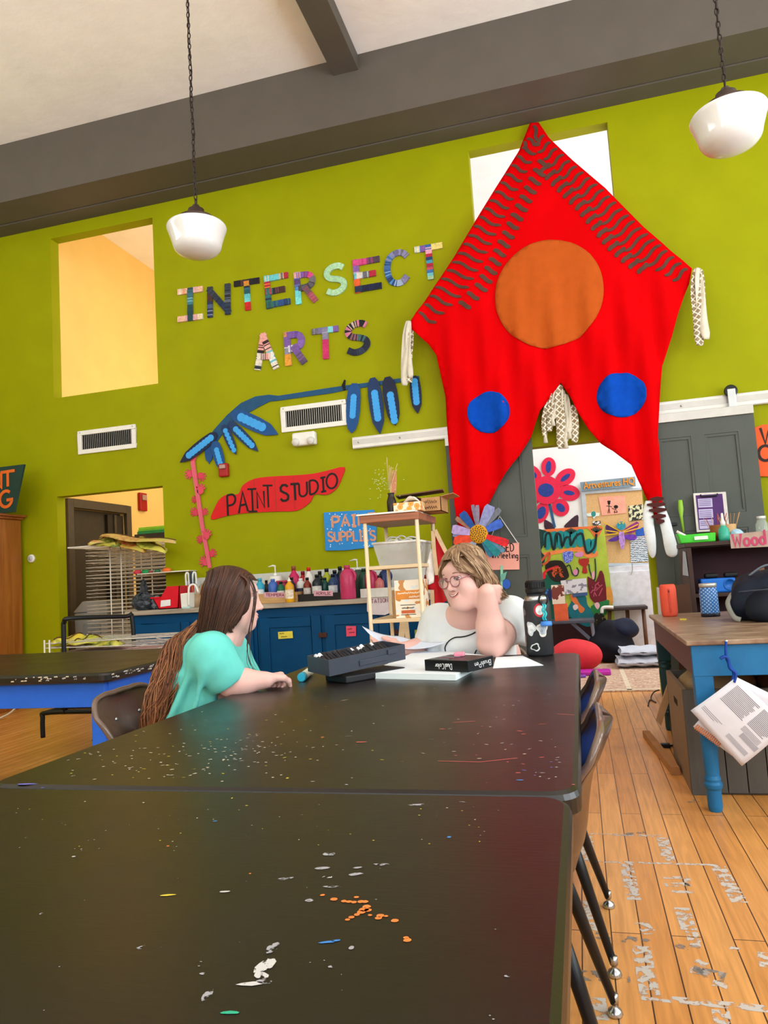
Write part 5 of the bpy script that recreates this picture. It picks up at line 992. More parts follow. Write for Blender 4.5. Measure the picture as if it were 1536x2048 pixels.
mb.box((x0, y0, zt2), (x1, y1, zt2 + .004)); mb.prism([(x1, y0, zt2 + .1), (x1, y1, zt2 + .1), (x1 + .09, y1, zt2 + .115), (x1 + .09, y0, zt2 + .115)], (0, 0, .004)); mb.build('carton', mat('#b98a5c', .8, var=.1), t); mb = MB(); scribble(mb, (x0 + .02, y0 - .0005, zt2 + .055), (x1 - .03, y0 - .0005, zt2 + .055), .03, .005, NW, 5); scribble(mb, (x0 + .02, y0 - .0005, zt2 + .018), (x1 - .03, y0 - .0005, zt2 + .018), .025, .005, NW, 4); mb.build('print', mat('#4a2c1c', .8), t)
# bins on the shelves
z = zs[0] + .0125; t = thing('clear_bin', 'clear plastic bin heaped with white cables on the upper shelf board', 'bin', (-1.2, 5.02, z)); mb = MB()
lo4 = [(-1.33, 4.86, z), (-1.06, 4.86, z), (-1.06, 5.26, z), (-1.33, 5.26, z)]; hi4 = [(-1.365, 4.84, z + .155), (-1.04, 4.84, z + .155), (-1.04, 5.29, z + .155), (-1.365, 5.29, z + .155)]
for i in range(4): mb.face([lo4[i], lo4[(i + 1) % 4], hi4[(i + 1) % 4], hi4[i]])
mb.face(lo4); o = mb.build('bin_body', mat('#d4d3cf', .25, alpha=.38, var=.05), t); s = o.modifiers.new('solid', 'SOLIDIFY'); s.thickness = .004
mb = MB(); mb.tube(hi4, .009, n=8, closed=True); mb.build('rim', mat('#e4e2de', .3), t, smooth=True)
rn = random.Random(14)
for k in range(12):
    c = Vector((rn.uniform(-1.30, -1.10), rn.uniform(4.92, 5.2), z + rn.uniform(.11, .18))); r = rn.uniform(.035, .06); tl = rn.uniform(0, 3); MB().tube([c + Vector((r * math.cos(a), r * .5 * math.sin(a) * math.cos(tl), r * math.sin(a) * (.5 + .5 * abs(math.sin(tl))))) for a in [2 * math.pi * i / 18 for i in range(18)]], .005, n=6, closed=True).build('cable_loop', mat(rn.choice(['#eceae6', '#e4e0da', '#5a5f5a']), .4), t, smooth=True)
MB().box((-1.30, 4.9, z + .003), (-1.10, 5.2, z + .09)).build('contents', mat('#a89488', .8, var=.4, scale=30), t, bevel=.01)
def kitmat():
    m = bpy.data.materials.new('kit_box_print'); m.use_nodes = True; nt = m.node_tree; b = nt.nodes['Principled BSDF']; N = nt.nodes.new; L = nt.links.new; tc = N('ShaderNodeTexCoord'); n = N('ShaderNodeTexNoise'); n.inputs['Scale'].default_value = 16; n.inputs['Detail'].default_value = 1; L(tc.outputs['Object'], n.inputs['Vector']); cr = N('ShaderNodeValToRGB'); e = cr.color_ramp.elements; cr.color_ramp.interpolation = 'CONSTANT'; e[0].color = lin('#c98a4a'); e[1].position = .42; e[1].color = lin('#f0e6d2'); q = e.new(.66); q.color = lin('#d9e4e6'); L(n.outputs['Fac'], cr.inputs[0]); L(cr.outputs[0], b.inputs['Base Color']); return m
z = zs[1] + .0125; t = thing('kit_box', 'cream and orange printed cardboard kit box on the middle shelf board', 'box', (-1.13, 4.95, z)); xa, xb = SF(792, 1230, 4.84).x, SF(850, 1230, 4.84).x; MB().box((xa, 4.84, z), (xb, 5.0, z + .255)).build('carton', kitmat(), t, bevel=.002)
mb = MB(); mb.use(mat('#d98b3a', .6)); mb.box((xa + .005, 4.8385, z + .125), (xb - .005, 4.8395, z + .185)); mb.use(mat('#f3ead8', .6)); scribble(mb, (xa + .02, 4.8385, z + .16), (xb - .02, 4.8385, z + .16), .016, .004, NW, 9, .0012); scribble(mb, (xa + .10, 4.8385, z + .133), (xb - .03, 4.8385, z + .133), .016, .004, NW, 5, .0012); mb.use(M_ink); mb.box((xa + .035, 4.8385, z + .02), (xa + .14, 4.8395, z + .024)); mb.box((xa + .035, 4.8385, z + .085), (xa + .14, 4.8395, z + .089)); scribble(mb, (xa + .045, 4.8385, z + .062), (xa + .13, 4.8385, z + .062), .012, .003, NW, 7, .001); mb.use(mat('#c8653a', .6)); mb.box((xa + .04, 4.8385, z + .03), (xa + .135, 4.8395, z + .052)); mb.build('print', parent=t)
t = MB().box((xa - .035, 4.9, z), (xa - .002, 5.2, z + .19)).build('cardboard_sleeve', mat('#b58f62', .8)); tag(t, 'plain brown cardboard sleeve left of the kit box', 'cardboard')
MB()
# red apron hung on the right side of the shelf
t = thing('hanging_apron', 'red and white cloth apron with cream straps hanging beside the dowel shelf', 'apron', (-.93, 5.0, .9)); ya = 5.1
def AP(px, py, off=0.): return at(px, py, Y=ya - off)
mb = MB(); ol = [AP(x, y) for x, y in [(868, 1095), (873, 1062), (886, 1085), (895, 1110), (897, 1160), (895, 1180), (896, 1200), (872, 1215), (862, 1212), (868, 1180), (846, 1178), (850, 1150), (862, 1140)]]
o = sheet([(p.x, p.z) for p in ol], .02, lambda x, z: Vector((x, ya + .012 * math.sin(x * 70 + z * 8), z))).build('apron_cloth', mat('#b3121c', .85, var=.1, bump=.2), t, smooth=True); s = o.modifiers.new('solid', 'SOLIDIFY'); s.thickness = .005
o = sheet([(p.x, p.z) for p in [AP(x, y) for x, y in [(862, 1096), (872, 1110), (868, 1165), (858, 1170), (852, 1145)]]], .02, lambda x, z: Vector((x, ya - .022 + .01 * math.sin(x * 80), z))).build('white_panel', mat('#ece6df', .85, bump=.2), t, smooth=True); s = o.modifiers.new('solid', 'SOLIDIFY'); s.thickness = .004
M_strap = mat('#d8b892', .9, bump=.2)
for pts in ([(866, 1062), (868, 1100), (874, 1150)], [(870, 1060), (882, 1085), (894, 1108)], [(864, 1180), (866, 1230)]): mb = MB(); q = [AP(x, y, .03) for x, y in pts]; varribbon(mb, q, [.028] * len(q), 0, .003); mb.build('strap', M_strap, t)
# wooden easel legs and yellow-green board behind the shelf
t = thing('folded_easel', 'pale wooden folded easel and olive board standing behind the lower shelf', 'easel', (-1.2, 5.55, 0)); e = 5.6
mb = MB(); mb.prism([at(x, y, Y=e) for x, y in ((800, 1240), (812, 1240), (806, 1300), (794, 1300))], (0, .02, 0)); mb.build('leg', M_pine, t); mb = MB(); mb.prism([at(x, y, Y=e) for x, y in ((806, 1240), (815, 1240), (822, 1300), (814, 1300))], (0, .02, 0)); mb.build('leg', M_pine, t); MB().box((-1.28, 5.59, 0), (-1.0, 5.62, .66)).build('olive_board', mat('#9a9a2c', .7), t)
# ================================================================== RIGHT SIDE: WORK TABLE, BOOKCASE
def c8(x, y): return (1140 + x / 3.879, 1140 + y / 3.879)
def c7(x, y): return (1290 + x / 4.268, 760 + y / 4.268)
M_tblue = mat('#1d6ea3', 0.45, var=0.08, name='teal_blue_paint'); TZ = .728
def worn_top():
    m = bpy.data.materials.new('worn_plank_top'); m.use_nodes = True; nt = m.node_tree; b = nt.nodes['Principled BSDF']; N = nt.nodes.new; L = nt.links.new; tc = N('ShaderNodeTexCoord'); mp = N('ShaderNodeMapping'); mp.inputs['Scale'].default_value = (3, 30, 3); L(tc.outputs['Object'], mp.inputs[0]); n = N('ShaderNodeTexNoise'); n.inputs['Scale'].default_value = 2.2; n.inputs['Detail'].default_value = 8; L(mp.outputs[0], n.inputs['Vector']); cr = N('ShaderNodeValToRGB'); e = cr.color_ramp.elements; e[0].position = .3; e[0].color = lin('#5c4436'); e[1].position = .66; e[1].color = lin('#b9a489'); q = e.new(.48); q.color = lin('#8a6b55'); L(n.outputs['Fac'], cr.inputs[0]); L(cr.outputs[0], b.inputs['Base Color']); b.inputs['Roughness'].default_value = .35; return m
TX0, TX1, TY0, TY1 = .425, 1.75, 3.41, 5.15
t = thing('craft_table', 'worn wooden-topped table with turned teal-blue legs at the right', 'table', ((TX0 + TX1) / 2, (TY0 + TY1) / 2, 0))
MB().box((TX0 - .01, TY0 - .01, TZ - .022), (TX1, TY1, TZ)).build('tabletop', worn_top(), t, bevel=.005)
mb = MB(); mb.box((TX0 + .01, TY0 + .01, TZ - .155), (TX1 - .02, TY0 + .035, TZ - .022)); mb.box((TX0 + .035, TY1 - .06, TZ - .155), (TX1 - .02, TY1 - .035, TZ - .022)); mb.box((TX1 - .045, TY0 + .035, TZ - .155), (TX1 - .02, TY1 - .06, TZ - .022)); mb.build('apron', M_tblue, t, bevel=.002)
lab(MB().box((TX0 + .012, TY0 + .036, TZ - .155), (TX0 + .034, TY1 - .06, TZ - .022)).build('apron_side', mat('#5b4047', .45, var=.1), t), 'bare brown side rail')
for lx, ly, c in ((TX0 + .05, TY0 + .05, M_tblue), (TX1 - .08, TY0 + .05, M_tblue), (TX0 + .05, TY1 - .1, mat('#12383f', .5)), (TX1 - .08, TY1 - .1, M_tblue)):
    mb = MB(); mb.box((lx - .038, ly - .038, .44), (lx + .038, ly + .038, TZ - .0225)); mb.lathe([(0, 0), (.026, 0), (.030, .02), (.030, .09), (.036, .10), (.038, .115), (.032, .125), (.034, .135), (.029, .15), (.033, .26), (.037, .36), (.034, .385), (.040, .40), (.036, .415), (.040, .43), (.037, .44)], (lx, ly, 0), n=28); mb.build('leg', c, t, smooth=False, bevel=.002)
# things on it
def TP(px, py): return at(px, py, Z=TZ)
p = at(1337, 1200, Y=4.9); p.z = TZ; t = thing('portable_speaker', 'coral cylinder speaker standing at the far corner of the blue-legged table', 'speaker', p)
MB().lathe([(0, 0), (.04, 0), (.047, .012), (.0495, .04), (.0495, .165), (.047, .188), (.04, .2), (.03, .196), (0, .196)], p, n=32).build('body', mat('#e4573f', .7, var=.06, bump=.3, bscale=400), t, smooth=True); M = rotz(0); MB().box((p.x - .006, p.y - .0535, p.z + .03), (p.x + .006, p.y - .047, p.z + .175)).build('button_strip', mat('#c9432f', .5), t, bevel=.002); MB().box((p.x - .004, p.y - .0545, p.z + .15), (p.x + .004, p.y - .0495, p.z + .165)).build('power_button', mat('#5a1c14', .5), t)
p = at(1418, 1200, Y=4.75); p.z = TZ; t = thing('candle_jar', 'clear jar in a blue lattice wrap on the blue-legged table', 'jar', p); r = .051
MB().lathe([(0, 0), (r, 0), (r + .001, .01), (r, .15), (r - .004, .165), (r - .005, .178)], p, n=32).build('lattice_wrap', None, t, smooth=True)
def lattice():
    m = bpy.data.materials.new('blue_lattice'); m.use_nodes = True; nt = m.node_tree; b = nt.nodes['Principled BSDF']; N = nt.nodes.new; L = nt.links.new; tc = N('ShaderNodeTexCoord'); mp = N('ShaderNodeMapping'); mp.inputs['Rotation'].default_value = (0, .785, 0); mp.inputs['Scale'].default_value = (42, 42, 42); L(tc.outputs['Object'], mp.inputs[0])
    w = N('ShaderNodeTexWave'); w.wave_type = 'BANDS'; w.bands_direction = 'X'; w.inputs['Scale'].default_value = .5; w2 = N('ShaderNodeTexWave'); w2.bands_direction = 'Z'; w2.inputs['Scale'].default_value = .5; L(mp.outputs[0], w.inputs['Vector']); L(mp.outputs[0], w2.inputs['Vector']); mx = N('ShaderNodeMath'); mx.operation = 'MAXIMUM'; L(w.outputs['Fac'], mx.inputs[0]); L(w2.outputs['Fac'], mx.inputs[1]); cr = N('ShaderNodeValToRGB'); cr.color_ramp.interpolation = 'CONSTANT'; e = cr.color_ramp.elements; e[0].color = lin('#9fc0dc'); e[1].position = .72; e[1].color = lin('#1d5fb0'); q = e.new(.4); q.color = lin('#6f9fd0'); L(mx.outputs[0], cr.inputs[0]); L(cr.outputs[0], b.inputs['Base Color']); b.inputs['Roughness'].default_value = .4; return m
t.children[0].data.materials.clear(); t.children[0].data.materials.append(lattice())
MB().lathe([(r - .002, .175), (r - .001, .195), (r - .006, .198), (0, .198)], p, n=32).build('lid', mat('#c9c4bc', .35, .5), t, smooth=True); MB().lathe([(0, 0.0005), (r + .002, 0.0005), (r + .002, .022), (r, .022)], p, n=32).build('base_band', mat('#161b2c', .4), t, smooth=True)
p = at(1510, 1200, Y=4.35); p.z = TZ; t = thing('backpack', 'navy blue backpack lying on the blue-legged table', 'backpack', p)
def lump(name, par, c, r, m, seed, amp=.012, flat=None, nu=36, nv=22, M=None, freq=9):
    mb = MB(); mb.sph((0, 0, 0), r, nu=nu, nv=nv); rn = random.Random(seed); ph = [rn.uniform(0, 6) for _ in range(6)]
    for v in mb.bm.verts:
        q = v.co.copy(); n = q.normalized(); v.co += n * amp * (math.sin(q.x * freq * 3 + ph[0] + 2 * math.sin(q.y * freq + ph[4])) + math.sin(q.y * freq * 4 + q.z * freq * 2 + ph[1]) + math.sin(q.z * freq * 5 + ph[2] + 1.5 * math.sin(q.x * freq * 2))) * .5
        if M: v.co = M @ v.co
        v.co += Vector(c)
        if flat is not None and v.co.z < flat: v.co.z = flat
    return mb.build(name, m, par, smooth=True)
M_navy = mat('#101a2c', .7, var=.15, bump=.25, bscale=150); bd = lump('bag_body', t, p + Vector((.12, .02, .10)), (.25, .19, .165), M_navy, 3, .018, TZ + .001); lump('front_pocket', t, p + Vector((.07, -.11, .075)), (.16, .09, .10), mat('#0c1422', .7, var=.15), 5, .012, TZ + .001)
MB().tube(smoothpath([p + Vector((-.02, -.02, .24)), p + Vector((.06, -.04, .29)), p + Vector((.16, -.03, .28)), p + Vector((.22, -.02, .24))], 5), .012, flat=.5).build('carry_handle', mat('#6a7280', .7), t, smooth=True); MB().tube(smoothpath([p + Vector((-.11, .0, .15)), p + Vector((-.145, -.04, .10)), p + Vector((-.13, -.08, .03)), p + Vector((-.10, -.1, .012))], 5), .014, flat=.45).build('strap', mat('#8a8a84', .7), t, smooth=True)
MB().tube(smoothpath([p + Vector((-.1, -.12, .16)), p + Vector((.05, -.19, .17)), p + Vector((.2, -.17, .17))], 5), .004).build('zip', mat('#39424f', .4), t, smooth=True)
fr = mat('#c8b23c', .6); mb = MB(); mb.use(fr); q = TP(1366, 1240); mb.box((q.x - .018, q.y - .012, TZ + .0002), (q.x + .018, q.y + .012, TZ + .008)); tag(mb.build('yellow_chalk', fr), 'small yellow chalk stub on the worn table top', 'chalk')
# papers hanging from a blue ribbon
yh = TY0 - .03
def HP(x, y, o=0.): return at(*c8(x, y), Y=yh - o)
tp = thing('hanging_leaflets', 'two white printed leaflets on a blue ribbon hung from the blue table', 'paper', HP(1250, 860))
def leaf_sheet(name, pts, off, curl=.01):
    a, b, c, d = [HP(*p) for p in pts]
    def fn(i, j): return a.lerp(b, i).lerp(d.lerp(c, i), j) + Vector((0, -off - curl * math.sin(math.pi * i) - curl * .6 * j, 0))
    o = MB().grid(fn, 12, 12).build(name, mat('#dcdce4', .7, var=.03), tp, smooth=True); s = o.modifiers.new('solid', 'SOLIDIFY'); s.thickness = .0025; s.offset = 0; return o, fn
o2, _ = leaf_sheet('leaflet', [(1290, 830), (955, 1215), (1255, 1440), (1640, 1000)], .0, .004); o1, fn = leaf_sheet('leaflet', [(1285, 822), (930, 1083), (1322, 1508), (1680, 1200)], .02)
tx = MB(); tx.use(mat('#5c5c66', .8)); rn = random.Random(2)
def tline(j, i0, i1, w=.009):
    n = 6; 
    for k in range(n):
        u0, u1 = i0 + (i1 - i0) * k / n, i0 + (i1 - i0) * (k + 1) / n; e = Vector((0, -.0022, 0)); tx.face([fn(j, u0) + e, fn(j, u1) + e, fn(j + w, u1) + e, fn(j + w, u0) + e])
# text runs along the long side (from the ribbon corner down to the right)
for k in range(15): tline(.10 + .026 * k, .10, rn.uniform(.48, .55))
for k in range(3): tline(.76 + .03 * k, .05, .40 - .05 * k, .006)
for k in range(16): tline(.08 + .024 * k, .60, rn.uniform(.86, .97))
for k in range(5): tline(.50 + .02 * k, .60, .92, .006)
tx.use(mat('#a9a9b2', .8))
for k in range(8): tline(.60 + .012 * k, .66, .96, .009)
for k in range(6): tline(.78 + .014 * k, .55, .92, .007)
tx.build('print', parent=o1, weld=False)
tx = MB(); tx.use(mat('#c2703f', .8))
for k in range(14):
    a = HP(990 + 14 * k, 1195 + 10.5 * k, .006); tx.face([a, a + Vector((.004, 0, -.003)), a + Vector((-.012, 0, -.022)), a + Vector((-.016, 0, -.019))])
tx.build('print', parent=o2, weld=False)
M_rib = mat('#1243a0', .5, var=.15, bump=.2); mb = MB(); q = smoothpath([HP(x, y, .01) for x, y in ((1210, 555), (1208, 620), (1215, 690), (1250, 760), (1270, 810), (1255, 865))], 5); mb.tube(q, [.011] * len(q), n=8, flat=.5); mb.build('ribbon', M_rib, tp, smooth=True); mb = MB(); q = smoothpath([HP(x, y, .018) for x, y in ((1165, 690), (1195, 672), (1225, 690), (1240, 760), (1285, 800), (1272, 870))], 5); mb.tube(q, [.013] * len(q), n=8, flat=.5); mb.build('ribbon_bow', M_rib, tp, smooth=True); MB().sph(HP(1212, 552, -.012), .007, nu=8, nv=6).build('pin', M_steel, tp)
# slatted grey crate and cardboard under the table
KX0, KX1, KY0, KY1, KH = .412, 1.25, 3.68, 4.35, .475
M_crate = mat('#57544f', .65, var=.12, scale=6, stretch=(6, 1, .6), bump=.1); t = thing('slatted_bin', 'grey wooden slatted bin under the blue-legged table', 'bin', ((KX0 + KX1) / 2, (KY0 + KY1) / 2, 0))
n = 9; w = (KX1 - KX0 - .07) / n
for k in range(n): MB().box((KX0 + .07 + w * k + .002, KY0, .01), (KX0 + .07 + w * (k + 1) - .002, KY0 + .018, KH - .03)).build('slat', M_crate, t, bevel=.002)
mb = MB(); mb.box((KX0, KY0 - .004, 0), (KX0 + .07, KY0 + .02, KH)); mb.box((KX0 + .07, KY0 - .004, KH - .03), (KX1, KY0 + .022, KH)); mb.box((KX0, KY1 - .02, 0), (KX1, KY1, KH)); mb.box((KX1 - .02, KY0 + .02, 0), (KX1, KY1 - .02, KH)); mb.box((KX0 + .02, KY0 + .02, 0), (KX1 - .02, KY1 - .02, .02)); mb.build('frame', M_crate, t, bevel=.002)
lab(MB().box((KX0, KY0 + .02, 0), (KX0 + .02, KY1 - .02, KH)).build('side_panel', mat('#85715f', .6, var=.08), t), 'brown end panel'); MB().box((KX0 - .0015, KY0 + .25, KH - .12), (KX0, KY0 + .38, KH - .09)).build('hand_slot', mat('#221a14', .8), t)
t = thing('paper_bag', 'crumpled brown paper bag mouth sticking out of the slatted bin', 'bag', (.62, 4.05, .3)); lump('crumpled_paper', t, (.62, 4.1, KH - .06), (.17, .22, .14), mat('#a88a66', .85, var=.15, scale=20), 8, .03); lump('crumpled_paper', t, (1.0, 4.0, KH - .04), (.17, .18, .12), mat('#7d5f42', .85, var=.2, scale=20), 18, .03)
def board(name, label, pts, m, vec, cat): mb = MB(); mb.prism(pts, vec); o = mb.build(name, m); tag(o, label, cat); return o
y = 4.62
board('cardboard_sheet', 'tan cardboard sheet leaning against the slatted bin near the doorway', [at(x, yy, Y=4.5) for x, yy in ((1338, 1362), (1350, 1368), (1322, 1452), (1312, 1440))], mat('#b58d66', .85), (.05, .35, 0), 'cardboard')
board('cardboard_sheet', 'short tan cardboard offcut lying on the floor beside the slatted bin', [Vector((.36, 4.0, .001)), Vector((.40, 4.0, .001)), Vector((.33, 4.85, .001)), Vector((.29, 4.85, .001))], mat('#b07c4e', .85), (0, 0, .04), 'cardboard')
board('grey_plank', 'pale grey plank standing on end between the doorway and the blue-legged table', [at(x, yy, Y=5.3) for x, yy in ((1313, 1174), (1322, 1176), (1342, 1400), (1328, 1400))], mat('#a39a92', .7, var=.1), (0, .03, 0), 'plank')
board('cardboard_divider', 'dark brown cardboard panel standing behind the coral speaker', [at(x, yy, Y=5.35) for x, yy in ((1347, 1170), (1377, 1168), (1382, 1250), (1347, 1250))], mat('#4a3020', .8), (0, .02, 0), 'cardboard')
for o in list(COL.objects):
    if o.name.startswith(('grey_plank', 'cardboard_divider')):
        for v in o.data.vertices:
            if v.co.z < .02: v.co.z = -o.location.z + .001
t = thing('power_cord', 'black cord with a plug lying on the floor by the slatted bin', 'cord', at(1335, 1490, Z=0)); mb = MB(); mb.tube(smoothpath([at(1358, 1345, Y=4.4), at(1340, 1420, Y=4.5), at(1345, 1470, Z=.01), at(1350, 1488, Z=.006), at(1336, 1492, Z=.006)], 6), .005, n=6); mb.build('cable', M_blackmetal, t, smooth=True); q = at(1333, 1491, Z=.012); MB().box(q - Vector((.03, .02, .011)), q + Vector((.02, .02, .012))).build('plug', M_blackmetal, t, bevel=.004)
t = thing('power_cord', 'thin dark cords tangled at the foot of the doorway jamb', 'cord', at(1305, 1400, Z=0)); mb = MB(); mb.tube(smoothpath([at(1318, 1380, Z=.03), at(1307, 1385, Z=.05), at(1302, 1398, Z=.01), at(1312, 1405, Z=.006), at(1300, 1400, Z=.006), at(1296, 1412, Z=.006)], 6), .005, n=6); mb.build('cable', mat('#4a3d30', .6), t, smooth=True)

# ------------------------------------------------------------------ bookcase by the right door
BX0, BX1, BY0, BY1, BZ = .735, 1.75, 5.5, 5.95, at(1381, 1086, Y=5.5).z
M_bk = mat('#3a241c', .5, var=.1, name='dark_wood'); M_bk2 = mat('#3b1620', .6, name='maroon_back'); t = thing('bookcase', 'dark brown open bookcase with a maroon back by the right grey door', 'bookcase', ((BX0 + BX1) / 2, (BY0 + BY1) / 2, 0))
for x in (BX0, BX1 - .03): MB().box((x, BY0, 0), (x + .03, BY1, BZ - .03)).build('side_panel', M_bk, t, bevel=.002)
MB().box((BX0 - .01, BY0 - .01, BZ - .029), (BX1 + .01, BY1, BZ)).build('top_board', M_bk, t, bevel=.003); MB().box((BX0 + .03, BY1 - .012, .05), (BX1 - .03, BY1, BZ - .03)).build('back_panel', M_bk2, t)
zs5 = at(1440, 1186, Y=5.5).z
for z in (zs5, .45, .06): MB().box((BX0 + .03, BY0 + .01, z - .025), (BX1 - .03, BY1 - .012, z)).build('shelf_board', M_bk, t, bevel=.002)
MB().box((at(1525, 1160, Y=5.55).x - .02, 5.53, zs5 + .0005), (at(1525, 1160, Y=5.55).x + .015, 5.56, zs5 + .16)).build('divider', mat('#7a5238', .6), t)
def BP(px, Y=5.6): q = at(px, 1080, Y=Y); q.z = BZ + .0005; return q
a, b = BP(1364, 5.56), BP(1431, 5.56); t = thing('pencil_pouch', 'bright green mesh pouch with a white label on top of the bookcase', 'pouch', (.5 * (a.x + b.x), 5.62, BZ)); MB().prism([(a.x - .01, 5.55, BZ + .001), (b.x, 5.55, BZ + .001), (b.x + .005, 5.55, BZ + .065), (a.x + .03, 5.55, BZ + .062), (a.x - .03, 5.55, BZ + .075)], (0, .13, 0)).build('pouch_body', mat('#3fc22a', .35, var=.15), t, bevel=.008); mb = MB(); mb.prism([(a.x + .08, 5.54, BZ + .02), (b.x - .05, 5.54, BZ + .02), (b.x - .05, 5.548, BZ + .045), (a.x + .08, 5.548, BZ + .045)], (0, -.003, 0)); mb.build('paper_label', mat('#d7ecd2', .6), t); MB().tube([a + Vector((-.03, 0, .09)), a + Vector((.06, 0, .03))], .01, n=8).build('white_marker', M_wplast, t, smooth=True)
def stickcup(label, px, Y, w, h, cupc, cols, n, seed, hand=False):
    p = BP(px, Y); t = thing('craft_cup', label, 'cup', p); r = w / 2; MB().lathe([(0, 0), (r * .85, 0), (r, h), (r * .93, h), (r * .8, .008), (0, .008)], p, n=20).build('cup', mat(cupc, .6, var=.1), t, smooth=True); rn = random.Random(seed)
    for k in range(n):
        a = k * 2.4; e = p + Vector((r * 1.7 * math.cos(a), r * .8 * math.sin(a), h + rn.uniform(.05, .085))); mb = MB(); mb.tube([p + Vector((r * .3 * math.cos(a), r * .3 * math.sin(a), .015)), e], .005, n=6, flat=.4); mb.build('craft_stick', mat(rn.choice(cols), .6), t)
stickcup('brown cup of red and white sticks on top of the bookcase', 1436, 5.72, .10, .12, '#8a5222', ['#d9b8b0', '#c8453c', '#e6dccf'], 7, 1); stickcup('tan cup of bare wooden sticks on top of the bookcase, right of the green bottle', 1462, 5.72, .09, .12, '#d2a877', ['#e0bd8c', '#d2a06a', '#b98a5a'], 10, 2)
p = BP(1449, 5.58); t = thing('sanitizer_bottle', 'teal bottle with a white nozzle on top of the bookcase', 'bottle', p); MB().lathe([(0, 0), (.036, 0), (.038, .02), (.036, .08), (.018, .105), (.016, .11), (0, .11)], p, n=24).build('body', mat('#3fb59a', .25, var=.08, alpha=.9), t, smooth=True); MB().lathe([(.017, .108), (.017, .13), (.010, .15), (.007, .195), (0, .198)], p, n=16).build('nozzle', M_wplast, t, smooth=True)
p = BP(1476, 5.6); t = thing('paper_scrap', 'small crumpled blue and white paper on top of the bookcase', 'paper', p); lump('paper', t, p + Vector((0, 0, .035)), (.035, .03, .036), mat('#a9c9dd', .7, var=.3, scale=40), 9, .012, BZ + .0005)
p = BP(1527, 5.65); t = thing('glass_jar', 'empty clear glass jar at the right end of the bookcase top', 'jar', p); MB().lathe([(0, 0), (.04, 0), (.042, .012), (.042, .10), (.03, .125), (.028, .14)], p, n=24).build('body', mat('#cfdccf', .05, alpha=.35, spec=.8), t, smooth=True); MB().lathe([(.03, .135), (.03, .158), (0, .158)], p, n=20).build('lid', mat('#d9dcd8', .3, .3), t, smooth=True)
t = thing('wood_sign', 'tan cardboard sign lettered Wood in pink on the bookcase front', 'sign', at(1500, 1098, Y=5.48)); mb = MB(); q = [at(x, y, Y=5.485) for x, y in ((1459, 1069), (1545, 1060), (1545, 1093), (1462, 1097))]; mb.prism(q, NW * .003); mb.build('card', mat('#b39a8c', .85), t); mb = MB(); text_fit(mb, 'W', at(1467, 1093, Y=5.481), at(1484, 1092, Y=5.481), .085, .015, NW, .002); text_fit(mb, 'ood', at(1489, 1092, Y=5.481), at(1531, 1088, Y=5.481), .098, .015, NW, .002); mb.build('lettering', mat('#c2456a', .7), t)
q = at(1436, 1170, Y=5.62); z = zs5 + .0005; t = thing('radio_box', 'bright blue plastic radio with a round grille inside the bookcase', 'radio', (q.x, 5.62, z)); x0, x1 = at(1398, 1170, Y=5.58).x, at(1475, 1170, Y=5.58).x; mb = MB(); mb.prism([(x0 + .02, 5.57, z), (x1, 5.57, z), (x1 - .01, 5.57, z + .1), (x0 + .01, 5.57, z + .1)], (0, .14, 0)); mb.build('case', mat('#1d6fd0', .35, var=.05), t, bevel=.012); MB().lathe([(.042, 0), (.042, .004), (.034, .004), (.034, .001), (0, .001)], (x0 + .20, 5.57, z + .052), Matrix.Rotation(math.pi / 2, 4, 'X'), n=28).build('grille', mat('#1a5fb4', .4), t, smooth=True)
for k, (dx, c, l) in enumerate(((.05, '#121212', 'small black tool lying on the blue radio, left one'), (.18, '#16161a', 'small black tool lying on the blue radio, right one'))): tag(MB().box((x0 + dx, 5.62, z + .1008), (x0 + dx + .09, 5.68, z + .135)).build('hand_tool', mat(c, .4), bevel=.012), l, 'tool')
t = thing('paper_strip', 'pale blue paper strip hanging on the outer side of the bookcase', 'paper', at(1370, 1150, Y=5.6)); mb = MB(); mb.prism([at(x, y, X=BX0 - .004) for x, y in ((1366, 1102), (1371, 1104), (1377, 1152), (1366, 1150))], (-.002, 0, 0)); mb.build('strip', mat('#b9c6d8', .7), t)
# clipboard leaning on the door, green tube, orange sign
yc = 6.2
def CB(x, y, o=0.): return at(*c7(x, y), Y=yc - o)
t = thing('menu_clipboard', 'white-framed clipboard with a purple printed sheet on the right grey door', 'clipboard', CB(560, 1290)); mb = MB(); mb.prism([CB(410, 968), CB(688, 955), CB(722, 1285), CB(440, 1300)], NW * .01); mb.build('board', mat('#d8d2cc', .5), t, bevel=.002)
mb = MB(); mb.use(mat('#4f2a6a', .6)); mb.prism([CB(432, 985, .011), CB(660, 970, .011), CB(690, 1265, .011), CB(462, 1280, .011)], NW * .001); mb.use(mat('#c3b8dc', .7))
for y0, y1 in ((1015, 1090), (1105, 1180), (1195, 1272)): mb.prism([CB(450 + (y0 - 1015) * .07, y0, .0122), CB(572 + (y0 - 1015) * .06, y0 - 6, .0122), CB(578 + (y0 - 1015) * .06, y1 - 6, .0122), CB(456 + (y0 - 1015) * .07, y1, .0122)], NW * .0006)
mb.use(mat('#6a5a86', .7))
for y0 in (1025, 1040, 1055, 1070, 1118, 1135, 1150, 1165, 1208, 1222, 1238): mb.prism([CB(458 + (y0 - 1015) * .07, y0, .0132), CB(560 + (y0 - 1015) * .06, y0 - 5, .0132), CB(560 + (y0 - 1015) * .06, y0, .0132), CB(458 + (y0 - 1015) * .07, y0 + 5, .0132)], NW * .0004)
mb.build('printed_sheet', parent=t); mb = MB(); mb.tube([CB(475, 978, .016), CB(480, 995, .02), CB(612, 988, .02), CB(618, 970, .016)], .006); mb.build('clip', M_blackmetal, t, smooth=True)
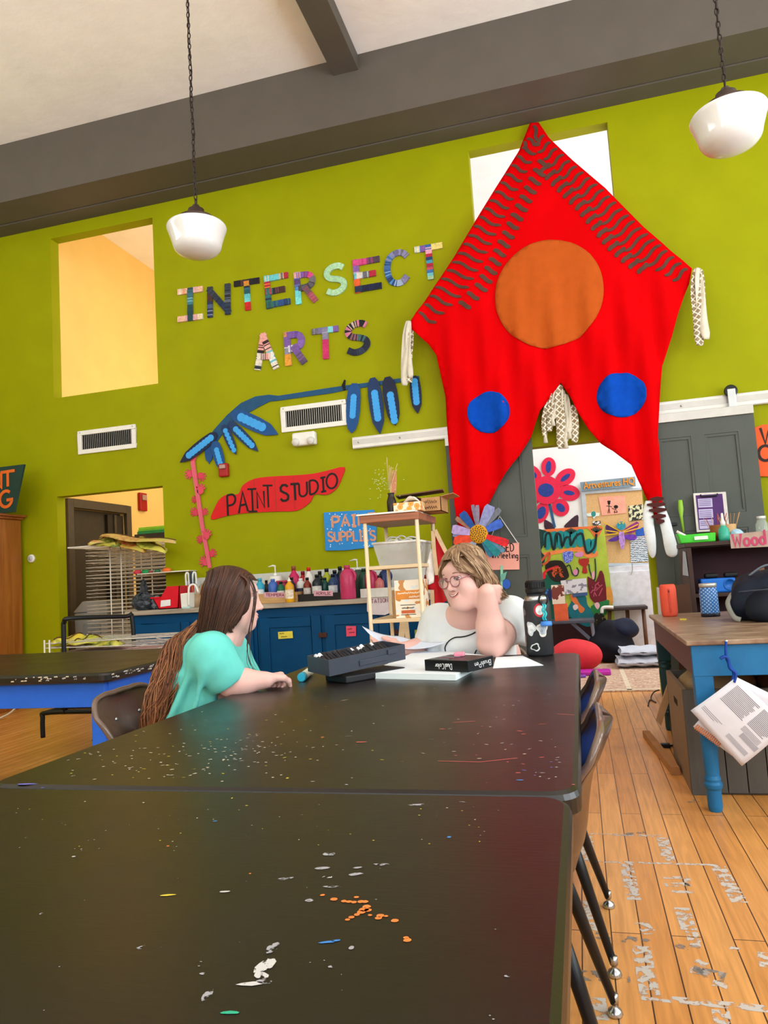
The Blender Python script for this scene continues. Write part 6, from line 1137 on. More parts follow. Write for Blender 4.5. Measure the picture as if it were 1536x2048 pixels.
t = thing('green_wand', 'slim lime green tube hanging on the right grey door', 'tube', CB(305, 1300)); mb = MB(); q = [CB(300, 1025, .005), CB(305, 1100, .005), CB(310, 1170, .005), CB(330, 1300, .005)]; mb.tube(q, [.016, .022, .012, .008], n=12); mb.build('tube_body', mat('#8fc23c', .3), t, smooth=True)
t = thing('painted_sign', 'orange sign with dark W and C lettering at the right edge', 'sign', at(1515, 953, Y=6.32)); q = [at(x, y, Y=YW - .004) for x, y in ((1508, 856), (1525, 850), (1585, 847), (1590, 955), (1518, 953))]; mb = MB(); mb.prism(q, NW * .018); mb.build('board', mat('#ea5a1e', .6, var=.06), t); mb = MB(); text_fit(mb, 'W', at(1524, 888, Y=YW - .0225), at(1553, 885, Y=YW - .0225), .13, .02, NW, .002); text_fit(mb, 'C', at(1519, 923, Y=YW - .0225), at(1541, 920, Y=YW - .0225), .12, .022, NW, .002); mb.build('lettering', mat('#2b1714', .6), t)
# ================================================================== ART OFFICE BEHIND THE DOORWAY
def c6(x, y): return (1000 + x / 3.6575, 860 + y / 3.6575)
def O(x, y, off=0.): return at(*c6(x, y), Y=YO - .002 - off)
sc6 = 9.2 / 1456.65 / 3.6575
def opoly(mb, pts, off, th=.004, smooth=0):
    q = [O(x, y, off) for x, y in pts]
    if smooth: q = smoothpath(q, smooth, closed=True)
    mb.prism(q, NW * th)
def oell(mb, cx, cy, rx, ry, rot, off, th=.004, n=28):
    a = math.radians(rot); opoly(mb, [(cx + rx * math.cos(i * 2 * math.pi / n) * math.cos(a) - ry * math.sin(i * 2 * math.pi / n) * math.sin(a), cy + rx * math.cos(i * 2 * math.pi / n) * math.sin(a) + ry * math.sin(i * 2 * math.pi / n) * math.cos(a)) for i in range(n)], off, th)
M_crim = mat('#e0234a', .6, var=.06); M_flb = mat('#27408f', .7, var=.25, scale=30)
t = thing('wall_flower', 'big crimson cut-out flower with dark blue centres on the white office wall', 'wall art', O(350, 720))
mb = MB(); opoly(mb, [(352, 540), (372, 540), (410, 712), (390, 712)], .004); mb.build('stem', mat('#2a5a86', .6), t)
for pts in ([(325, 660), (350, 665), (385, 690), (400, 725), (330, 725)], [(470, 712), (500, 670), (568, 620), (572, 690), (560, 725)]): mb = MB(); opoly(mb, pts, .002, .004, 3); mb.build('leaf', mat('#3f2436', .6), t)
for cx, cy, rx, ry, rot, ix, iy in [(355, 270, 70, 54, 95, 44, 20), (478, 348, 82, 56, -38, 42, 17), (505, 460, 80, 58, 8, 40, 17), (443, 568, 66, 62, 45, 38, 26), (302, 605, 80, 52, 112, 48, 30), (225, 505, 70, 52, 170, 40, 18), (232, 320, 80, 58, 40, 44, 24)]:
    mb = MB(); oell(mb, cx, cy, rx, ry, rot, .008, .006); p = mb.build('petal', M_crim, t); mb = MB(); oell(mb, cx, cy, ix, iy, rot, .0145, .002); mb.build('petal_spot', M_flb, p)
mb = MB(); oell(mb, 342, 440, 102, 104, 0, .018, .008); p = mb.build('disc', M_crim, t); mb = MB(); oell(mb, 336, 440, 58, 50, 0, .0265, .002); mb.build('disc_spot', M_flb, p)
# cork notice board with sign
t = thing('notice_board', 'tall cork notice board in a pale grey frame on the white office wall', 'notice board', O(830, 985)); M_cork = mat('#d9b078', .9, var=.08, scale=60); M_gfr = mat('#b9c4cc', .5)
mb = MB(); opoly(mb, [(622, 466), (1085, 432), (1085, 985), (655, 985)], .004, .01); mb.build('cork', M_cork, t)
mb = MB(); opoly(mb, [(592, 450), (1085, 420), (1085, 436), (624, 470), (660, 985), (636, 985)], .004, .03); opoly(mb, [(790, 975), (1085, 972), (1085, 992), (792, 998)], .004, .035); mb.build('frame', M_gfr, t)
t = thing('office_sign', 'grey-blue board with yellow Artventures HQ lettering over the notice board', 'sign', O(790, 440)); mb = MB(); opoly(mb, [(585, 384), (988, 342), (992, 412), (596, 448)], .04, .02); mb.build('board', mat('#7f98a6', .5), t)
def words(s, bl, brt, h, m, off, par, depth=.004, name='lettering'):
    cu = bpy.data.curves.new('lettering', 'FONT'); cu.body = s; cu.size = 1; cu.extrude = .02; cu.offset = .012
    tmp = bpy.data.objects.new('tmp_text', cu); COL.objects.link(tmp); dg = bpy.context.evaluated_depsgraph_get(); dg.update(); me = bpy.data.meshes.new_from_object(tmp.evaluated_get(dg)); bpy.data.objects.remove(tmp)
    xs = [v.co.x for v in me.vertices]; x0, x1 = min(xs), max(xs); d = brt - bl
    for v in me.vertices: v.co = bl + d * ((v.co.x - x0) / (x1 - x0)) + Vector((0, 0, v.co.y * h / .72)) + NW * (off + v.co.z * depth / .02) - wpos(par)
    me.materials.append(m); o = bpy.data.objects.new(name, me); COL.objects.link(o); o.parent = par; return o
words('Artventures HQ', O(612, 432, .062), O(985, 395, .062), .085, mat('#e8982c', .5), .006, t)
def pinned(name, label, cat, pts, m, off, smooth=0):
    t = thing(name, label, cat, O(*pts[-1])); mb = MB(); opoly(mb, pts, off, .002, smooth); mb.build('sheet', m, t); return t
t = pinned('childs_drawing', 'pink sheet with two stick figures pinned to the cork board', 'drawing', [(720, 490), (915, 478), (925, 607), (745, 626)], mat('#f0a890', .8), .02)
mb = MB(); mb.use(M_ink)
def oline(mb, pts, w, off): ribbon(mb, [O(x, y, off) for x, y in pts], w * sc6, NW, .001)
oell(mb, 797, 535, 10, 12, 0, .0225, .001); oell(mb, 797, 523, 13, 7, 0, .0238, .001)
for l in ([(797, 547), (797, 580)], [(797, 556), (778, 556)], [(797, 556), (818, 562)], [(794, 580), (790, 610)], [(800, 580), (803, 608)], [(845, 575), (835, 600), (858, 600), (845, 575)], [(818, 572), (838, 580)], [(840, 600), (838, 608)], [(852, 600), (852, 606)]): oline(mb, l, 5, .0225)
oell(mb, 848, 562, 16, 13, 0, .0225, .001); mb.build('ink_drawing', parent=t)
def squiggle(c1_, c2, sc=40, thr=.5, kind='noise'):
    m = bpy.data.materials.new('doodle_print'); m.use_nodes = True; nt = m.node_tree; b = nt.nodes['Principled BSDF']; N = nt.nodes.new; L = nt.links.new; tc = N('ShaderNodeTexCoord'); w = N('ShaderNodeTexWave') if kind == 'wave' else N('ShaderNodeTexVoronoi') if kind == 'vor' else N('ShaderNodeTexNoise'); w.inputs['Scale'].default_value = sc
    if kind == 'wave': w.bands_direction = 'Z'; w.inputs['Distortion'].default_value = 4; w.inputs['Detail Scale'].default_value = 3
    L(tc.outputs['Object'], w.inputs['Vector']); cr = N('ShaderNodeValToRGB'); cr.color_ramp.interpolation = 'CONSTANT'; cr.color_ramp.elements[0].color = lin(c1_); cr.color_ramp.elements[1].position = thr; cr.color_ramp.elements[1].color = lin(c2); L(w.outputs['Distance' if kind == 'vor' else 'Fac'], cr.inputs[0]); L(cr.outputs[0], b.inputs['Base Color']); b.inputs['Roughness'].default_value = .8; return m
pinned('leafy_print', 'black and cream leafy print pinned at the right of the cork board', 'drawing', [(938, 555), (1075, 540), (1080, 650), (945, 668)], squiggle('#2a2c24', '#d8d8b0', 22, .5), .02)
pinned('wave_print', 'sheet of wavy blue-grey lines pinned low on the cork board', 'drawing', [(950, 785), (1085, 775), (1090, 960), (958, 968)], squiggle('#4a6272', '#e2e8ea', 14, .42, 'wave'), .02)
pinned('photo_card', 'small white photo card pinned left on the cork board', 'card', [(675, 668), (735, 664), (738, 695), (680, 700)], squiggle('#3a3a3c', '#e6e4e0', 30, .5), .02)
t = pinned('paper_bee', 'small paper bee with teal wings on the cork board', 'wall art', [(632, 612), (665, 606), (680, 590), (698, 604), (730, 606), (726, 628), (700, 632), (686, 650), (676, 632), (640, 632)], mat('#e2eee6', .7), .022); mb = MB(); oell(mb, 684, 614, 17, 20, 0, .0255, .002); mb.build('body', mat('#2f8f8a', .6), t)
t = thing('blue_card', 'plain blue card pinned at the right of the cork board', 'card', O(1030, 750)); mb = MB(); opoly(mb, [(990, 722), (1075, 708), (1080, 768), (996, 780)], .018, .002); mb.build('sheet', mat('#2a62c0', .6), t)
# dragonfly collage, standing proud of the mural
t = thing('paper_dragonfly', 'collage dragonfly with purple wings and yellow ribs hung across the notice board', 'wall art', O(890, 870)); 
for pts, c in (([(880, 740), (780, 690), (775, 735), (800, 760)], '#4a2a5c'), ([(900, 735), (1000, 670), (1015, 700), (985, 745), (940, 755)], '#8a2a7a'), ([(870, 770), (800, 800), (795, 815), (850, 812), (880, 790)], '#5a2f9a'), ([(905, 770), (985, 765), (1000, 795), (960, 805), (910, 795)], '#6a35b0')): mb = MB(); opoly(mb, pts, .055, .004, 2); mb.build('wing', mat(c, .6, var=.4, scale=25), t)
for a, b in (((885, 745), (755, 672)), ((880, 755), (745, 772)), ((900, 742), (1010, 690)), ((900, 750), (1030, 715)), ((880, 750), (770, 735))): mb = MB(); oline(mb, [a, b], 8, .062); mb.build('wing_rib', mat('#e8b82c', .6), t)
mb = MB(); oell(mb, 886, 700, 34, 30, 0, .064, .01); lab(mb.build('head', mat('#2f93a8', .6, var=.3, scale=40), t), 'teal head'); mb = MB(); opoly(mb, [(868, 745), (905, 745), (915, 810), (905, 870), (888, 872), (870, 812)], .064, .008); mb.build('body', mat('#b58ad0', .6, var=.45, scale=40), t)
for pts in ([(875, 690), (862, 672), (885, 680)], [(890, 680), (905, 668), (905, 690)]): mb = MB(); opoly(mb, pts, .075, .003); mb.build('antenna', mat('#d8c030', .6), t)
pinned('bookmark_strip', 'narrow white strip with green flowers beside the mural', 'paper', [(735, 770), (765, 765), (785, 1010), (750, 1020)], squiggle('#2f8a6a', '#eef2ee', 26, .42), .09)
# white cupboard under the board
t = thing('white_cupboard', 'white cupboard under the notice board in the office', 'cupboard', (.45, YO - .15, 0)); x0, x1 = O(795, 1200).x, 1.2; MB().box((x0, YO - .25, 0), (x1, YO - .02, O(900, 995).z)).build('body', mat('#dfe3ea', .5), t, bevel=.005); MB().box((x0 + .02, YO - .268, .1), (x0 + .62, YO - .2505, O(900, 1010).z - .04)).build('door', mat('#e2e6ec', .5), t, bevel=.004)
mb = MB(); mb.tube(smoothpath([O(965, 965, .3), O(968, 1020, .3), O(958, 1060, .3)], 4), .006, n=6); tag(mb.build('pull_string', M_steel), 'thin grey string hanging over the white cupboard', 'string')
# painted mural board
ym = YO - .42
def U(x, y, off=0.): return at(*c6(x, y), Y=ym - off)
mu = thing('mural_board', 'large painted plywood mural of lime, teal, orange and black shapes in the office', 'mural', (U(550, 1500).x, ym, 0))
def up(name, pts, c, off, smooth=3, th=.002, lb=None):
    mb = MB(); q = [U(x, y, off) for x, y in pts]; q = smoothpath(q, smooth, closed=True) if smooth else q; mb.prism(q, NW * th); o = mb.build(name, c if not isinstance(c, str) else mat(c, .6, var=.12), mu); return o
mb = MB(); q = [U(x, y) for x, y in ((180, 745), (420, 722), (760, 698), (835, 1290))]; q = [Vector((q[0].x, ym, q[0].z)), q[1], q[2], Vector((q[3].x, ym, .02)), Vector((q[0].x, ym, .02))]; mb.prism(q, Vector((0, .02, 0))); mb.build('panel', mat('#a9c040', .6, var=.15, scale=6), mu)
def us(name, pts, w, c, off): mb = MB(); ribbon(mb, smoothpath([U(x, y, off) for x, y in pts], 5), w * 8.8 / 1456.65 / 3.6575, NW, .002); return mb.build(name, mat(c, .6), mu)
up('orange_band', [(265, 735), (420, 720), (640, 705), (745, 705), (740, 745), (700, 790), (640, 720), (560, 740), (330, 745)], '#e8763a', .003); up('orange_band', [(290, 905), (440, 875), (600, 855), (700, 880), (715, 920), (640, 935), (560, 890), (420, 905), (300, 930)], '#ee8a4a', .003)
up('dark_foliage', [(180, 740), (330, 735), (350, 790), (300, 880), (330, 930), (300, 1010), (180, 1010)], '#0f3a34', .006)
for k, x in enumerate((345, 395, 440, 490, 535, 585)): up('teal_drip', [(x - 22, 755 - 4 * k), (x + 24, 752 - 4 * k), (x + 26, 830 - 4 * k), (x + 18, 872 - 4 * k), (x - 12, 872 - 4 * k), (x - 24, 830 - 4 * k)], '#118a8c', .008)
for x in (645, 685): up('teal_drip', [(x - 22, 810), (x + 22, 800), (x + 18, 880), (x, 905), (x - 18, 880)], '#118a8c', .008)
us('black_wave', [(330, 860), (335, 770), (365, 760), (385, 860), (400, 860), (410, 765), (440, 770), (455, 850), (480, 790), (510, 790), (520, 840), (555, 780), (600, 760), (620, 850), (640, 900), (690, 860), (705, 760)], 16, '#0d2624', .011)
for a in ((520, 760), (705, 750)):
    for k in range(7): us('spiky_leaf', [a, (a[0] + (k - 3) * 13, a[1] - 45 + abs(k - 3) * 6)], 7, '#123a34', .012)
up('blue_cup', [(460, 895), (530, 888), (532, 940), (505, 972), (475, 970), (462, 935)], squiggle('#2f4fc0', '#8f9fe0', 60, .5), .006, 2); up('pink_cloud', [(545, 905), (590, 890), (610, 900), (600, 925), (560, 928)], '#cf8ab8', .005)
up('red_pot', [(575, 950), (650, 940), (645, 985), (632, 1000), (640, 1045), (600, 1045), (608, 1000), (585, 985)], '#a8281c', .006, 2)
for k in range(6): us('pot_spike', [(580 + k * 13, 955), (582 + k * 13, 938)], 6, '#a8281c', .007)
us('green_vine', [(485, 1000), (510, 990), (530, 1050), (560, 1065), (575, 1030), (560, 1005)], 9, '#12402f', .008); us('green_vine', [(650, 980), (660, 1040), (690, 1100), (700, 1040), (695, 940)], 9, '#12402f', .008); up('pink_fruit', [(535, 1030), (552, 1018), (568, 1030), (565, 1055), (548, 1062), (536, 1050)], '#d88ab0', .010); up('pink_fruit', [(672, 1045), (688, 1030), (692, 1070), (682, 1095), (672, 1075)], '#e0a8b8', .010)
up('black_tangle', [(360, 960), (440, 955), (475, 985), (500, 1040), (500, 1080), (440, 1110), (380, 1095), (330, 1010)], '#20140f', .009, 4)
for k in range(12): rn = random.Random(k); us('orange_scribble', [(380 + rn.uniform(0, 90), 1000 + rn.uniform(0, 80)) for _ in range(3)], 6, '#d8602c', .0125)
us('red_stroke', [(300, 1075), (340, 1030), (400, 1005), (430, 1000)], 16, '#d0242c', .010); up('red_heart', [(300, 1055), (330, 1045), (335, 1075), (315, 1092)], '#d81f30', .0105); us('dark_orange_stroke', [(300, 960), (360, 900), (350, 960), (310, 985)], 16, '#c8582c', .011)
up('green_ground', [(300, 1090), (450, 1090), (470, 1240), (520, 1320), (640, 1390), (640, 1500), (290, 1500)], '#0d5a48', .004, 3); up('dark_foot', [(380, 1400), (600, 1380), (760, 1480), (770, 1640), (300, 1640)], '#2a1014', .005, 2)
up('teal_figure', [(555, 1220), (625, 1215), (640, 1280), (690, 1330), (730, 1380), (640, 1440), (520, 1370), (500, 1300)], '#12707c', .008, 4); up('orange_shape', [(515, 1205), (550, 1215), (585, 1275), (620, 1310), (590, 1340), (560, 1290), (520, 1240)], '#e07a3c', .011, 3); up('white_dot', [(535, 1285), (560, 1275), (572, 1300), (550, 1318), (535, 1305)], '#e8d8d8', .0125)
up('dark_red_block', [(640, 1070), (700, 1110), (730, 1030), (760, 1060), (780, 1240), (720, 1270), (660, 1230)], '#6a1420', .007, 2)
for k in range(9): rn = random.Random(40 + k); us('pink_outline', [(660 + rn.uniform(0, 100), 1110 + rn.uniform(0, 120)), (670 + rn.uniform(0, 90), 1110 + rn.uniform(0, 120))], 6, '#c0506a', .0095)
up('green_vase', [(665, 1290), (760, 1250), (800, 1250), (780, 1340), (730, 1370), (690, 1360)], '#1f7a3c', .009, 3); up('pink_spot', [(690, 1275), (715, 1260), (730, 1285), (712, 1312)], '#e8b8c0', .0115); up('orange_edge', [(780, 1150), (815, 1160), (828, 1260), (800, 1280), (775, 1230)], '#d8963c', .006, 2)
up('black_star', [(690, 1350), (730, 1340), (770, 1370), (775, 1430), (730, 1455), (690, 1430)], squiggle('#101410', '#8a7a4a', 20, .62), .012, 3); up('dark_blue_patch', [(310, 1180), (440, 1130), (455, 1230), (340, 1250)], squiggle('#132a5a', '#2f86c8', 14, .58), .012, 0)
up('purple_ring', [(670, 1500), (700, 1480), (735, 1500), (730, 1550), (695, 1560), (672, 1535)], '#8a6a9a', .010, 3); up('ring_eye', [(685, 1512), (705, 1500), (720, 1515), (712, 1540), (690, 1540)], '#1c1420', .0125, 3)
t = thing('scribble_paper', 'white scribbled paper taped over the mural', 'drawing', U(540, 1200)); mb = MB(); mb.prism([U(x, y, .02) for x, y in ((443, 1102), (632, 1083), (638, 1185), (455, 1205))], NW * .002); mb.build('sheet', squiggle('#8a8a98', '#dcdce0', 16, .44), t); mb = MB(); mb.prism([U(x, y, .02) for x, y in ((530, 1200), (640, 1187), (640, 1210), (532, 1222))], NW * .002); mb.build('blue_tape', mat('#3f5f8f', .6), t)
# furniture in the office
yb = 8.55
def V(x, y, off=0.): return at(*c6(x, y), Y=yb - off)
zt_ = V(450, 1392).z; t = thing('folding_desk', 'small dark desk with a grey bracket in front of the mural', 'desk', (V(500, 1390).x, 8.6, 0)); x0, x1 = V(300, 1390).x, V(690, 1390).x; MB().box((x0, 8.4, zt_ - .03), (x1, 8.8, zt_)).build('desk_top', mat('#4a4f5c', .4), t, bevel=.004); mb = MB(); mb.tube([(x1 - .03, 8.45, zt_ - .03), (x1 - .01, 8.45, 0)], .02, n=8); mb.build('leg', mat('#7d8490', .4, .3), t); mb = MB(); mb.prism([V(495, 1400, .1), V(530, 1398, .1), V(668, 1520, .1), V(665, 1550, .1)], (0, .03, 0)); mb.build('bracket', mat('#5c6475', .4), t); MB().box((x0, 8.42, 0), (x0 + .04, 8.46, zt_ - .03)).build('leg', mat('#7d8490', .4, .3), t)
t = thing('craft_box', 'orange and cream carton on the small office desk', 'box', (V(455, 1390).x, 8.5, zt_)); a, b = V(400, 1380, .1), V(500, 1380, .1); MB().box((a.x, 8.45, zt_), (b.x, 8.6, zt_ + .19)).build('carton', mat('#e0643c', .6), t, bevel=.003); MB().box((a.x - .01, 8.447, zt_ + .19), (b.x - .02, 8.60, zt_ + .40)).build('open_lid', squiggle('#7a3a30', '#e8dcc8', 9, .48), t)
ysx = 9.0
def SS(x, y, o=0.): return at(*c6(x, y), Y=ysx - o)
zst = SS(910, 1300).z; t = thing('wooden_stool', 'tall dark wooden stool in front of the white cupboard', 'stool', (SS(910, 1300).x, ysx, 0)); a, b = SS(770, 1305), SS(1072, 1298); MB().box((a.x, ysx - .18, zst - .02), (b.x, ysx + .12, zst + .02)).build('seat', mat('#3c3230', .5), t, bevel=.01); M_sl = mat('#6a4a35', .5)
for xa, xb in ((928, 945), (1045, 1065), (800, 795)): p0_, p1_ = SS(xa, 1310), SS(xb, 1540); d = (p1_ - p0_) / (p0_.z - p1_.z); e = p0_ + d * p0_.z; MB().tube([(p0_.x, ysx - .05, zst - .02), (e.x, ysx - .1, 0)], .022, n=8).build('leg', M_sl, t, smooth=True)
MB().tube(smoothpath([SS(745, 1340, .2), SS(755, 1300, .2), SS(830, 1298, .2)], 5), .02).build('white_rail', M_wplast, t, smooth=True)
def Fz(px, py): return at(px, py, Z=0)
q = Fz(1177, 1345); t = thing('bean_bag', 'round coral red floor cushion behind the end of the black table', 'cushion', (q.x - .05, 7.75, 0)); lump('cushion_body', t, (at(1160, 1320, Y=7.8).x - .04, 7.85, .16), (.27, .25, .165), mat('#d8353c', .8, var=.06, bump=.15, bscale=200), 21, .006, .012, freq=5)
q = at(1190, 1341, Z=.03); t = thing('magenta_case', 'flat magenta plastic case lying on the rug beside the red cushion', 'case', (q.x, 7.5, .012)); x0, x1 = at(1150, 1345, Y=7.45).x, at(1222, 1345, Y=7.45).x; MB().box((x0, 7.42, .0125), (x1, 7.62, .05)).build('lid', mat('#c02fb0', .35), t, bevel=.008); MB().box((x0 - .02, 7.3, .0125), (x0 + .1, 7.40, .03)).build('tray', mat('#7a4ab0', .4), t, bevel=.006)
q = Fz(1228, 1290); t = thing('duffel_bag', 'black and navy duffel bag slumped on the office floor', 'bag', (.26, 9.0, 0)); lump('bag_body', t, (at(1222, 1290, Y=8.5).x, 8.5, .2), (.25, .17, .23), mat('#0d1220', .75, var=.3), 31, .03, .012, freq=5); lump('bag_flap', t, (at(1240, 1270, Y=8.5).x + .03, 8.5, .36), (.17, .14, .11), mat('#141d34', .75, var=.3), 32, .02, freq=6)
t = thing('folded_blanket', 'pale grey quilted blanket folded on the office floor', 'blanket', (.55, 8.55, 0)); x0 = at(1234, 1320, Y=7.9).x
for k, (z0, z1, dx, yy) in enumerate(((.012, .12, 0, 7.82), (.12, .21, .04, 7.86))):
    mb = MB(); mb.grid(lambda i, j: Vector((x0 + dx + (1.1 - x0) * i + .01 * math.sin(j * 19), yy + .45 * (.5 - .5 * math.cos(2 * math.pi * j)) , (z0 + z1) / 2 + (z1 - z0) / 2 * math.sin(2 * math.pi * j) + .006 * math.sin(i * 30 + j * 9))), 24, 25); mb.build('fold', mat('#c3cad6', .85, var=.04, bump=.4, bscale=60), t, smooth=True)
# rug
def rugmat():
    m = bpy.data.materials.new('faded_rug'); m.use_nodes = True; nt = m.node_tree; b = nt.nodes['Principled BSDF']; N = nt.nodes.new; L = nt.links.new; tc = N('ShaderNodeTexCoord'); v = N('ShaderNodeTexNoise'); v.inputs['Scale'].default_value = 16; v.inputs['Detail'].default_value = 5; v.inputs['Distortion'].default_value = 2.5; L(tc.outputs['Object'], v.inputs['Vector']); cr = N('ShaderNodeValToRGB'); e = cr.color_ramp.elements; e[0].position = .36; e[0].color = lin('#a87f70'); e[1].position = .62; e[1].color = lin('#d6c2a4'); q = e.new(.5); q.color = lin('#c8a68e'); L(v.outputs['Fac'], cr.inputs[0]); L(cr.outputs[0], b.inputs['Base Color']); b.inputs['Roughness'].default_value = .95; return m
t = thing('area_rug', 'faded pink and cream patterned rug on the office floor', 'rug', (.2, 7.5, 0)); MB().box((-1.4, 6.53, .0005), (1.5, 8.3, .011)).build('field', rugmat(), t); mb = MB()
for lo, hi in (((.30, 6.55), (.34, 8.28)), ((-1.35, 6.56), (1.45, 6.60))): mb.box((lo[0], lo[1], .0112), (hi[0], hi[1], .0118))
mb.build('border_line', mat('#d9cbb0', .95), t)
# ================================================================== LEFT SIDE
M_ward = wood('#8a4a18', '#a8642a', .4, axis=2, scale=3, name='wardrobe_wood'); WZ = at(42, 1031, Y=6.3).z
t = thing('wardrobe', 'tall orange-brown wooden wardrobe with a cornice at the left edge', 'wardrobe', (-6.2, 5.95, 0)); MB().box((-6.9, 5.55, 0), (-5.535, 6.30, WZ - .05)).build('body', M_ward, t, bevel=.006); mb = MB(); mb.box((-6.93, 5.52, WZ - .049), (-5.51, 6.31, WZ - .025)); mb.box((-6.95, 5.49, WZ - .025), (-5.485, 6.33, WZ)); mb.build('cornice', wood('#7a3c14', '#9a5422', .4, axis=0), t, bevel=.006)
for x0, x1 in ((-6.87, -6.24), (-6.21, -5.57)): d = MB().box((x0, 5.53, .12), (x1, 5.549, WZ - .1)).build('door', M_ward, t, bevel=.004); MB().sph((x1 - .06 if x0 < -6.5 else x0 + .06, 5.515, .95), .018, nu=12, nv=8).build('knob', M_bronze, d, smooth=True)
ys = 6.0
def LS(px, py, o=0.): return at(px, py, Y=ys - o)
t = thing('painted_sign', 'dark green sign with orange letters standing on top of the wooden wardrobe', 'sign', LS(-5, 1028)); mb = MB(); zb = WZ + .001; q = [LS(-75, 945), LS(48, 930), LS(28, 1029), LS(-90, 1034)]; dz = zb - q[2].z; q[2].z += dz; q[3].z = zb; q[0].z += dz * .3; q[1].z += dz * .3; mb.prism(q, Vector((0, .025, 0))); mb.build('board', mat('#1c3a34', .5, var=.1), t)
mb = MB(); text_fit(mb, 'N', LS(-24, 978, .003), LS(3, 975, .003), .15, .03, NW, .003); text_fit(mb, 'T', LS(2, 975, .003), LS(30, 971, .003), .15, .03, NW, .003); text_fit(mb, 'G', LS(0, 1016, .003), LS(24, 1012, .003), .16, .03, NW, .003); mb.build('lettering', mat('#d8641f', .6, var=.1), t)
t = MB().box((-5.58, 6.33, WZ - .2), (-5.579, 6.331, WZ - .199)); t.bm.free()
# alarm on the hall wall
strobe('fire_alarm', 'red fire alarm strobe on the yellow wall seen through the left doorway', Vector((-5.5, 8.41, 2.27)), .16, .24, (0, 1, 0), (1, 0, 0))
# lime folders on a tall shelf end in the hall
hp = [at(x, y, Y=7.2) for x, y in ((278, 1056), (330, 1054))]
t = thing('folder_stack', 'lime and green folders lying on a dark shelf in the hall', 'folders', (hp[0].x + .25, 7.3, hp[0].z - .1)); zz = hp[0].z - .075
MB().box((hp[0].x - .03, 7.15, 0), (hp[0].x + .5, 7.5, zz)).build('shelf_unit', mat('#3a3028', .6), t, bevel=.004)
for z0, z1, c, dx in ((0, .03, '#2a8a4a', 0), (.031, .048, '#6fc03a', .01), (.049, .075, '#8fd02a', .02)): MB().box((hp[0].x + dx, 7.16, zz + z0), (hp[0].x + .48, 7.45, zz + z1)).build('folder', mat(c, .45), t, bevel=.002)
# grey bin in the hall
p = at(190, 1290, Y=6.8); t = thing('lidded_bin', 'grey plastic lidded bin behind the wire rack in the hall', 'bin', (-4.95, 6.95, 0)); x0, x1 = at(148, 1260, Y=6.75).x, at(215, 1260, Y=6.75).x; zt_ = at(170, 1225, Y=6.75).z; M_gp = mat('#8d8f8d', .45, var=.05); mb = MB(); mb.prism([(x0 + .02, 6.75, 0), (x1 - .02, 6.75, 0), (x1, 6.75, zt_), (x0, 6.75, zt_)], (0, .35, 0)); mb.build('body', M_gp, t, bevel=.02); mb = MB(); mb.prism([(x0 - .01, 6.74, zt_ + .001), (x1 + .01, 6.74, zt_ + .001), (x1 - .05, 6.80, zt_ + .12), (x0 + .07, 6.80, zt_ + .12)], (0, .32, 0)); mb.build('lid', M_gp, t, bevel=.015); MB().box((x0 + .12, 6.742, .2), (x1 - .08, 6.7485, zt_ - .12)).build('front_flap', mat('#7d807e', .5), t)
# wire print-drying racks
M_wire = mat('#cfcac2', .35, .4, var=.05, name='plated_wire')
def wire_rack(label, x0, x1, y0, y1, z0, z1, n, name='drying_rack', posts=(.32, .46), base=True, group=None):
    t = thing(name, label, 'rack', ((x0 + x1) / 2, (y0 + y1) / 2, 0)); rn = random.Random(n)
    for k in range(n):
        z = z0 + (z1 - z0) * k / (n - 1); mb = MB(); tl = rn.uniform(-.008, .008)
        mb.tube([(x0, y0, z + tl), (x1, y0, z - tl), (x1, y1, z), (x0, y1, z)], .0035, n=5, closed=True)
        for j in range(1, 5): yy = y0 + (y1 - y0) * j / 5; mb.tube([(x0, yy, z), (x1, yy, z)], .0022, n=4, cap=False)
        for j in range(1, 4): xx = x0 + (x1 - x0) * j / 4; mb.tube([(xx, y0, z), (xx, y1, z)], .0022, n=4, cap=False)
        mb.build('wire_shelf', M_wire, t, weld=False)
    for f in posts:
        for yy in (y0 - .006, y1 + .006): mb = MB(); x = x0 + (x1 - x0) * f; mb.tube([(x, yy, .02 if base else z0), (x, yy, z1 + .02)], .006, n=8); mb.build('post', mat('#e4e0d8', .35, .3), t, smooth=True)
    for yy, xs in ((y0, (x0 + .03, x1 - .03)), (y1, (x0 + .03, x1 - .03))):
        for x in xs:
            mb = MB(); m_ = n * 2; mb.tube([(x + (.0 if q % 2 else .11 * (1 if x < (x0 + x1) / 2 else -1)), yy - .004, z0 + (z1 - z0) * q / m_) for q in range(m_ + 1)], .0026, n=4); mb.build('spring', M_wire, t, weld=False)
    return t
zr1 = at(200, 1090, Y=6.42).z
wire_rack('tall white wire drying rack standing in the left doorway', -4.86, -3.96, 6.42, 6.95, .22, zr1 - .03, 36)
t = thing('rack_tray', 'white wire shelf edge jutting left over the tall drying rack', 'tray', (-4.9, 6.45, zr1)); x0, x1 = at(140, 1088, Y=6.45).x, -3.98; mb = MB(); mb.tube([(x0, 6.42, zr1 - .003), (x1, 6.42, zr1 - .003), (x1, 6.95, zr1 - .003), (x0, 6.95, zr1 - .003)], .008, n=6, closed=True)
for j in range(1, 8): mb.tube([(x0, 6.42 + .53 * j / 8, zr1 - .003), (x1, 6.42 + .53 * j / 8, zr1 - .003)], .0025, n=4, cap=False)
mb.build('wire_frame', mat('#e6e4de', .4), t, weld=False)
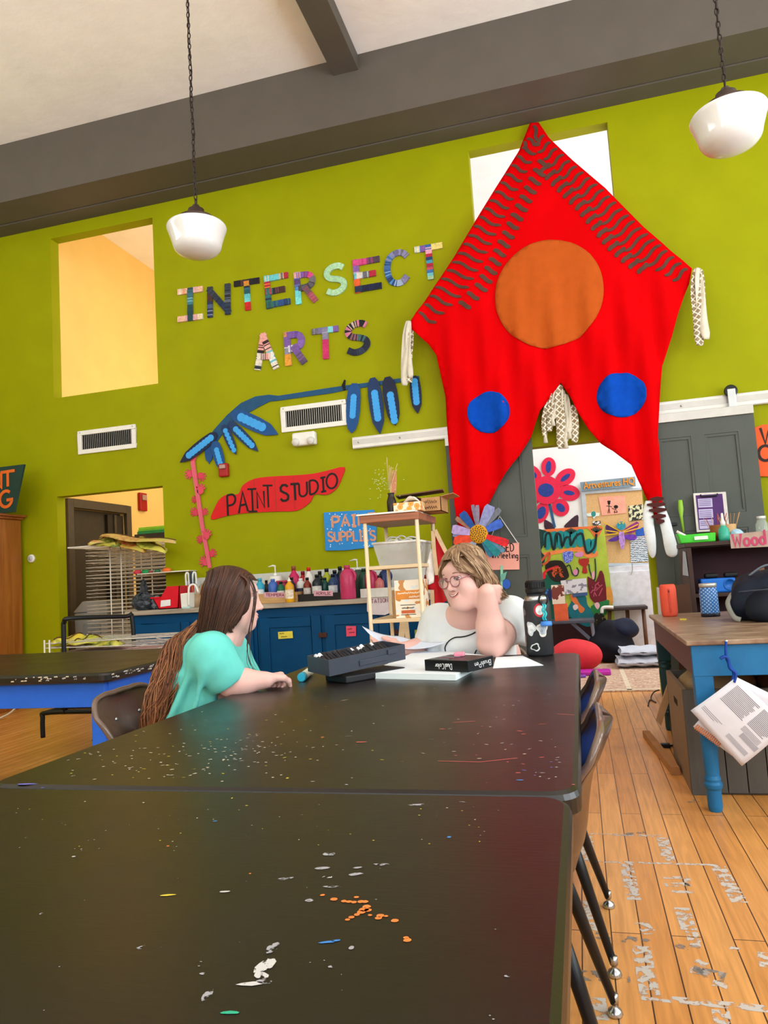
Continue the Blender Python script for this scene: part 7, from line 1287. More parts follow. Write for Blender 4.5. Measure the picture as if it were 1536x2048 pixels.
# painted leaf pieces on top
def painted(c1_, c2, c3):
    m = bpy.data.materials.new('brushed_paint'); m.use_nodes = True; nt = m.node_tree; b = nt.nodes['Principled BSDF']; N = nt.nodes.new; L = nt.links.new; tc = N('ShaderNodeTexCoord'); n = N('ShaderNodeTexNoise'); n.inputs['Scale'].default_value = 7; n.inputs['Detail'].default_value = 3; n.inputs['Distortion'].default_value = 1.5; L(tc.outputs['Object'], n.inputs['Vector']); cr = N('ShaderNodeValToRGB'); e = cr.color_ramp.elements; e[0].position = .36; e[0].color = lin(c1_); e[1].position = .62; e[1].color = lin(c3); q = e.new(.49); q.color = lin(c2); L(n.outputs['Fac'], cr.inputs[0]); L(cr.outputs[0], b.inputs['Base Color']); b.inputs['Roughness'].default_value = .55; return m
M_lfs = [painted('#8a9a2c', '#c2c04a', '#d8cf5a'), painted('#c8502a', '#d8a04a', '#c2b44a'), painted('#5a6a2c', '#a8a83a', '#cfc85a'), painted('#d8b82c', '#e0cc4a', '#a8a43a'), painted('#b8824a', '#d8b070', '#c8c060')]
def card_leaf(label, base, tip, w, m, droop=.06, group=None, lift=.0):
    """a big cut-card leaf with a midrib, lying over the wires and sagging at its ends"""
    a, b = Vector(base), Vector(tip); d = b - a; h = Vector((d.x, d.y, 0)); s = Vector((-h.y, h.x, 0)).normalized(); t = thing('card_leaf', label, 'cut-out', a, group)
    def fn(i, j):
        wd = w * (math.sin(math.pi * min(1, .06 + i * .94)) ** .7) * .5; v = (j - .5) * 2; sc = 1 + .05 * math.sin(i * 40) * abs(v)
        return a + d * i + s * (v * wd * sc) + Vector((0, 0, lift - droop * (i ** 2) - .03 * abs(v) ** 1.5 + .012 * math.sin(i * 9)))
    o = MB().grid(fn, 22, 9).build('leaf_blade', m, t, smooth=True); sm = o.modifiers.new('solid', 'SOLIDIFY'); sm.thickness = .005
    mb = MB(); mb.tube([fn(i / 10, .5) + Vector((0, 0, .005)) for i in range(11)], .004, n=5); mb.build('midrib', mat('#5a3a20', .7), t, smooth=True)
    return t
zz = zr1 + .02
def LP_(px, py, Y): return at(px, py, Y=Y)
card_leaf('long orange-tan card leaf across the top of the tall rack', LP_(205, 1074, 6.5), LP_(352, 1084, 6.05), .24, M_lfs[4], .02, lift=.03)
card_leaf('red and yellow card leaf drooping over the front of the tall rack', LP_(248, 1074, 6.55), LP_(288, 1098, 6.12), .26, M_lfs[1], .03, lift=.02); card_leaf('yellow-green card leaf drooping at the right front of the tall rack', LP_(280, 1076, 6.42), LP_(330, 1098, 6.05), .24, M_lfs[0], .03, lift=.015); card_leaf('dark-veined olive card leaf at the front centre of the tall rack', LP_(225, 1074, 6.6), LP_(232, 1092, 6.2), .34, M_lfs[2], .0, lift=.012); card_leaf('tan card leaf curling over the left end of the tall rack', LP_(225, 1072, 6.6), LP_(178, 1088, 6.3), .26, M_lfs[4], .01, lift=.02)
# board pulled out of the rack with little clay pieces
y0 = 6.12; a, b = at(262, 1156, Y=y0), at(372, 1142, Y=y0); t = thing('drying_board', 'thin white board sticking out of the tall rack over the counter', 'board', (.5 * (a.x + b.x), 6.3, b.z)); zb = b.z; mb = MB(); mb.prism([(a.x, y0 + .1, zb), (b.x - .15, y0, zb), (b.x, y0 + .05, zb), (b.x - .05, y0 + .42, zb), (a.x, y0 + .5, zb)], (0, 0, .008)); mb.build('board_sheet', M_wplast, t)
for px, c, l, r in ((272, '#c8364a', 'pink', .03), (288, '#1f8a4a', 'bright green', .03), (312, '#2a6a4a', 'dark green', .026), (298, '#8a3a3a', 'maroon', .02), (332, '#e8702c', 'orange', .035)):
    x = at(px, 1150, Y=y0 + .14).x; o = lump('clay_piece', None, (x, y0 + .17, zb + .008 + r * .6), (r * 1.3, r, r * .7), mat(c, .5), int(px), .006, zb + .0085, 16, 10); tag(o, l + ' clay piece drying on the white board', 'clay piece')
# low rack with trays behind the left table, on a black trolley
LX0, LX1, LY0, LY1 = at(88, 1300, Y=4.35).x, -2.62, 4.35, 4.8
t2 = wire_rack('low white wire rack stacked with trays behind the left blue table', LX0, LX1, LY0, LY1, .36, .775, 11, 'tray_rack', (.01, .05), False)
for z, c in ((.43, '#d8bc2c'), (.55, '#8a8a86'), (.68, '#8a2a4a')): MB().box((LX0 + .06, LY0 + .03, z), (LX1 - .04, LY1 - .03, z + .012)).build('painted_sheet', mat(c, .6, var=.3, scale=10), t2)
card_leaf('bright yellow card leaf on the left of the low tray rack', LP_(165, 1276, 4.75), LP_(108, 1290, 4.4), .22, M_lfs[3], .0, lift=.03); card_leaf('lime card leaf in the middle of the low tray rack', LP_(185, 1280, 4.7), LP_(150, 1294, 4.38), .24, M_lfs[0], .0, lift=.035); card_leaf('olive striped card leaf at the right of the low tray rack', LP_(185, 1280, 4.75), LP_(238, 1294, 4.4), .24, M_lfs[2], .0, lift=.03)
t = thing('black_trolley', 'black tubular trolley carrying the low tray rack', 'trolley', ((LX0 + LX1) / 2, 4.55, 0)); mb = MB(); h0 = at(128, 1300, Y=4.3); h1 = at(130, 1250, Y=4.3); h2 = at(138, 1243, Y=4.3); mb.tube(smoothpath([(h0.x, 4.30, .30), (h0.x, 4.30, h1.z - .05), (h0.x + .01, 4.3, h1.z + .02), (h0.x + .05, 4.32, h2.z + .02), tuple(at(250, 1233, Y=4.7)), tuple(at(264, 1236, Y=4.75)), (at(268, 1260, Y=4.75).x, 4.75, .5), (at(268, 1260, Y=4.75).x, 4.75, .3)], 5), .016, n=10); mb.build('handle', M_blackmetal, t, smooth=True)
mb = MB(); mb.tube(smoothpath([(LX0 + .02, 4.3, .14), (LX0 + .02, 4.3, .27), (LX0 + .05, 4.3, .305), (LX0 + .4, 4.3, .31), (LX1, 4.3, .31)], 5), .016, n=10); mb.tube([(LX0 + .05, 4.3, .308), (LX0 + .05, 4.86, .308), (LX1, 4.86, .308), (LX1, 4.3, .308)], .014, n=8); mb.build('base_rail', M_blackmetal, t, smooth=True); MB().box((LX0 + .2, 4.31, .325), (LX1, 4.84, .35)).build('shelf_plate', mat('#101a30', .5), t, bevel=.008)
for x, y in ((LX0 + .55, 4.32), (LX1 - .05, 4.32), (LX0 + .1, 4.84), (LX1 - .05, 4.84)): MB().tube([(x, y, .3), (x - .07, y - .02, .0)], .015, n=8).build('leg', M_blackmetal, t, smooth=True)
mb = MB(); mb.lathe([(0, 0), (.16, 0), (.19, .3), (.2, .36), (.185, .36), (.17, .02), (0, .02)], at(12, 1432, Z=0.0) + Vector((.15, -1.0, 0)), n=28); o = mb.build('waste_basket', mat('#5a1a12', .4), smooth=True); tag(o, 'dark red round waste basket under the left table', 'basket')
mb = MB(); mb.tube(smoothpath([at(0, 1436, Y=4.2), at(20, 1426, Y=4.2), at(38, 1408, Y=4.2), at(44, 1392, Y=4.2), at(45, 1370, Y=4.2)], 5), .006, n=6); tag(mb.build('white_cable', M_wplast, smooth=True), 'thin white cable looping down under the left table', 'cable')
# ================================================================== THINGS ON THE LONG TABLE
TT = .7505
def T(px, py, z=TT): return at(px, py, Z=z)
M_paper = mat('#e6ecf2', .7, var=.02)
# drawing pad
t = thing('drawing_pad', 'thick white drawing pad under the black pen box', 'pad', (-.56, 2.56, TT)); a, b, c, d = T(733, 1357), T(912, 1361), T(985, 1322), T(845, 1306)
mb = MB(); mb.prism([a, b, c, d], (0, 0, .017)); mb.build('page_block', mat('#dfe9ea', .7, var=.05, scale=200, stretch=(.1, .1, 8)), t); mb = MB(); mb.prism([p + Vector((0, 0, .0172)) for p in (a, b, c, d)], (0, 0, .0012)); mb.build('top_sheet', M_paper, t)
def sheet_on(label, pts, z=TT, n='paper_sheet'): mb = MB(); mb.prism([T(x, y) + Vector((0, 0, z - TT)) for x, y in pts], (0, 0, .0012)); o = mb.build(n, M_paper); tag(o, label, 'paper'); return o
sheet_on('loose pale sheet lying flat right of the black pen box', [(986, 1337), (1087, 1331), (1045, 1312), (992, 1315)]); sheet_on('loose pale sheet lying left of the drawing pad, near the open marker case', [(800, 1332), (842, 1306), (815, 1308), (775, 1328)])
# black pen box, lettering upside down towards the camera
zb = TT + .0185; t = thing('pen_box', 'black cardboard pen box with white Dual Color lettering, on the drawing pad', 'box', (-.4, 2.42, zb)); FL, FR, BR = at(850, 1341.5, Z=zb), at(937, 1345, Z=zb), at(987.5, 1333, Z=zb); BL = FL + (BR - FR); H = .036
mb = MB(); mb.prism([FL, FR, BR, BL], (0, 0, H)); mb.build('carton', mat('#101114', .3, var=.1), t, bevel=.0015)
mf = mat('#e4e4e4', .6); mb = MB(); ex = (FR - FL).normalized(); nf = Vector((ex.y, -ex.x, 0)); 
def fl_text(s, p0, p1, z0, h, ex_, n_):   # upside-down lettering
    w = (p1 - p0).length; text(mb, s, p1 + n_ * .0008 + Vector((0, 0, z0 + h)), -ex_ * (w / (text_width(s) * h)), Vector((0, 0, -1)), h, .0016, n_, .0006)
fl_text('Dual', FL + ex * .083, FL + ex * .108, .007, .018, ex, nf); fl_text('olor', FL + ex * .043, FL + ex * .068, .008, .016, ex, nf); fl_text('C', FL + ex * .071, FL + ex * .078, .008, .017, ex, nf)
ex2 = (BR - FR).normalized(); n2 = Vector((ex2.y, -ex2.x, 0)); fl_text('Pen', FR + ex2 * .035, FR + ex2 * .07, .008, .017, ex2, n2); fl_text('Brush', FR + ex2 * .075, FR + ex2 * .125, .008, .017, ex2, n2); mb.use(mf); mb.build('lettering', mf, t)
mb = MB(); mb.use(mat('#2a2c33', .4)); e = (BR - FR); 
for k in range(7): p0 = FL + e * (.12 + .11 * k) + ex * .02 + Vector((0, 0, H + .0006)); mb.use(mat(['#8d8f96', '#3a3d46', '#b0627a', '#54565e', '#9a9ca4', '#3a3d46', '#7a5560'][k], .4)); mb.prism([p0, p0 + ex * .06, p0 + ex * .06 + e * .05, p0 + e * .05], (0, 0, .0005))
mb.build('pen_picture', parent=t, weld=False)
p = FL + e * .55 + ex * .06 + Vector((0, 0, H)); t = MB().box(p + Vector((0, 0, .0005)), p + Vector((.035, .03, .014))).build('eraser', mat('#e58aa0', .7), bevel=.004); tag(t, 'pink eraser on top of the black pen box', 'eraser')
# open marker case
A0, A1 = T(660, 1371), T(800, 1347); ax = (A1 - A0); ax.z = 0; Lc = .32; ax.normalize(); sd = Vector((ax.y, -ax.x, 0)); Mcase = Matrix(((ax.x, -sd.x, 0, 0), (ax.y, -sd.y, 0, 0), (0, 0, 1, 0), (0, 0, 0, 1)))
t = thing('marker_case', 'open dark grey plastic marker case lying tilted on the long table', 'case', T(700, 1345)); M_case = mat('#3a3e49', .4, var=.06, bump=.1, bscale=300)
base = A0 + ax * 0.0
def cs(x, y, z): return base + ax * x - sd * y + Vector((0, 0, z))
# lid underneath, propping the tray
mb = MB(); mb.prism([cs(.05, -.02, 0), cs(.30, -.02, 0), cs(.30, .10, 0), cs(.05, .10, 0)], (0, 0, .022)); mb.build('lid', mat('#17181c', .5), t, bevel=.004)
Mt = Matrix.Translation(base + Vector((0, 0, .028))) @ Mcase.to_3x3().to_4x4() @ Matrix.Rotation(math.radians(-3), 4, 'Y') @ Matrix.Rotation(math.radians(4), 4, 'X')
mb = MB(); w_ = .125; th = .004; hh = .052
mb.box((0, 0, 0), (Lc, w_, th), Mt); mb.box((0, 0, th), (Lc, th, hh), Mt); mb.box((0, w_ - th, th), (Lc, w_, hh), Mt); mb.box((0, th, th), (th, w_ - th, hh), Mt); mb.box((Lc - th, th, th), (Lc, w_ - th, hh), Mt); mb.build('tray', M_case, t, bevel=.002)
mb = MB(); mb.box((.12, -.004, .012), (.24, 0, .03), Mt); mb.box((.24, -.006, .03), (.28, 0, .045), Mt); mb.build('latch', M_case, t, bevel=.001)
rn = random.Random(5); cols = ['#e8e8ea', '#1b1c20', '#d4d6da', '#2a2c33']
for k in range(20):
    x = .012 + .0145 * k; c0 = Mt @ Vector((x + .006, .03, .020)); c1 = Mt @ Vector((x + .008, .105, .046 + rn.uniform(0, .008))); mb = MB(); mb.use(mat('#222328', .4)); mb.tube([c0, c0.lerp(c1, .8)], .0065, n=8); mb.use(mat(rn.choice(cols), .4)); mb.tube([c0.lerp(c1, .8), c1], .0068, n=8); mb.build('marker', parent=t)
def marker(label, p0, p1, r, c, capc):
    p0 = p0 + Vector((0, 0, r)); p1 = p1 + Vector((0, 0, r)); t = thing('marker_pen', label, 'marker', p0); mb = MB(); mb.tube([p0.lerp(p1, .2), p1], r, n=16); mb.build('barrel', mat(c, .4, var=.08, scale=40), t, smooth=False, bevel=.001); mb = MB(); mb.tube([p0, p0.lerp(p1, .02), p0.lerp(p1, .2)], [r * .9, r * 1.05, r * 1.05], n=16); mb.build('end_cap', mat(capc, .35), t); return t
marker('white and cyan marker lying near the girl’s hand', T(603, 1364), T(621, 1350), .0145, '#dfeee0', '#2fb2d4'); marker('thin teal-capped marker lying beside the marker case', T(800, 1322), T(776, 1330), .0085, '#22262c', '#7fd8c4')
# black flask with stickers, carabiner and cord
p = T(1081, 1310); t = thing('water_bottle', 'tall black flask covered in stickers on the far end of the table', 'bottle', p); R = .052
mb = MB(); mb.lathe([(0, 0), (R - .006, 0), (R, .008), (R, .185), (R - .004, .205), (.036, .225), (.034, .235), (0, .235)], p, n=36); mb.build('body', mat('#2c2e31', .4, var=.08), t, smooth=True)
lid = MB().lathe([(.0, .2352), (.0385, .2352), (.0395, .24), (.0395, .252), (.036, .255), (.036, .278), (.033, .284), (0, .284)], p, n=40).build('lid', mat('#0f1012', .35), t, smooth=False)
mb = MB()
for k in range(26): a = 2 * math.pi * k / 26; mb.box((.0355, -.0015, .257), (.0385, .0015, .277), Matrix.Translation(p) @ rotz(a))
mb.build('grip_ribs', mat('#16171a', .35), lid); MB().lathe([(R - .007, .206), (R - .004, .2085), (.040, .223), (.038, .225)], p, n=36).build('steel_band', M_steel, t, smooth=True)
def sticker(name, ang, z, w, h, c, seed, shape='blob', inner=None):
    rn = random.Random(seed); n = 22; pts = []
    for i in range(n):
        a = 2 * math.pi * i / n; r = 1 + (.16 * math.sin(3 * a + seed) + .08 * math.sin(5 * a + 2 * seed) if shape == 'blob' else 0); pts.append((r * math.cos(a), r * math.sin(a)))
    mb = MB()
    def place(u, v, o): a = math.radians(ang) + u * w / R; return p + Vector(((R + o) * math.cos(a), (R + o) * math.sin(a), z + v * h))
    mb.use(mat(c, .4)); cc = mb.bm.verts.new(place(0, 0, .0012)); ring = [mb.bm.verts.new(place(u, v, .0012)) for u, v in pts]
    for i in range(n): mb.quads([(0, 1, 2)], [cc, ring[i], ring[(i + 1) % n]])
    if inner:
        mb.use(inner); cc = mb.bm.verts.new(place(0, 0, .0018)); ring = [mb.bm.verts.new(place(u * .7, v * .7, .0018)) for u, v in pts]
        for i in range(n): mb.quads([(0, 1, 2)], [cc, ring[i], ring[(i + 1) % n]])
    mb.build('sticker', parent=t)
sticker('s', -118, .105, .018, .026, '#c9d3d6', 1.0, inner=mat('#dfe6e8', .4, var=.3, scale=60)); sticker('s', -150, .165, .010, .016, '#6a6460', 2.0, inner=mat('#8a807a', .4, var=.4, scale=80)); sticker('s', -75, .172, .022, .026, '#c2303c', 3.0, 'round', mat('#e9ecec', .4, var=.4, scale=70)); sticker('s', -105, .035, .018, .014, '#d9dcdc', 4.4, inner=mat('#17181a', .4)); sticker('s', -160, .06, .010, .02, '#8d7f78', 5.2); sticker('s', -70, .10, .02, .026, '#dcd8d0', 6.1, inner=mat('#a8b4c0', .4, var=.4, scale=60))
c = p + Vector((.030, -.055, .212)); mb = MB(); mb.tube([c + Vector((.015 * math.cos(a), .004 * math.sin(a), .021 * math.sin(a))) for a in [2 * math.pi * i / 24 for i in range(24)]], .0035, n=8, closed=True); o = mb.build('carabiner', mat('#15171c', .25, .5), smooth=True); tag(o, 'black carabiner clipped to the black flask', 'clip')
t = thing('key_cord', 'teal plastic cord and blue ribbed cap hanging from the black carabiner', 'cord', c - Vector((0, 0, .1)))
mb = MB()
for dx in (-.004, .004): mb.tube([c + Vector((dx + .003 * math.sin(k * 1.3), -.008 + .004 * math.cos(k * 1.3), -.018 - .006 * k)) for k in range(11)], .0035, n=6)
mb.build('cord_loop', mat('#2fbcc4', .35), t, smooth=True); M2 = c + Vector((.004, -.008, -.098)); mb = MB(); mb.lathe([(0, 0), (.020, 0), (.022, .004), (.020, .016), (0, .018)], M2, n=24); mb.build('ribbed_cap', mat('#3f7fd0', .45), t, smooth=True)

# ================================================================== PEOPLE
def surface_nets(V, o, h):
    V = np.ascontiguousarray(V); nx, ny, nz = V.shape; ins = V < 0
    c = [ins[i:nx - 1 + i, j:ny - 1 + j, k:nz - 1 + k] for i in (0, 1) for j in (0, 1) for k in (0, 1)]
    s = sum(x.astype(np.int8) for x in c); act = (s > 0) & (s < 8); idx = -np.ones(act.shape, np.int64); I = np.argwhere(act); idx[act] = np.arange(len(I))
    acc = np.zeros((len(I), 3)); cnt = np.zeros(len(I))
    for a in range(3):
        for u in (0, 1):
            for v in (0, 1):
                d0 = [0, 0, 0]; d0[(a + 1) % 3] = u; d0[(a + 2) % 3] = v; d1 = list(d0); d1[a] = 1
                v0 = V[I[:, 0] + d0[0], I[:, 1] + d0[1], I[:, 2] + d0[2]]; v1 = V[I[:, 0] + d1[0], I[:, 1] + d1[1], I[:, 2] + d1[2]]; m = (v0 < 0) != (v1 < 0); t = np.where(m, v0 / np.where(m, v0 - v1, 1), 0)
                q = np.tile(np.array(d0, float), (len(I), 1)); q[:, a] += t; acc[m] += q[m]; cnt[m] += 1
    verts = (I + acc / cnt[:, None]) * h + o; faces = []
    for a in range(3):
        b, cc = (a + 1) % 3, (a + 2) % 3; sl = [slice(None)] * 3; sl[a] = slice(0, V.shape[a] - 1); sl2 = list(sl); sl2[a] = slice(1, V.shape[a]); A, B = ins[tuple(sl)], ins[tuple(sl2)]; E = np.argwhere(A != B); E = E[(E[:, b] > 0) & (E[:, cc] > 0) & (E[:, b] < V.shape[b] - 1) & (E[:, cc] < V.shape[cc] - 1)]
        def id_(db, dc): q = E.copy(); q[:, b] += db; q[:, cc] += dc; return idx[q[:, 0], q[:, 1], q[:, 2]]
        f = np.stack([id_(-1, -1), id_(0, -1), id_(0, 0), id_(-1, 0)], 1); fl = ~A[tuple(E.T)]; f[fl] = f[fl][:, ::-1]; faces.append(f)
    return verts, np.concatenate(faces)
class SDF:
    def __init__(self, lo, hi, h):
        self.h = h; self.o = np.array(lo, float); n = np.ceil((np.array(hi) - self.o) / h).astype(int) + 1; self.V = np.full(n, .15, np.float32); self.n = n
        self.ax = [self.o[i] + h * np.arange(n[i]) for i in range(3)]
    def _sub(self, lo, hi, pad):
        a = np.maximum(0, np.floor((np.array(lo) - pad - self.o) / self.h).astype(int)); b = np.minimum(self.n, np.ceil((np.array(hi) + pad - self.o) / self.h).astype(int) + 1)
        if np.any(b <= a): return None
        sl = tuple(slice(a[i], b[i]) for i in range(3)); X = [self.ax[i][sl[i]].astype(np.float32).reshape([-1 if j == i else 1 for j in range(3)]) for i in range(3)]; return sl, X
    def _mix(self, sl, d, k, op):
        A = self.V[sl]
        if op == 'sub': d = -d; h = np.maximum(k - np.abs(A - d), 0) / max(k, 1e-6); self.V[sl] = np.maximum(A, d) + h * h * k * .25
        else: h = np.maximum(k - np.abs(A - d), 0) / max(k, 1e-6); self.V[sl] = np.minimum(A, d) - h * h * k * .25
    def ell(self, c, r, R=None, k=.02, op='add'):
        c = np.array(c, float); r = np.array(r if hasattr(r, '__len__') else (r,) * 3, float); m = r.max(); s = self._sub(c - m, c + m, k + .03)
        if s is None: return self
        sl, X = s; Q = [X[i] - c[i] for i in range(3)]
        if R is not None: Q = [R[j][0] * Q[0] + R[j][1] * Q[1] + R[j][2] * Q[2] for j in range(3)]
        k0 = np.sqrt(sum((Q[i] / r[i]) ** 2 for i in range(3))); k1 = np.sqrt(sum((Q[i] / r[i] ** 2) ** 2 for i in range(3))) + 1e-9; self._mix(sl, k0 * (k0 - 1) / k1, k, op); return self
    def cap(self, a, b, ra, rb, k=.02, op='add'):
        a, b = np.array(a, float), np.array(b, float); m = max(ra, rb); s = self._sub(np.minimum(a, b) - m, np.maximum(a, b) + m, k + .03)
        if s is None: return self
        sl, X = s; d = b - a; t = sum((X[i] - a[i]) * d[i] for i in range(3)) / max(1e-9, d @ d); t = np.clip(t, 0, 1); q = np.sqrt(sum((X[i] - a[i] - t * d[i]) ** 2 for i in range(3))); self._mix(sl, q - (ra + (rb - ra) * t), k, op); return self
    def chain(self, pts, rs, k=.012):
        for i in range(len(pts) - 1): self.cap(pts[i], pts[i + 1], rs[i], rs[i + 1], k)
        return self
    def cut(self, c, n, k=.004):
        """keep the side the normal n points away from"""
        c, n = np.array(c, float), np.array(n, float); n /= np.linalg.norm(n); X = [self.ax[i].astype(np.float32).reshape([-1 if j == i else 1 for j in range(3)]) for i in range(3)]; d = sum((X[i] - c[i]) * n[i] for i in range(3)); self.V = np.maximum(self.V, d); return self
    def mesh(self, name, m, parent=None, smooth_it=1):
        v, f = surface_nets(self.V, self.o, self.h); me = bpy.data.meshes.new(name); loc = np.array([(v[:, 0].min() + v[:, 0].max()) / 2, (v[:, 1].min() + v[:, 1].max()) / 2, v[:, 2].min()])
        me.from_pydata((v - loc).tolist(), [], f.tolist()); me.materials.append(m); me.polygons.foreach_set('use_smooth', [True] * len(me.polygons)); me.update(); o = bpy.data.objects.new(name, me); COL.objects.link(o); o.location = Vector(loc)
        if parent: o.parent = parent; o.location = Vector(loc) - wpos(parent)
        if smooth_it: s = o.modifiers.new('smooth', 'SMOOTH'); s.iterations = smooth_it; s.factor = .5
        return o
def frame(fwd_dir, up_hint):
    f = Vector(fwd_dir).normalized(); l = Vector(up_hint).cross(f).normalized(); u = f.cross(l).normalized(); return f, l, u     # l = the person's left
def paint_region(o, centre, r, m, frame_=None):
    """give the faces of o inside an ellipsoid their own material (lips, brows)"""
    me = o.data; k = me.materials.find(m.name)
    if k < 0: me.materials.append(m); k = len(me.materials) - 1
    c = np.array(centre) - np.array(wpos(o)); n = len(me.polygons); cen = np.zeros(n * 3); me.polygons.foreach_get('center', cen); q = cen.reshape(-1, 3) - c
    if frame_ is not None: q = q @ np.array([list(v) for v in frame_]).T
    ins = ((q / np.array(r)) ** 2).sum(1) < 1; mi = np.zeros(n, np.int32); me.polygons.foreach_get('material_index', mi); mi[ins] = k; me.polygons.foreach_set('material_index', mi)
def strands(name, m, parent, roots, guide, n_seg=9, r=.0022, sides=4, seed=1, jit=.006):
    rn = random.Random(seed); mb = MB(); mm = m if isinstance(m, list) else [m]
    for (u, v) in roots:
        pts = smoothpath(guide(u, v, rn), 3); rr = r * rn.uniform(.7, 1.25); mb.use(rn.choice(mm)); n = len(pts); mb.tube(pts, [rr * (1 - .75 * (i / (n - 1)) ** 2) for i in range(n)], n=sides, cap=False)
    return mb.build(name, parent=parent, smooth=True, weld=False)
def hand(S, wrist, dirv, palm_n, side, size=1.0, curl=(.5,) * 5, spread=.16, k=.006, thumb_curl=.4):
    """palm slab, four unequal bent fingers, thumb leaving the side of the palm; palm_n points out of the palm"""
    d = Vector(dirv).normalized(); n = Vector(palm_n); n = (n - d * n.dot(d)).normalized(); s = d.cross(n).normalized() * side    # s: towards the thumb
    w = Vector(wrist); L = .085 * size
    for q in (-.024, -.008, .008, .024): S.cap(w + s * q * .7 * size, w + d * L + s * q * 1.25 * size, .0155 * size, .0125 * size, .012)
    for i, (q, ln) in enumerate(((.031, .070), (.011, .078), (-.010, .073), (-.029, .058))):
        b = w + d * L * .97 + s * q * size; cu = curl[i + 1]; dd = (d + s * (q * spread * 12)).normalized(); p = b; a = 0; pts = [p]
        for seg, f in enumerate((.45, .32, .23)):
            a += cu * (.75, .95, .7)[seg]; dr = dd * math.cos(a) + n * math.sin(a); p = p + dr * (ln * f * size); pts.append(p)
        S.chain(pts, [.0098 * size, .0088 * size, .0080 * size, .0068 * size], k)
    p = w + d * .022 * size + s * .026 * size; t1 = p + (d * .6 + s * .75 + n * .25).normalized() * .036 * size; a = thumb_curl; t2 = t1 + (d * math.cos(a) + n * math.sin(a) * .8 + s * .25).normalized() * .030 * size; t3 = t2 + (d * math.cos(a * 1.6) + n * math.sin(a * 1.6)).normalized() * .024 * size; S.chain([p, t1, t2, t3], [.016 * size, .0125 * size, .0105 * size, .0082 * size], .008)
M_skin = mat('#deafa4', .5, var=.05, scale=9, sss=.12, bump=.04, bscale=350, name='fair_skin'); M_lip = mat('#c9807a', .4, var=.06, sss=.08); M_mouth = mat('#7d3a38', .5); M_brow = mat('#8a6a50', .8); M_eyew = mat('#e9e6e2', .2); M_iris = mat('#4a3f38', .2)
def head(S, C, f, l, u, sc=1.0, cheek=1.0, nose=1.0, jaw=1.0, smile=False):
    R = [list(f), list(l), list(u)]
    def Lc(x, y, z): return C + (f * x + l * y + u * z) * sc
    E = lambda x, y, z, a, b, c, k=.02, op='add': S.ell(Lc(x, y, z), (a * sc, b * sc, c * sc), R, k * sc, op)
    E(-.012, 0, .028, .096, .075, .088); E(.034, 0, -.018, .060, .064, .082, .03); E(.040, 0, -.070 * jaw, .046, .046, .036, .035); E(.074, 0, -.094 * jaw, .017, .02, .015, .025)
    E(.078, 0, .042, .018, .050, .030, .03)                                   # brow
    for q in (-1, 1):
        E(.060, .043 * q, -.028, .034 * cheek, .029 * cheek, .034 * cheek, .025); E(.086, .032 * q, .014, .014, .018, .0115, .010, 'sub'); E(.040, .056 * q, -.060, .03 * cheek, .02 * cheek, .03, .03)
        E(.0745, .031 * q, .013, .0118, .0118, .0110, .004); E(.0865, .031 * q, .0265, .008, .018, .0042, .006)
        E(-.010, .079 * q, -.004, .020, .008, .032, .006); E(-.006, .084 * q, -.002, .010, .004, .018, .004, 'sub'); E(.000, .080 * q, -.033, .008, .006, .010, .006)
    S.cap(Lc(.092, 0, .018), Lc(.112 * (1 + .0 * nose), 0, -.022), .0085 * sc, .0105 * sc, .012 * sc); E(.114 + .004 * (nose - 1), 0, -.024, .0125 * nose, .0125 * nose, .0105, .008)
    for q in (-1, 1): E(.102, .0125 * q, -.029, .010, .0085, .0080, .007); E(.108, .006 * q, -.0345, .005, .0035, .003, .003, 'sub')
    ys = (-1, -.6, -.2, .2, .6, 1); mw = .033 if smile else .019; rise = .012 if smile else .001
    curve = lambda z0, x0: [Lc(x0 - .011 * abs(y) ** 2, mw * y, z0 + rise * y * y) for y in ys]
    S.chain(curve(-.0525, .0985), [r * sc for r in (.003, .0045, .0052, .0052, .0045, .003)], .006 * sc); S.chain(curve(-.0655, .0955), [r * sc for r in (.003, .0052, .0062, .0062, .0052, .003)], .006 * sc)
    g = .0042 if smile else .0012
    for a, b in zip(curve(-.0588, .1045)[:-1], curve(-.0588, .1045)[1:]): S.cap(a, b, g * sc, g * sc, .002, 'sub')
    return Lc, R

# ---------------- the woman at the far end
Wp = lambda px, py, Y: at(px, py, Y=Y)
wc = at(929, 1155, Y=2.85); az = math.radians(-121); f0 = Vector((math.cos(az), math.sin(az), -.20)); up0 = Vector((-.10, .02, 1)).normalized(); f, l, u = frame(f0, up0)
wh = .87; S = SDF((-.95, 2.55, .52), (-.02, 3.40, 1.24), .0045)
Lc, RR = head(S, wc, f, l, u, wh, 1.08, 1.0, 1.0, True)
neck_b = at(938, 1234, Y=3.0); S.cap(Lc(-.035, 0, -.055), neck_b, .060, .062, .03); S.ell(Lc(.045, 0, -.105), (.05, .05, .03), RR, .045)
shL, shR = at(1021, 1234, Y=3.04), at(880, 1247, Y=3.05); chest = Vector((-.45, 3.10, .72))
S.ell(chest, (.185, .125, .16), None, .06); S.ell((-.46, 3.14, .58), (.19, .14, .17), None, .08); S.cap(neck_b, shL, .06, .06, .05); S.cap(neck_b, shR, .06, .06, .05)
elL = at(984, 1288, Y=2.86); wrL = Wp(974, 1184, 2.775); S.cap(shL, elL.lerp(shL, .1), .066, .060, .03); S.cap(elL.lerp(shL, .25), elL, .060, .047, .03); S.cap(elL, elL.lerp(wrL, .35), .047, .050, .03); S.cap(elL.lerp(wrL, .35), wrL, .050, .031, .03)
hd = (Wp(1006, 1190, 2.875) - wrL).normalized(); hand(S, wrL, hd, Vector((-.7, .7, .05)), -1, .88, (.2, .25, .28, .3, .3), .12)
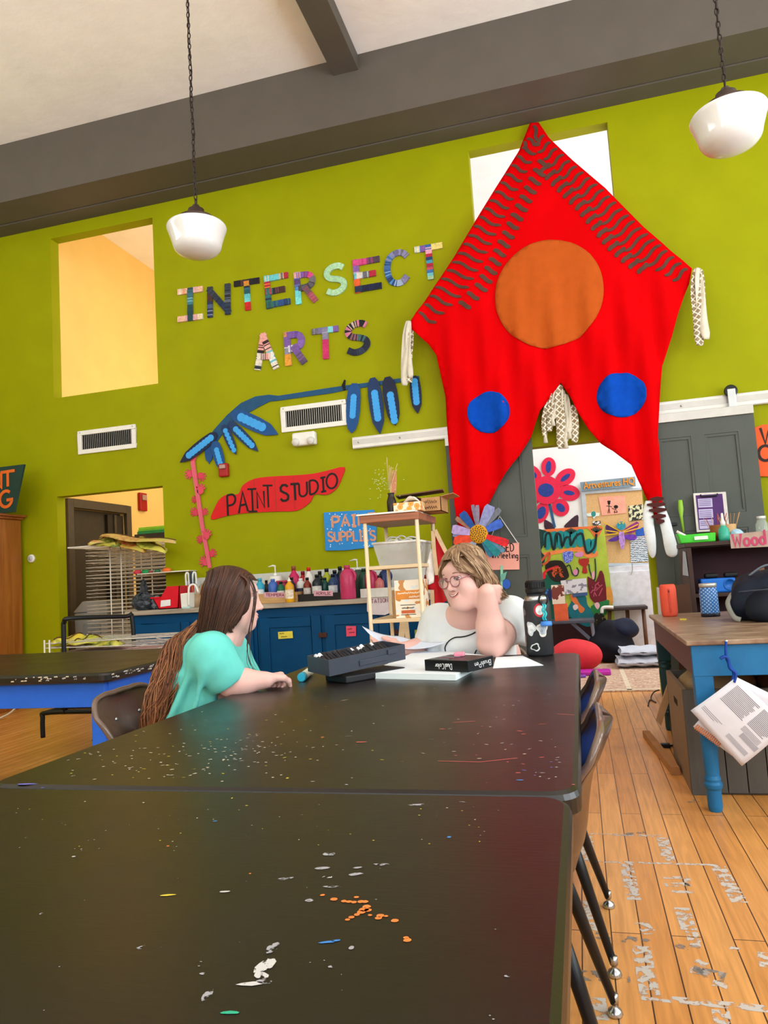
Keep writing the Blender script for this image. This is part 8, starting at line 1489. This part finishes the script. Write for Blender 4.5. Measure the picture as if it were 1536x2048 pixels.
elR = Vector((-.655, 3.05, .775)); wrR = Vector((-.725, 2.955, .785)); S.cap(shR, elR, .062, .045, .03); S.cap(elR, Vector((-.69, 3.0, .775)), .045, .038, .03); S.cap(Vector((-.69, 3.0, .775)), wrR, .037, .028, .03)
hand(S, wrR, Vector((-.75, -.25, .06)), Vector((.15, -.35, .9)), 1, .92, (.3, .35, .38, .42, .5), .10, thumb_curl=.2)
woman = S.mesh('person', M_skin); tag(woman, 'seated person with wavy light brown hair, glasses and white shirt, hand at the neck', 'person')
from mathutils.bvhtree import BVHTree
_bvh = {}
def snap(ob, p, d):
    """first hit of the ray from p along d on mesh ob"""
    if ob.name not in _bvh: me = ob.data; _bvh[ob.name] = BVHTree.FromPolygons([v.co for v in me.vertices], [list(q.vertices) for q in me.polygons])
    h = _bvh[ob.name].ray_cast(Vector(p) - wpos(ob), Vector(d)); return (h[0] + wpos(ob)) if h[0] is not None else None
def mouth(par, Lc, f, sc, mw, rise, parts):
    for nm, z0, off, r, m, k in parts:
        q = []
        for y in np.linspace(-1, 1, 13):
            h = snap(par, Lc(.2, mw * k * y, z0 + rise * y * y), -f); q.append((h if h else Lc(.098, mw * k * y, z0 + rise * y * y)) + f * off * sc)
        MB().tube(q, [r * sc * (.25 + .75 * (1 - y * y) ** .6) for y in np.linspace(-1, 1, 13)], n=8, flat=.9).build(nm, m, par, smooth=True)
M_teeth = mat('#efe8e2', .3)
mouth(woman, Lc, f, wh, .030, .011, (('mouth_line', -.0588, -.001, .0042, M_mouth, .95), ('teeth', -.0578, .0012, .0024, M_teeth, .72), ('upper_lip', -.0535, -.0008, .0030, M_lip, 1), ('lower_lip', -.0650, -.0008, .0036, M_lip, .9)))
def eyes(par, Lc, f, l, u, sc, lidc=None):
    for q in (-1, 1):
        e = MB(); c = Lc(.0765, .031 * q, .0130); e.use(M_eyew); e.sph(c, (.0140 * sc,) * 3, nu=18, nv=12); d = (f * .96 + l * .10 * q - u * .28).normalized(); M = d.to_track_quat('Z', 'Y').to_matrix().to_4x4(); e.use(M_iris); e.lathe([(0, .0148 * sc), (.0060 * sc, .0134 * sc), (.0066 * sc, .0124 * sc)], c, M, n=18); e.build('eye', parent=par, smooth=True)
        b = MB(); pts = [Lc(.087, .014 * q, .034), Lc(.0955, .026 * q, .0395), Lc(.091, .040 * q, .039), Lc(.078, .052 * q, .033)]; b.tube(smoothpath(pts, 4), .0040 * sc, n=6, flat=.6); b.build('eyebrow', M_brow, par, smooth=True)
        b = MB(); pts = [Lc(.0860, .0185 * q, .0135), Lc(.0905, .026 * q, .0200), Lc(.0895, .036 * q, .0200), Lc(.0825, .0445 * q, .0135)]; b.tube(smoothpath(pts, 4), .0021 * sc, n=6); b.build('eyelash', mat('#3a2a22', .7), par, smooth=True)
eyes(woman, Lc, f, l, u, wh)
# glasses
M_gl = mat('#9a5a62', .3, .2, var=.1); g = MB()
for q in (-1, 1):
    c = Lc(.112, .034 * q, .004); g.tube([c + (l * (.0265 * math.cos(a)) + u * (.0235 * math.sin(a)) - f * (.004 * abs(math.cos(a)))) * wh for a in [2 * math.pi * i / 28 for i in range(28)]], .0021, n=6, closed=True)
    g.tube(smoothpath([Lc(.108, .060 * q, .010), Lc(.085, .078 * q, .012), Lc(.03, .086 * q, .012), Lc(-.02, .086 * q, .008)], 4), .0018, n=6)
g.tube(smoothpath([Lc(.1115, .0085, .008), Lc(.117, 0, .012), Lc(.1115, -.0085, .008)], 3), .002, n=6); gl = g.build('eyeglasses', M_gl, woman, smooth=True, weld=False)
for q in (-1, 1):
    c = Lc(.1115, .034 * q, .004); g = MB(); cv = g.bm.verts.new(c); ring = [g.bm.verts.new(c + (l * (.0258 * math.cos(a)) + u * (.0228 * math.sin(a))) * wh) for a in [2 * math.pi * i / 28 for i in range(28)]]
    for i in range(28): g.quads([(0, 1, 2)], [cv, ring[i], ring[(i + 1) % 28]])
    g.build('lens', mat('#ffffff', .03, alpha=.10, spec=.5), gl, smooth=True)
# shirt
M_shirt = mat('#d9dcdd', .85, var=.03, bump=.12, bscale=14, name='white_jersey'); S = SDF((-.95, 2.70, .40), (-.02, 3.45, 1.0), .006)
S.ell(chest, (.18, .155, .175), None, .06); S.ell((-.455, 3.03, .79), (.15, .11, .085), None, .05); S.ell((-.46, 3.15, .56), (.215, .165, .18), None, .08); S.ell((-.45, 3.15, .45), (.2, .16, .12), None, .06); S.cap(neck_b + Vector((0, .03, -.02)), shL, .072, .079, .05); S.cap(neck_b + Vector((0, .03, -.02)), shR, .072, .077, .05)
hemL = shL.lerp(elL, .42) + Vector((.004, 0, 0)); S.cap(shL, hemL, .079, .078, .04); hemR = shR.lerp(elR, .72); S.cap(shR, hemR, .077, .066, .04)
S.ell(shL.lerp(chest, .45), (.05, .05, .05), None, .05); dL = (elL - shL).normalized()
# neckline, sleeve openings
S.ell(neck_b + Vector((0, -.03, .052)), (.070, .075, .058), None, .006, 'sub'); S.ell(hemL + dL * .082, (.082,) * 3, None, .006, 'sub'); dR = (elR - shR).normalized(); S.ell(hemR + dR * .085, (.085,) * 3, None, .006, 'sub')
for k, (a, b, r) in enumerate((((-.56, 2.96, .80), (-.53, 2.965, .60), .012), ((-.50, 2.955, .78), (-.50, 2.955, .62), .010), ((-.60, 2.98, .84), (-.63, 2.97, .72), .012), ((-.36, 2.96, .78), (-.38, 2.95, .65), .010), ((-.30, 2.96, .86), (-.24, 2.985, .80), .010), ((-.29, 2.965, .83), (-.22, 2.98, .78), .009))): S.cap(a, b, r * .6, r * 1.4, .03)
shirt = S.mesh('shirt', M_shirt, woman, 3); M_stitch = M_ink
# necklace and the black drawn line on the shirt
def on(ob, px, py, off=.002):
    d = (at(px, py, Y=3.0) - Vector((0, 0, EYE))).normalized(); h = snap(ob, (0, 0, EYE), d); return None if h is None else h - d * off
def drawn(px_pts, w, n=5):
    q = [on(shirt, *p) for p in smoothpath([(x, y, 0) for x, y in px_pts], n) for p in [(p.x, p.y)]]; q = [v for v in q if v is not None]
    return q
for nm, pts, w in (('shirt_print', [(893, 1310), (890, 1297), (893, 1288), (900, 1280), (910, 1275), (922, 1274), (933, 1272), (944, 1268), (951, 1264)], .0042), ('shirt_print', [(953, 1300), (950, 1306), (949, 1311)], .004)):
    q = drawn(pts, w)
    if len(q) > 2: MB().tube(q, w, n=6, flat=.6).build(nm, M_ink, shirt, smooth=True)
q = [on(woman, x, y, .003) for x, y in ((922, 1212), (926, 1217), (932, 1221), (940, 1223), (950, 1224), (958, 1222))]
nk = MB(); ring = [neck_b + Vector((.068 * math.cos(a), -.012 + .064 * math.sin(a), .028 + .016 * math.sin(a))) for a in [2 * math.pi * i / 30 for i in range(30)]]; nk.tube(ring, .0022, n=6, closed=True); nk.build('necklace', mat('#5a2a22', .5), woman, smooth=True)
# jeans (below the table)
tr = MB(); M_jean = mat('#2d3a55', .8, var=.1, bump=.2)
for sx in (-.09, .09): tr.tube([(-.46 + sx, 3.16, .47), (-.46 + sx * 1.4, 2.95, .47), (-.46 + sx * 1.6, 2.72, .46), (-.46 + sx * 1.6, 2.68, .36), (-.46 + sx * 1.6, 2.74, .08)], [.11, .095, .07, .06, .05], n=14)
tr.build('trousers', M_jean, woman, smooth=True)
for sx in (-.15, .15): MB().sph((-.46 + sx, 2.67, .04), (.045, .12, .04)).build('shoe', mat('#2a2a2e', .6), woman, smooth=True)
# hair: one shaped mass plus loose locks
M_h = [mat('#967558', .55, var=.06, scale=9), mat('#7f6046', .55, var=.06, scale=9), mat('#b59674', .55, var=.06, scale=9), mat('#694d38', .55, var=.06, scale=9)]
S = SDF((-.72, 2.62, .82), (-.16, 3.15, 1.26), .005)
E = lambda x, y, z, a, b, c, k=.03, op='add': S.ell(Lc(x, y, z), (a * wh, b * wh, c * wh), RR, k, op)
E(-.026, 0, .040, .100, .085, .091); E(-.060, .03, -.02, .070, .072, .095); E(-.055, -.03, -.02, .07, .066, .09); E(-.068, .035, -.065, .050, .058, .050); E(.006, .070, .026, .040, .018, .044); E(-.015, .090, -.025, .036, .02, .05); E(.012, -.074, .02, .046, .026, .065); E(.02, -.088, -.05, .03, .022, .055)
E(.105, .0, -.030, .075, .074, .094, .012, 'sub'); E(.09, .02, .038, .052, .05, .034, .02, 'sub'); E(.02, .098, -.022, .030, .02, .030, .012, 'sub')
hair = S.mesh('hair', M_h[1], woman, 2)
def whair(u_, v_, rn):
    # root on the crown along a side parting, falling round the head in waves
    a = u_ * 2 * math.pi; sx, sy = math.cos(a), math.sin(a); fr = max(0, sx)
    r0 = .03 + .05 * v_; pts = []; n = 7; drop = (.13 if sx < .25 else .09) * rn.uniform(.75, 1.1); ph = rn.uniform(0, 6)
    for i in range(n):
        t = i / (n - 1); th = (.12 + .25 * v_) + t * (1.35 + .1 * rn.random()); rx, ry, rz = .115, .099, .112
        if sx > .45 and abs(sy) < .9: th = min(th, .95)
        x = -.022 + rx * math.sin(min(th, 1.65)) * sx; y = ry * math.sin(min(th, 1.65)) * sy; z = .038 + rz * math.cos(min(th, 1.57)) - max(0, t - .5) * 2 * drop * (1 if sx < .45 else .0)
        wv = .007 * math.sin(t * 7 + ph) * t; x += wv; y += .007 * math.cos(t * 8 + ph) * t; pts.append(Lc(x, y, z))
    return pts
rn = random.Random(31); strands('hair_locks', M_h, hair, [(rn.random(), rn.random()) for _ in range(620)], whair, r=.0031, seed=4)
def swoop(u_, v_, rn):
    q = [(-.03 + .02 * v_, -.02 + .03 * u_, .135), (.04 + .02 * v_, .01 + .04 * u_, .128), (.088, .036 + .03 * u_, .100 - .026 * v_), (.090 - .012 * u_, .062 + .012 * u_, .066 - .024 * v_), (.06 - .02 * v_, .082 + .01 * u_, .030 - .01 * v_), (.02, .094 + .006 * v_, .005), (-.02 - .02 * v_, .102, -.02 - .04 * v_)]
    ph = rn.uniform(0, 6); return [Lc(a + .004 * math.sin(i * 2 + ph), b + .004 * math.cos(i * 2 + ph), c + .004 * math.sin(i * 1.5 + ph)) for i, (a, b, c) in enumerate(q)]
strands('fringe_locks', M_h, hair, [(rn.random(), rn.random()) for _ in range(230)], swoop, r=.0030, seed=6)
def farside(u_, v_, rn):
    q = [(-.01, -.03, .13), (.06, -.045, .10), (.075 - .02 * v_, -.072, .05), (.06 - .02 * v_, -.088, .0), (.055 - .03 * v_, -.09 - .004 * u_, -.05), (.05 - .03 * v_, -.086, -.085 - .03 * u_)]; ph = rn.uniform(0, 6)
    return [Lc(a + .005 * math.sin(i * 2 + ph), b + .004 * math.cos(i * 2 + ph), c) for i, (a, b, c) in enumerate(q)]
strands('side_locks', M_h, hair, [(rn.random(), rn.random()) for _ in range(130)], farside, r=.003, seed=8)
def leftside(u_, v_, rn):
    o_ = -.075 * v_ + .02; ph = rn.uniform(0, 6); k_ = rn.uniform(.94, 1.07)
    q = [(.02 + o_ * .5, .0, .136), (.025 + o_ * .7, .055, .118), (.02 + o_, .092, .066), (.0 + o_, .104, .012), (-.02 + o_, .106, -.04), (-.045 + o_ * .9, .098, -.085), (-.072 + o_ * .7, .092 + .02 * u_, -.110 - .03 * u_)]
    return [Lc((a + .009 * math.sin(i * 1.9 + ph) * i / 6) * k_, (b + .007 * math.cos(i * 2.1 + ph) * i / 6) * k_, c + .004 * math.sin(i + ph)) for i, (a, b, c) in enumerate(q)]
strands('back_locks', M_h, hair, [(rn.random(), rn.random()) for _ in range(520)], leftside, r=.0031, seed=9)
def templelocks(u_, v_, rn):
    ph = rn.uniform(0, 6); o_ = .05 * v_
    q = [(.055 - o_, .012, .126 - .004 * v_), (.080 - o_ * .8, .040, .104), (.080 - o_ * .7, .066, .070 - .02 * u_), (.056 - o_ * .6, .084, .040 - .02 * u_), (.026 - o_ * .6, .097, .012 - .02 * u_), (-.006 - o_ * .5, .104, -.028 - .02 * u_)]
    return [Lc(a + .003 * math.sin(i * 2 + ph), b + .003 * math.cos(i * 2 + ph), c + .003 * math.sin(i + ph)) for i, (a, b, c) in enumerate(q)]
strands('temple_locks', M_h, hair, [(rn.random(), rn.random()) for _ in range(240)], templelocks, r=.003, seed=10)
# the sheet she holds
t = thing('held_sheet', 'curved pale sheet of paper in the woman’s hand', 'paper', Vector((-.75, 2.93, .81))); A, Bq, C, D = Wp(724, 1252, 2.99), Wp(803, 1297, 2.90), Wp(895, 1283, 2.90), Wp(800, 1272, 3.06)
def shf(i, j):
    lo_ = A.lerp(Bq, i) if True else A; pt = (A * (1 - i) * (1 - j) + Bq * i * (1 - j) + C * i * j + D * (1 - i) * j); return pt + Vector((0, 0, -.030 * math.sin(math.pi * i) * (1 - .6 * j) - .012 * math.sin(math.pi * j)))
o = MB().grid(shf, 16, 16).build('sheet', mat('#d5def0', .7, var=.02), t, smooth=True); s_ = o.modifiers.new('solid', 'SOLIDIFY'); s_.thickness = .001
# her chair (mostly hidden)
shell_chair('shell_chair', 'brown shell chair under the woman at the far end of the table', (-.46, 3.17, -.02), -90, rivets=False)

# ---------------- the girl on the left
gs = .81; gc = Vector((-1.112, 2.205, 1.036)); az = math.radians(24); f, l, u = frame(Vector((math.cos(az), math.sin(az), -.10)), Vector((.06, 0, 1)))
S = SDF((-1.75, 1.85, .36), (-.84, 2.56, 1.19), .0045); Gc, GR = head(S, gc, f, l, u, gs, .96, .92, .98)
nb = Vector((-1.150, 2.21, .925)); S.cap(Gc(-.028, 0, -.06), nb, .047, .055, .03); S.ell(Gc(.03, 0, -.095), (.04, .04, .025), GR, .04)
sR, sL = Vector((-1.135, 2.085, .875)), Vector((-1.19, 2.31, .865)); pel = Vector((-1.33, 2.18, .50)); S.cap(nb, sR, .045, .048, .04); S.cap(nb, sL, .045, .048, .04); S.ell((-1.205, 2.205, .80), (.09, .115, .12), None, .05); S.cap((-1.21, 2.20, .78), pel, .098, .12, .05)
eR = Vector((-1.088, 2.115, .783)); wR = at(530, 1360, Z=.783); S.cap(sR, eR, .049, .039, .02); S.cap(eR, eR.lerp(wR, .35), .039, .040, .02); S.cap(eR.lerp(wR, .35), wR, .040, .027, .02)
hand(S, wR, at(563, 1346, Z=.785) - wR, Vector((.15, -.05, -1)), -1, .86, (.6, 1.3, 1.35, 1.35, 1.35), .10, thumb_curl=.7)
eL = Vector((-1.13, 2.40, .66)); wL = Vector((-1.10, 2.30, .57)); S.cap(sL, eL, .047, .037, .02); S.cap(eL, wL, .037, .027, .02); hand(S, wL, Vector((.5, -.7, -.1)), Vector((0, 0, -1)), 1, .86, (.5, .8, .8, .8, .8), .1)
girl = S.mesh('person', M_skin); tag(girl, 'seated girl in profile with long brown ponytail and aqua tee, leaning on the table edge', 'person')
M_lipg = mat('#d2948c', .4); mouth(girl, Gc, f, gs, .019, .002, (('mouth_line', -.0588, -.002, .0014, M_mouth, .95), ('upper_lip', -.0535, -.0012, .0032, M_lipg, 1), ('lower_lip', -.0645, -.0012, .0038, M_lipg, .9)))
eyes(girl, Gc, f, l, u, gs)
M_aqua = mat('#64c6ba', .8, var=.16, scale=9, bump=.12, bscale=14, name='aqua_jersey'); S = SDF((-1.80, 1.85, .38), (-.84, 2.60, 1.02), .0055)
S.cap(nb + Vector((-.02, 0, -.025)), sR, .056, .062, .04); S.cap(nb + Vector((-.02, 0, -.025)), sL, .056, .062, .04); S.ell((-1.21, 2.205, .80), (.108, .135, .14), None, .05); S.cap((-1.22, 2.20, .78), pel + Vector((0, 0, .02)), .115, .15, .06); S.ell((-1.215, 2.2, .875), (.075, .11, .07), None, .04)
dR = (eR - sR).normalized(); S.cap(sR, eR - dR * .03, .064, .066, .035); dLl = (eL - sL).normalized(); S.cap(sL, eL - dLl * .03, .062, .064, .035)
S.ell(eR + dR * .065, (.08,) * 3, None, .006, 'sub'); S.ell(eL + dLl * .065, (.08,) * 3, None, .006, 'sub'); S.ell(nb + Vector((.03, 0, .05)), (.062, .062, .06), None, .006, 'sub')
for a, b, r in (((-1.17, 2.05, .86), (-1.30, 2.045, .62), .010), ((-1.13, 2.03, .84), (-1.20, 2.05, .64), .009), ((-1.24, 2.06, .82), (-1.38, 2.05, .60), .011)): S.cap(a, b, r * .5, r * 1.3, .03)
tee = S.mesh('t_shirt', M_aqua, girl, 3)
for k, (z0, z1) in enumerate(((.56, .66), (.60, .645), (.545, .625))):     # red print low on the back
    q = [snap(tee, (-1.9, 2.10 + .035 * k, z0 + (z1 - z0) * i / 5), (1, .12, 0)) for i in range(6)]; q = [v + Vector((-.002, 0, 0)) for v in q if v]
    if len(q) > 2: MB().tube(q, .009, n=6, flat=.4).build('back_print', mat('#d8545a', .7), tee, smooth=True)
tr = MB()
for sy in (-.085, .085): tr.tube([(-1.37, 2.17 + sy, .50), (-1.15, 2.17 + sy * 1.2, .50), (-.96, 2.17 + sy * 1.3, .48), (-.92, 2.17 + sy * 1.3, .40), (-.95, 2.17 + sy * 1.3, .08)], [.105, .085, .062, .052, .043], n=14)
tr.build('leggings', mat('#20232b', .8, var=.1), girl, smooth=True)
for sy in (-.11, .11): MB().sph((-.90, 2.17 + sy, .036), (.11, .042, .036)).build('shoe', mat('#c9c6c2', .6), girl, smooth=True)
M_g = [mat('#3f271d', .4, var=.06, scale=9), mat('#4e3022', .4, var=.06, scale=9), mat('#33201a', .4, var=.06, scale=9), mat('#553424', .4, var=.06, scale=9)]; M_gt = [mat('#74452a', .45, var=.08, scale=9), mat('#8a5534', .45, var=.08, scale=9), mat('#5a3522', .45, var=.08, scale=9), mat('#9c6840', .45, var=.08, scale=9)]
S = SDF((-1.36, 2.02, .84), (-.96, 2.40, 1.19), .0045); E = lambda x, y, z, a, b, c, k=.025, op='add': S.ell(Gc(x, y, z), (a * gs, b * gs, c * gs), GR, k, op)
E(-.022, 0, .036, .104, .086, .098); E(-.045, 0, -.035, .082, .086, .086); E(-.075, 0, -.07, .05, .07, .055); E(.03, -.066, .005, .045, .026, .075); E(.03, .066, .005, .045, .026, .075)
E(.118, 0, -.030, .068, .085, .100, .012, 'sub'); E(.10, 0, .05, .035, .06, .04, .02, 'sub'); E(-.02, -.058, -.055, .045, .026, .05); E(-.02, .058, -.055, .045, .026, .05); E(.028, -.100, -.030, .014, .014, .020, .006, 'sub')
gh = S.mesh('hair', M_g[0], girl, 2)
tie = Gc(-.105, -.01, -.085)
def ghair(u_, v_, rn):
    side = -1 if u_ < .7 else 1; x0 = .092 - .20 * v_; n = 8; pts = []; ph = rn.uniform(0, 6); ln = rn.uniform(.88, 1.27)
    for i in range(n):
        t = i / (n - 1) * ln; th = t * 2.0; x = -.022 + (x0 + .022) * (1 - .35 * t) * 1.0 - .05 * t ** 2; ex = max(.25, 1 - ((x + .022) / .125) ** 2) ** .5
        y = side * .091 * ex * math.sin(min(th, 1.57)) + side * (.004 - .03 * max(0, t - .85)); z = .036 + .104 * ex * math.cos(min(th, 1.57)) - max(0, th - 1.57) * .26
        pts.append(Gc(x + .003 * math.sin(4 * t + ph), y + .003 * math.sin(3 * t + ph), z))
    return pts
rn = random.Random(77); strands('hair_strands', M_g, gh, [(rn.random(), rn.random()) for _ in range(760)], ghair, r=.0023, seed=12)
def gloose(u_, v_, rn):
    q = [(.03, -.066, .105), (.06, -.078, .08), (.062 - .02 * v_, -.088, .03), (.048 - .04 * v_, -.093, -.03), (.028 - .045 * v_, -.088, -.08), (.012 - .04 * u_, -.078, -.105 - .02 * v_)]; ph = rn.uniform(0, 6); return [Gc(a + .003 * math.sin(i + ph), b + .003 * math.cos(i + ph), c) for i, (a, b, c) in enumerate(q)]
strands('side_strands', M_g, gh, [(rn.random(), rn.random()) for _ in range(130)], gloose, r=.0024, seed=13)
def glong(u_, v_, rn):
    q = [(.06, -.06, .10), (.088, -.078, .04), (.088, -.084, -.03), (.084 - .006 * v_, -.084, -.10), (.075, -.08, -.17), (.078 + .015 * v_, -.07, -.23 - .03 * u_), (.10 + .02 * v_, -.06, -.265 - .03 * u_)]; ph = rn.uniform(0, 6); return [Gc(a + .006 * math.sin(i * .8 + ph), b, c) for i, (a, b, c) in enumerate(q)]
strands('loose_lock', M_g, gh, [(rn.random(), rn.random()) for _ in range(6)], glong, r=.0018, seed=14)
MB().tube([tie + Vector((.0, .02 * math.cos(a), .02 * math.sin(a))) for a in [2 * math.pi * i / 16 for i in range(16)]], .006, n=6, closed=True).build('hair_tie', mat('#1a1418', .7), gh, smooth=True)
TL = [tie] + [at(x, y, Y=Y_) for x, y, Y_ in ((362, 1280, 2.13), (343, 1332, 2.09), (325, 1382, 2.06), (308, 1432, 2.04), (298, 1475, 2.04))]
def gtail(u_, v_, rn):
    a = u_ * 6.28; rad = [.016, .042, .046, .042, .036, .018]; ph = rn.uniform(0, 6); rr = math.sqrt(v_); fz = rn.uniform(.8, 1.25); end = rn.uniform(.82, 1.0); pts = []
    for i, c in enumerate(TL):
        w = rad[i] * rr * fz; pts.append(c + Vector((w * math.cos(a) + .014 * math.sin(i * 1.9 + ph), w * .75 * math.sin(a) - .003, w * .5 * math.cos(a) + .013 * math.cos(i * 2.2 + ph))))
    if end < .9: pts = pts[:-1]
    return pts
strands('ponytail', M_gt, gh, [(rn.random(), rn.random()) for _ in range(520)], gtail, r=.0022, seed=15)
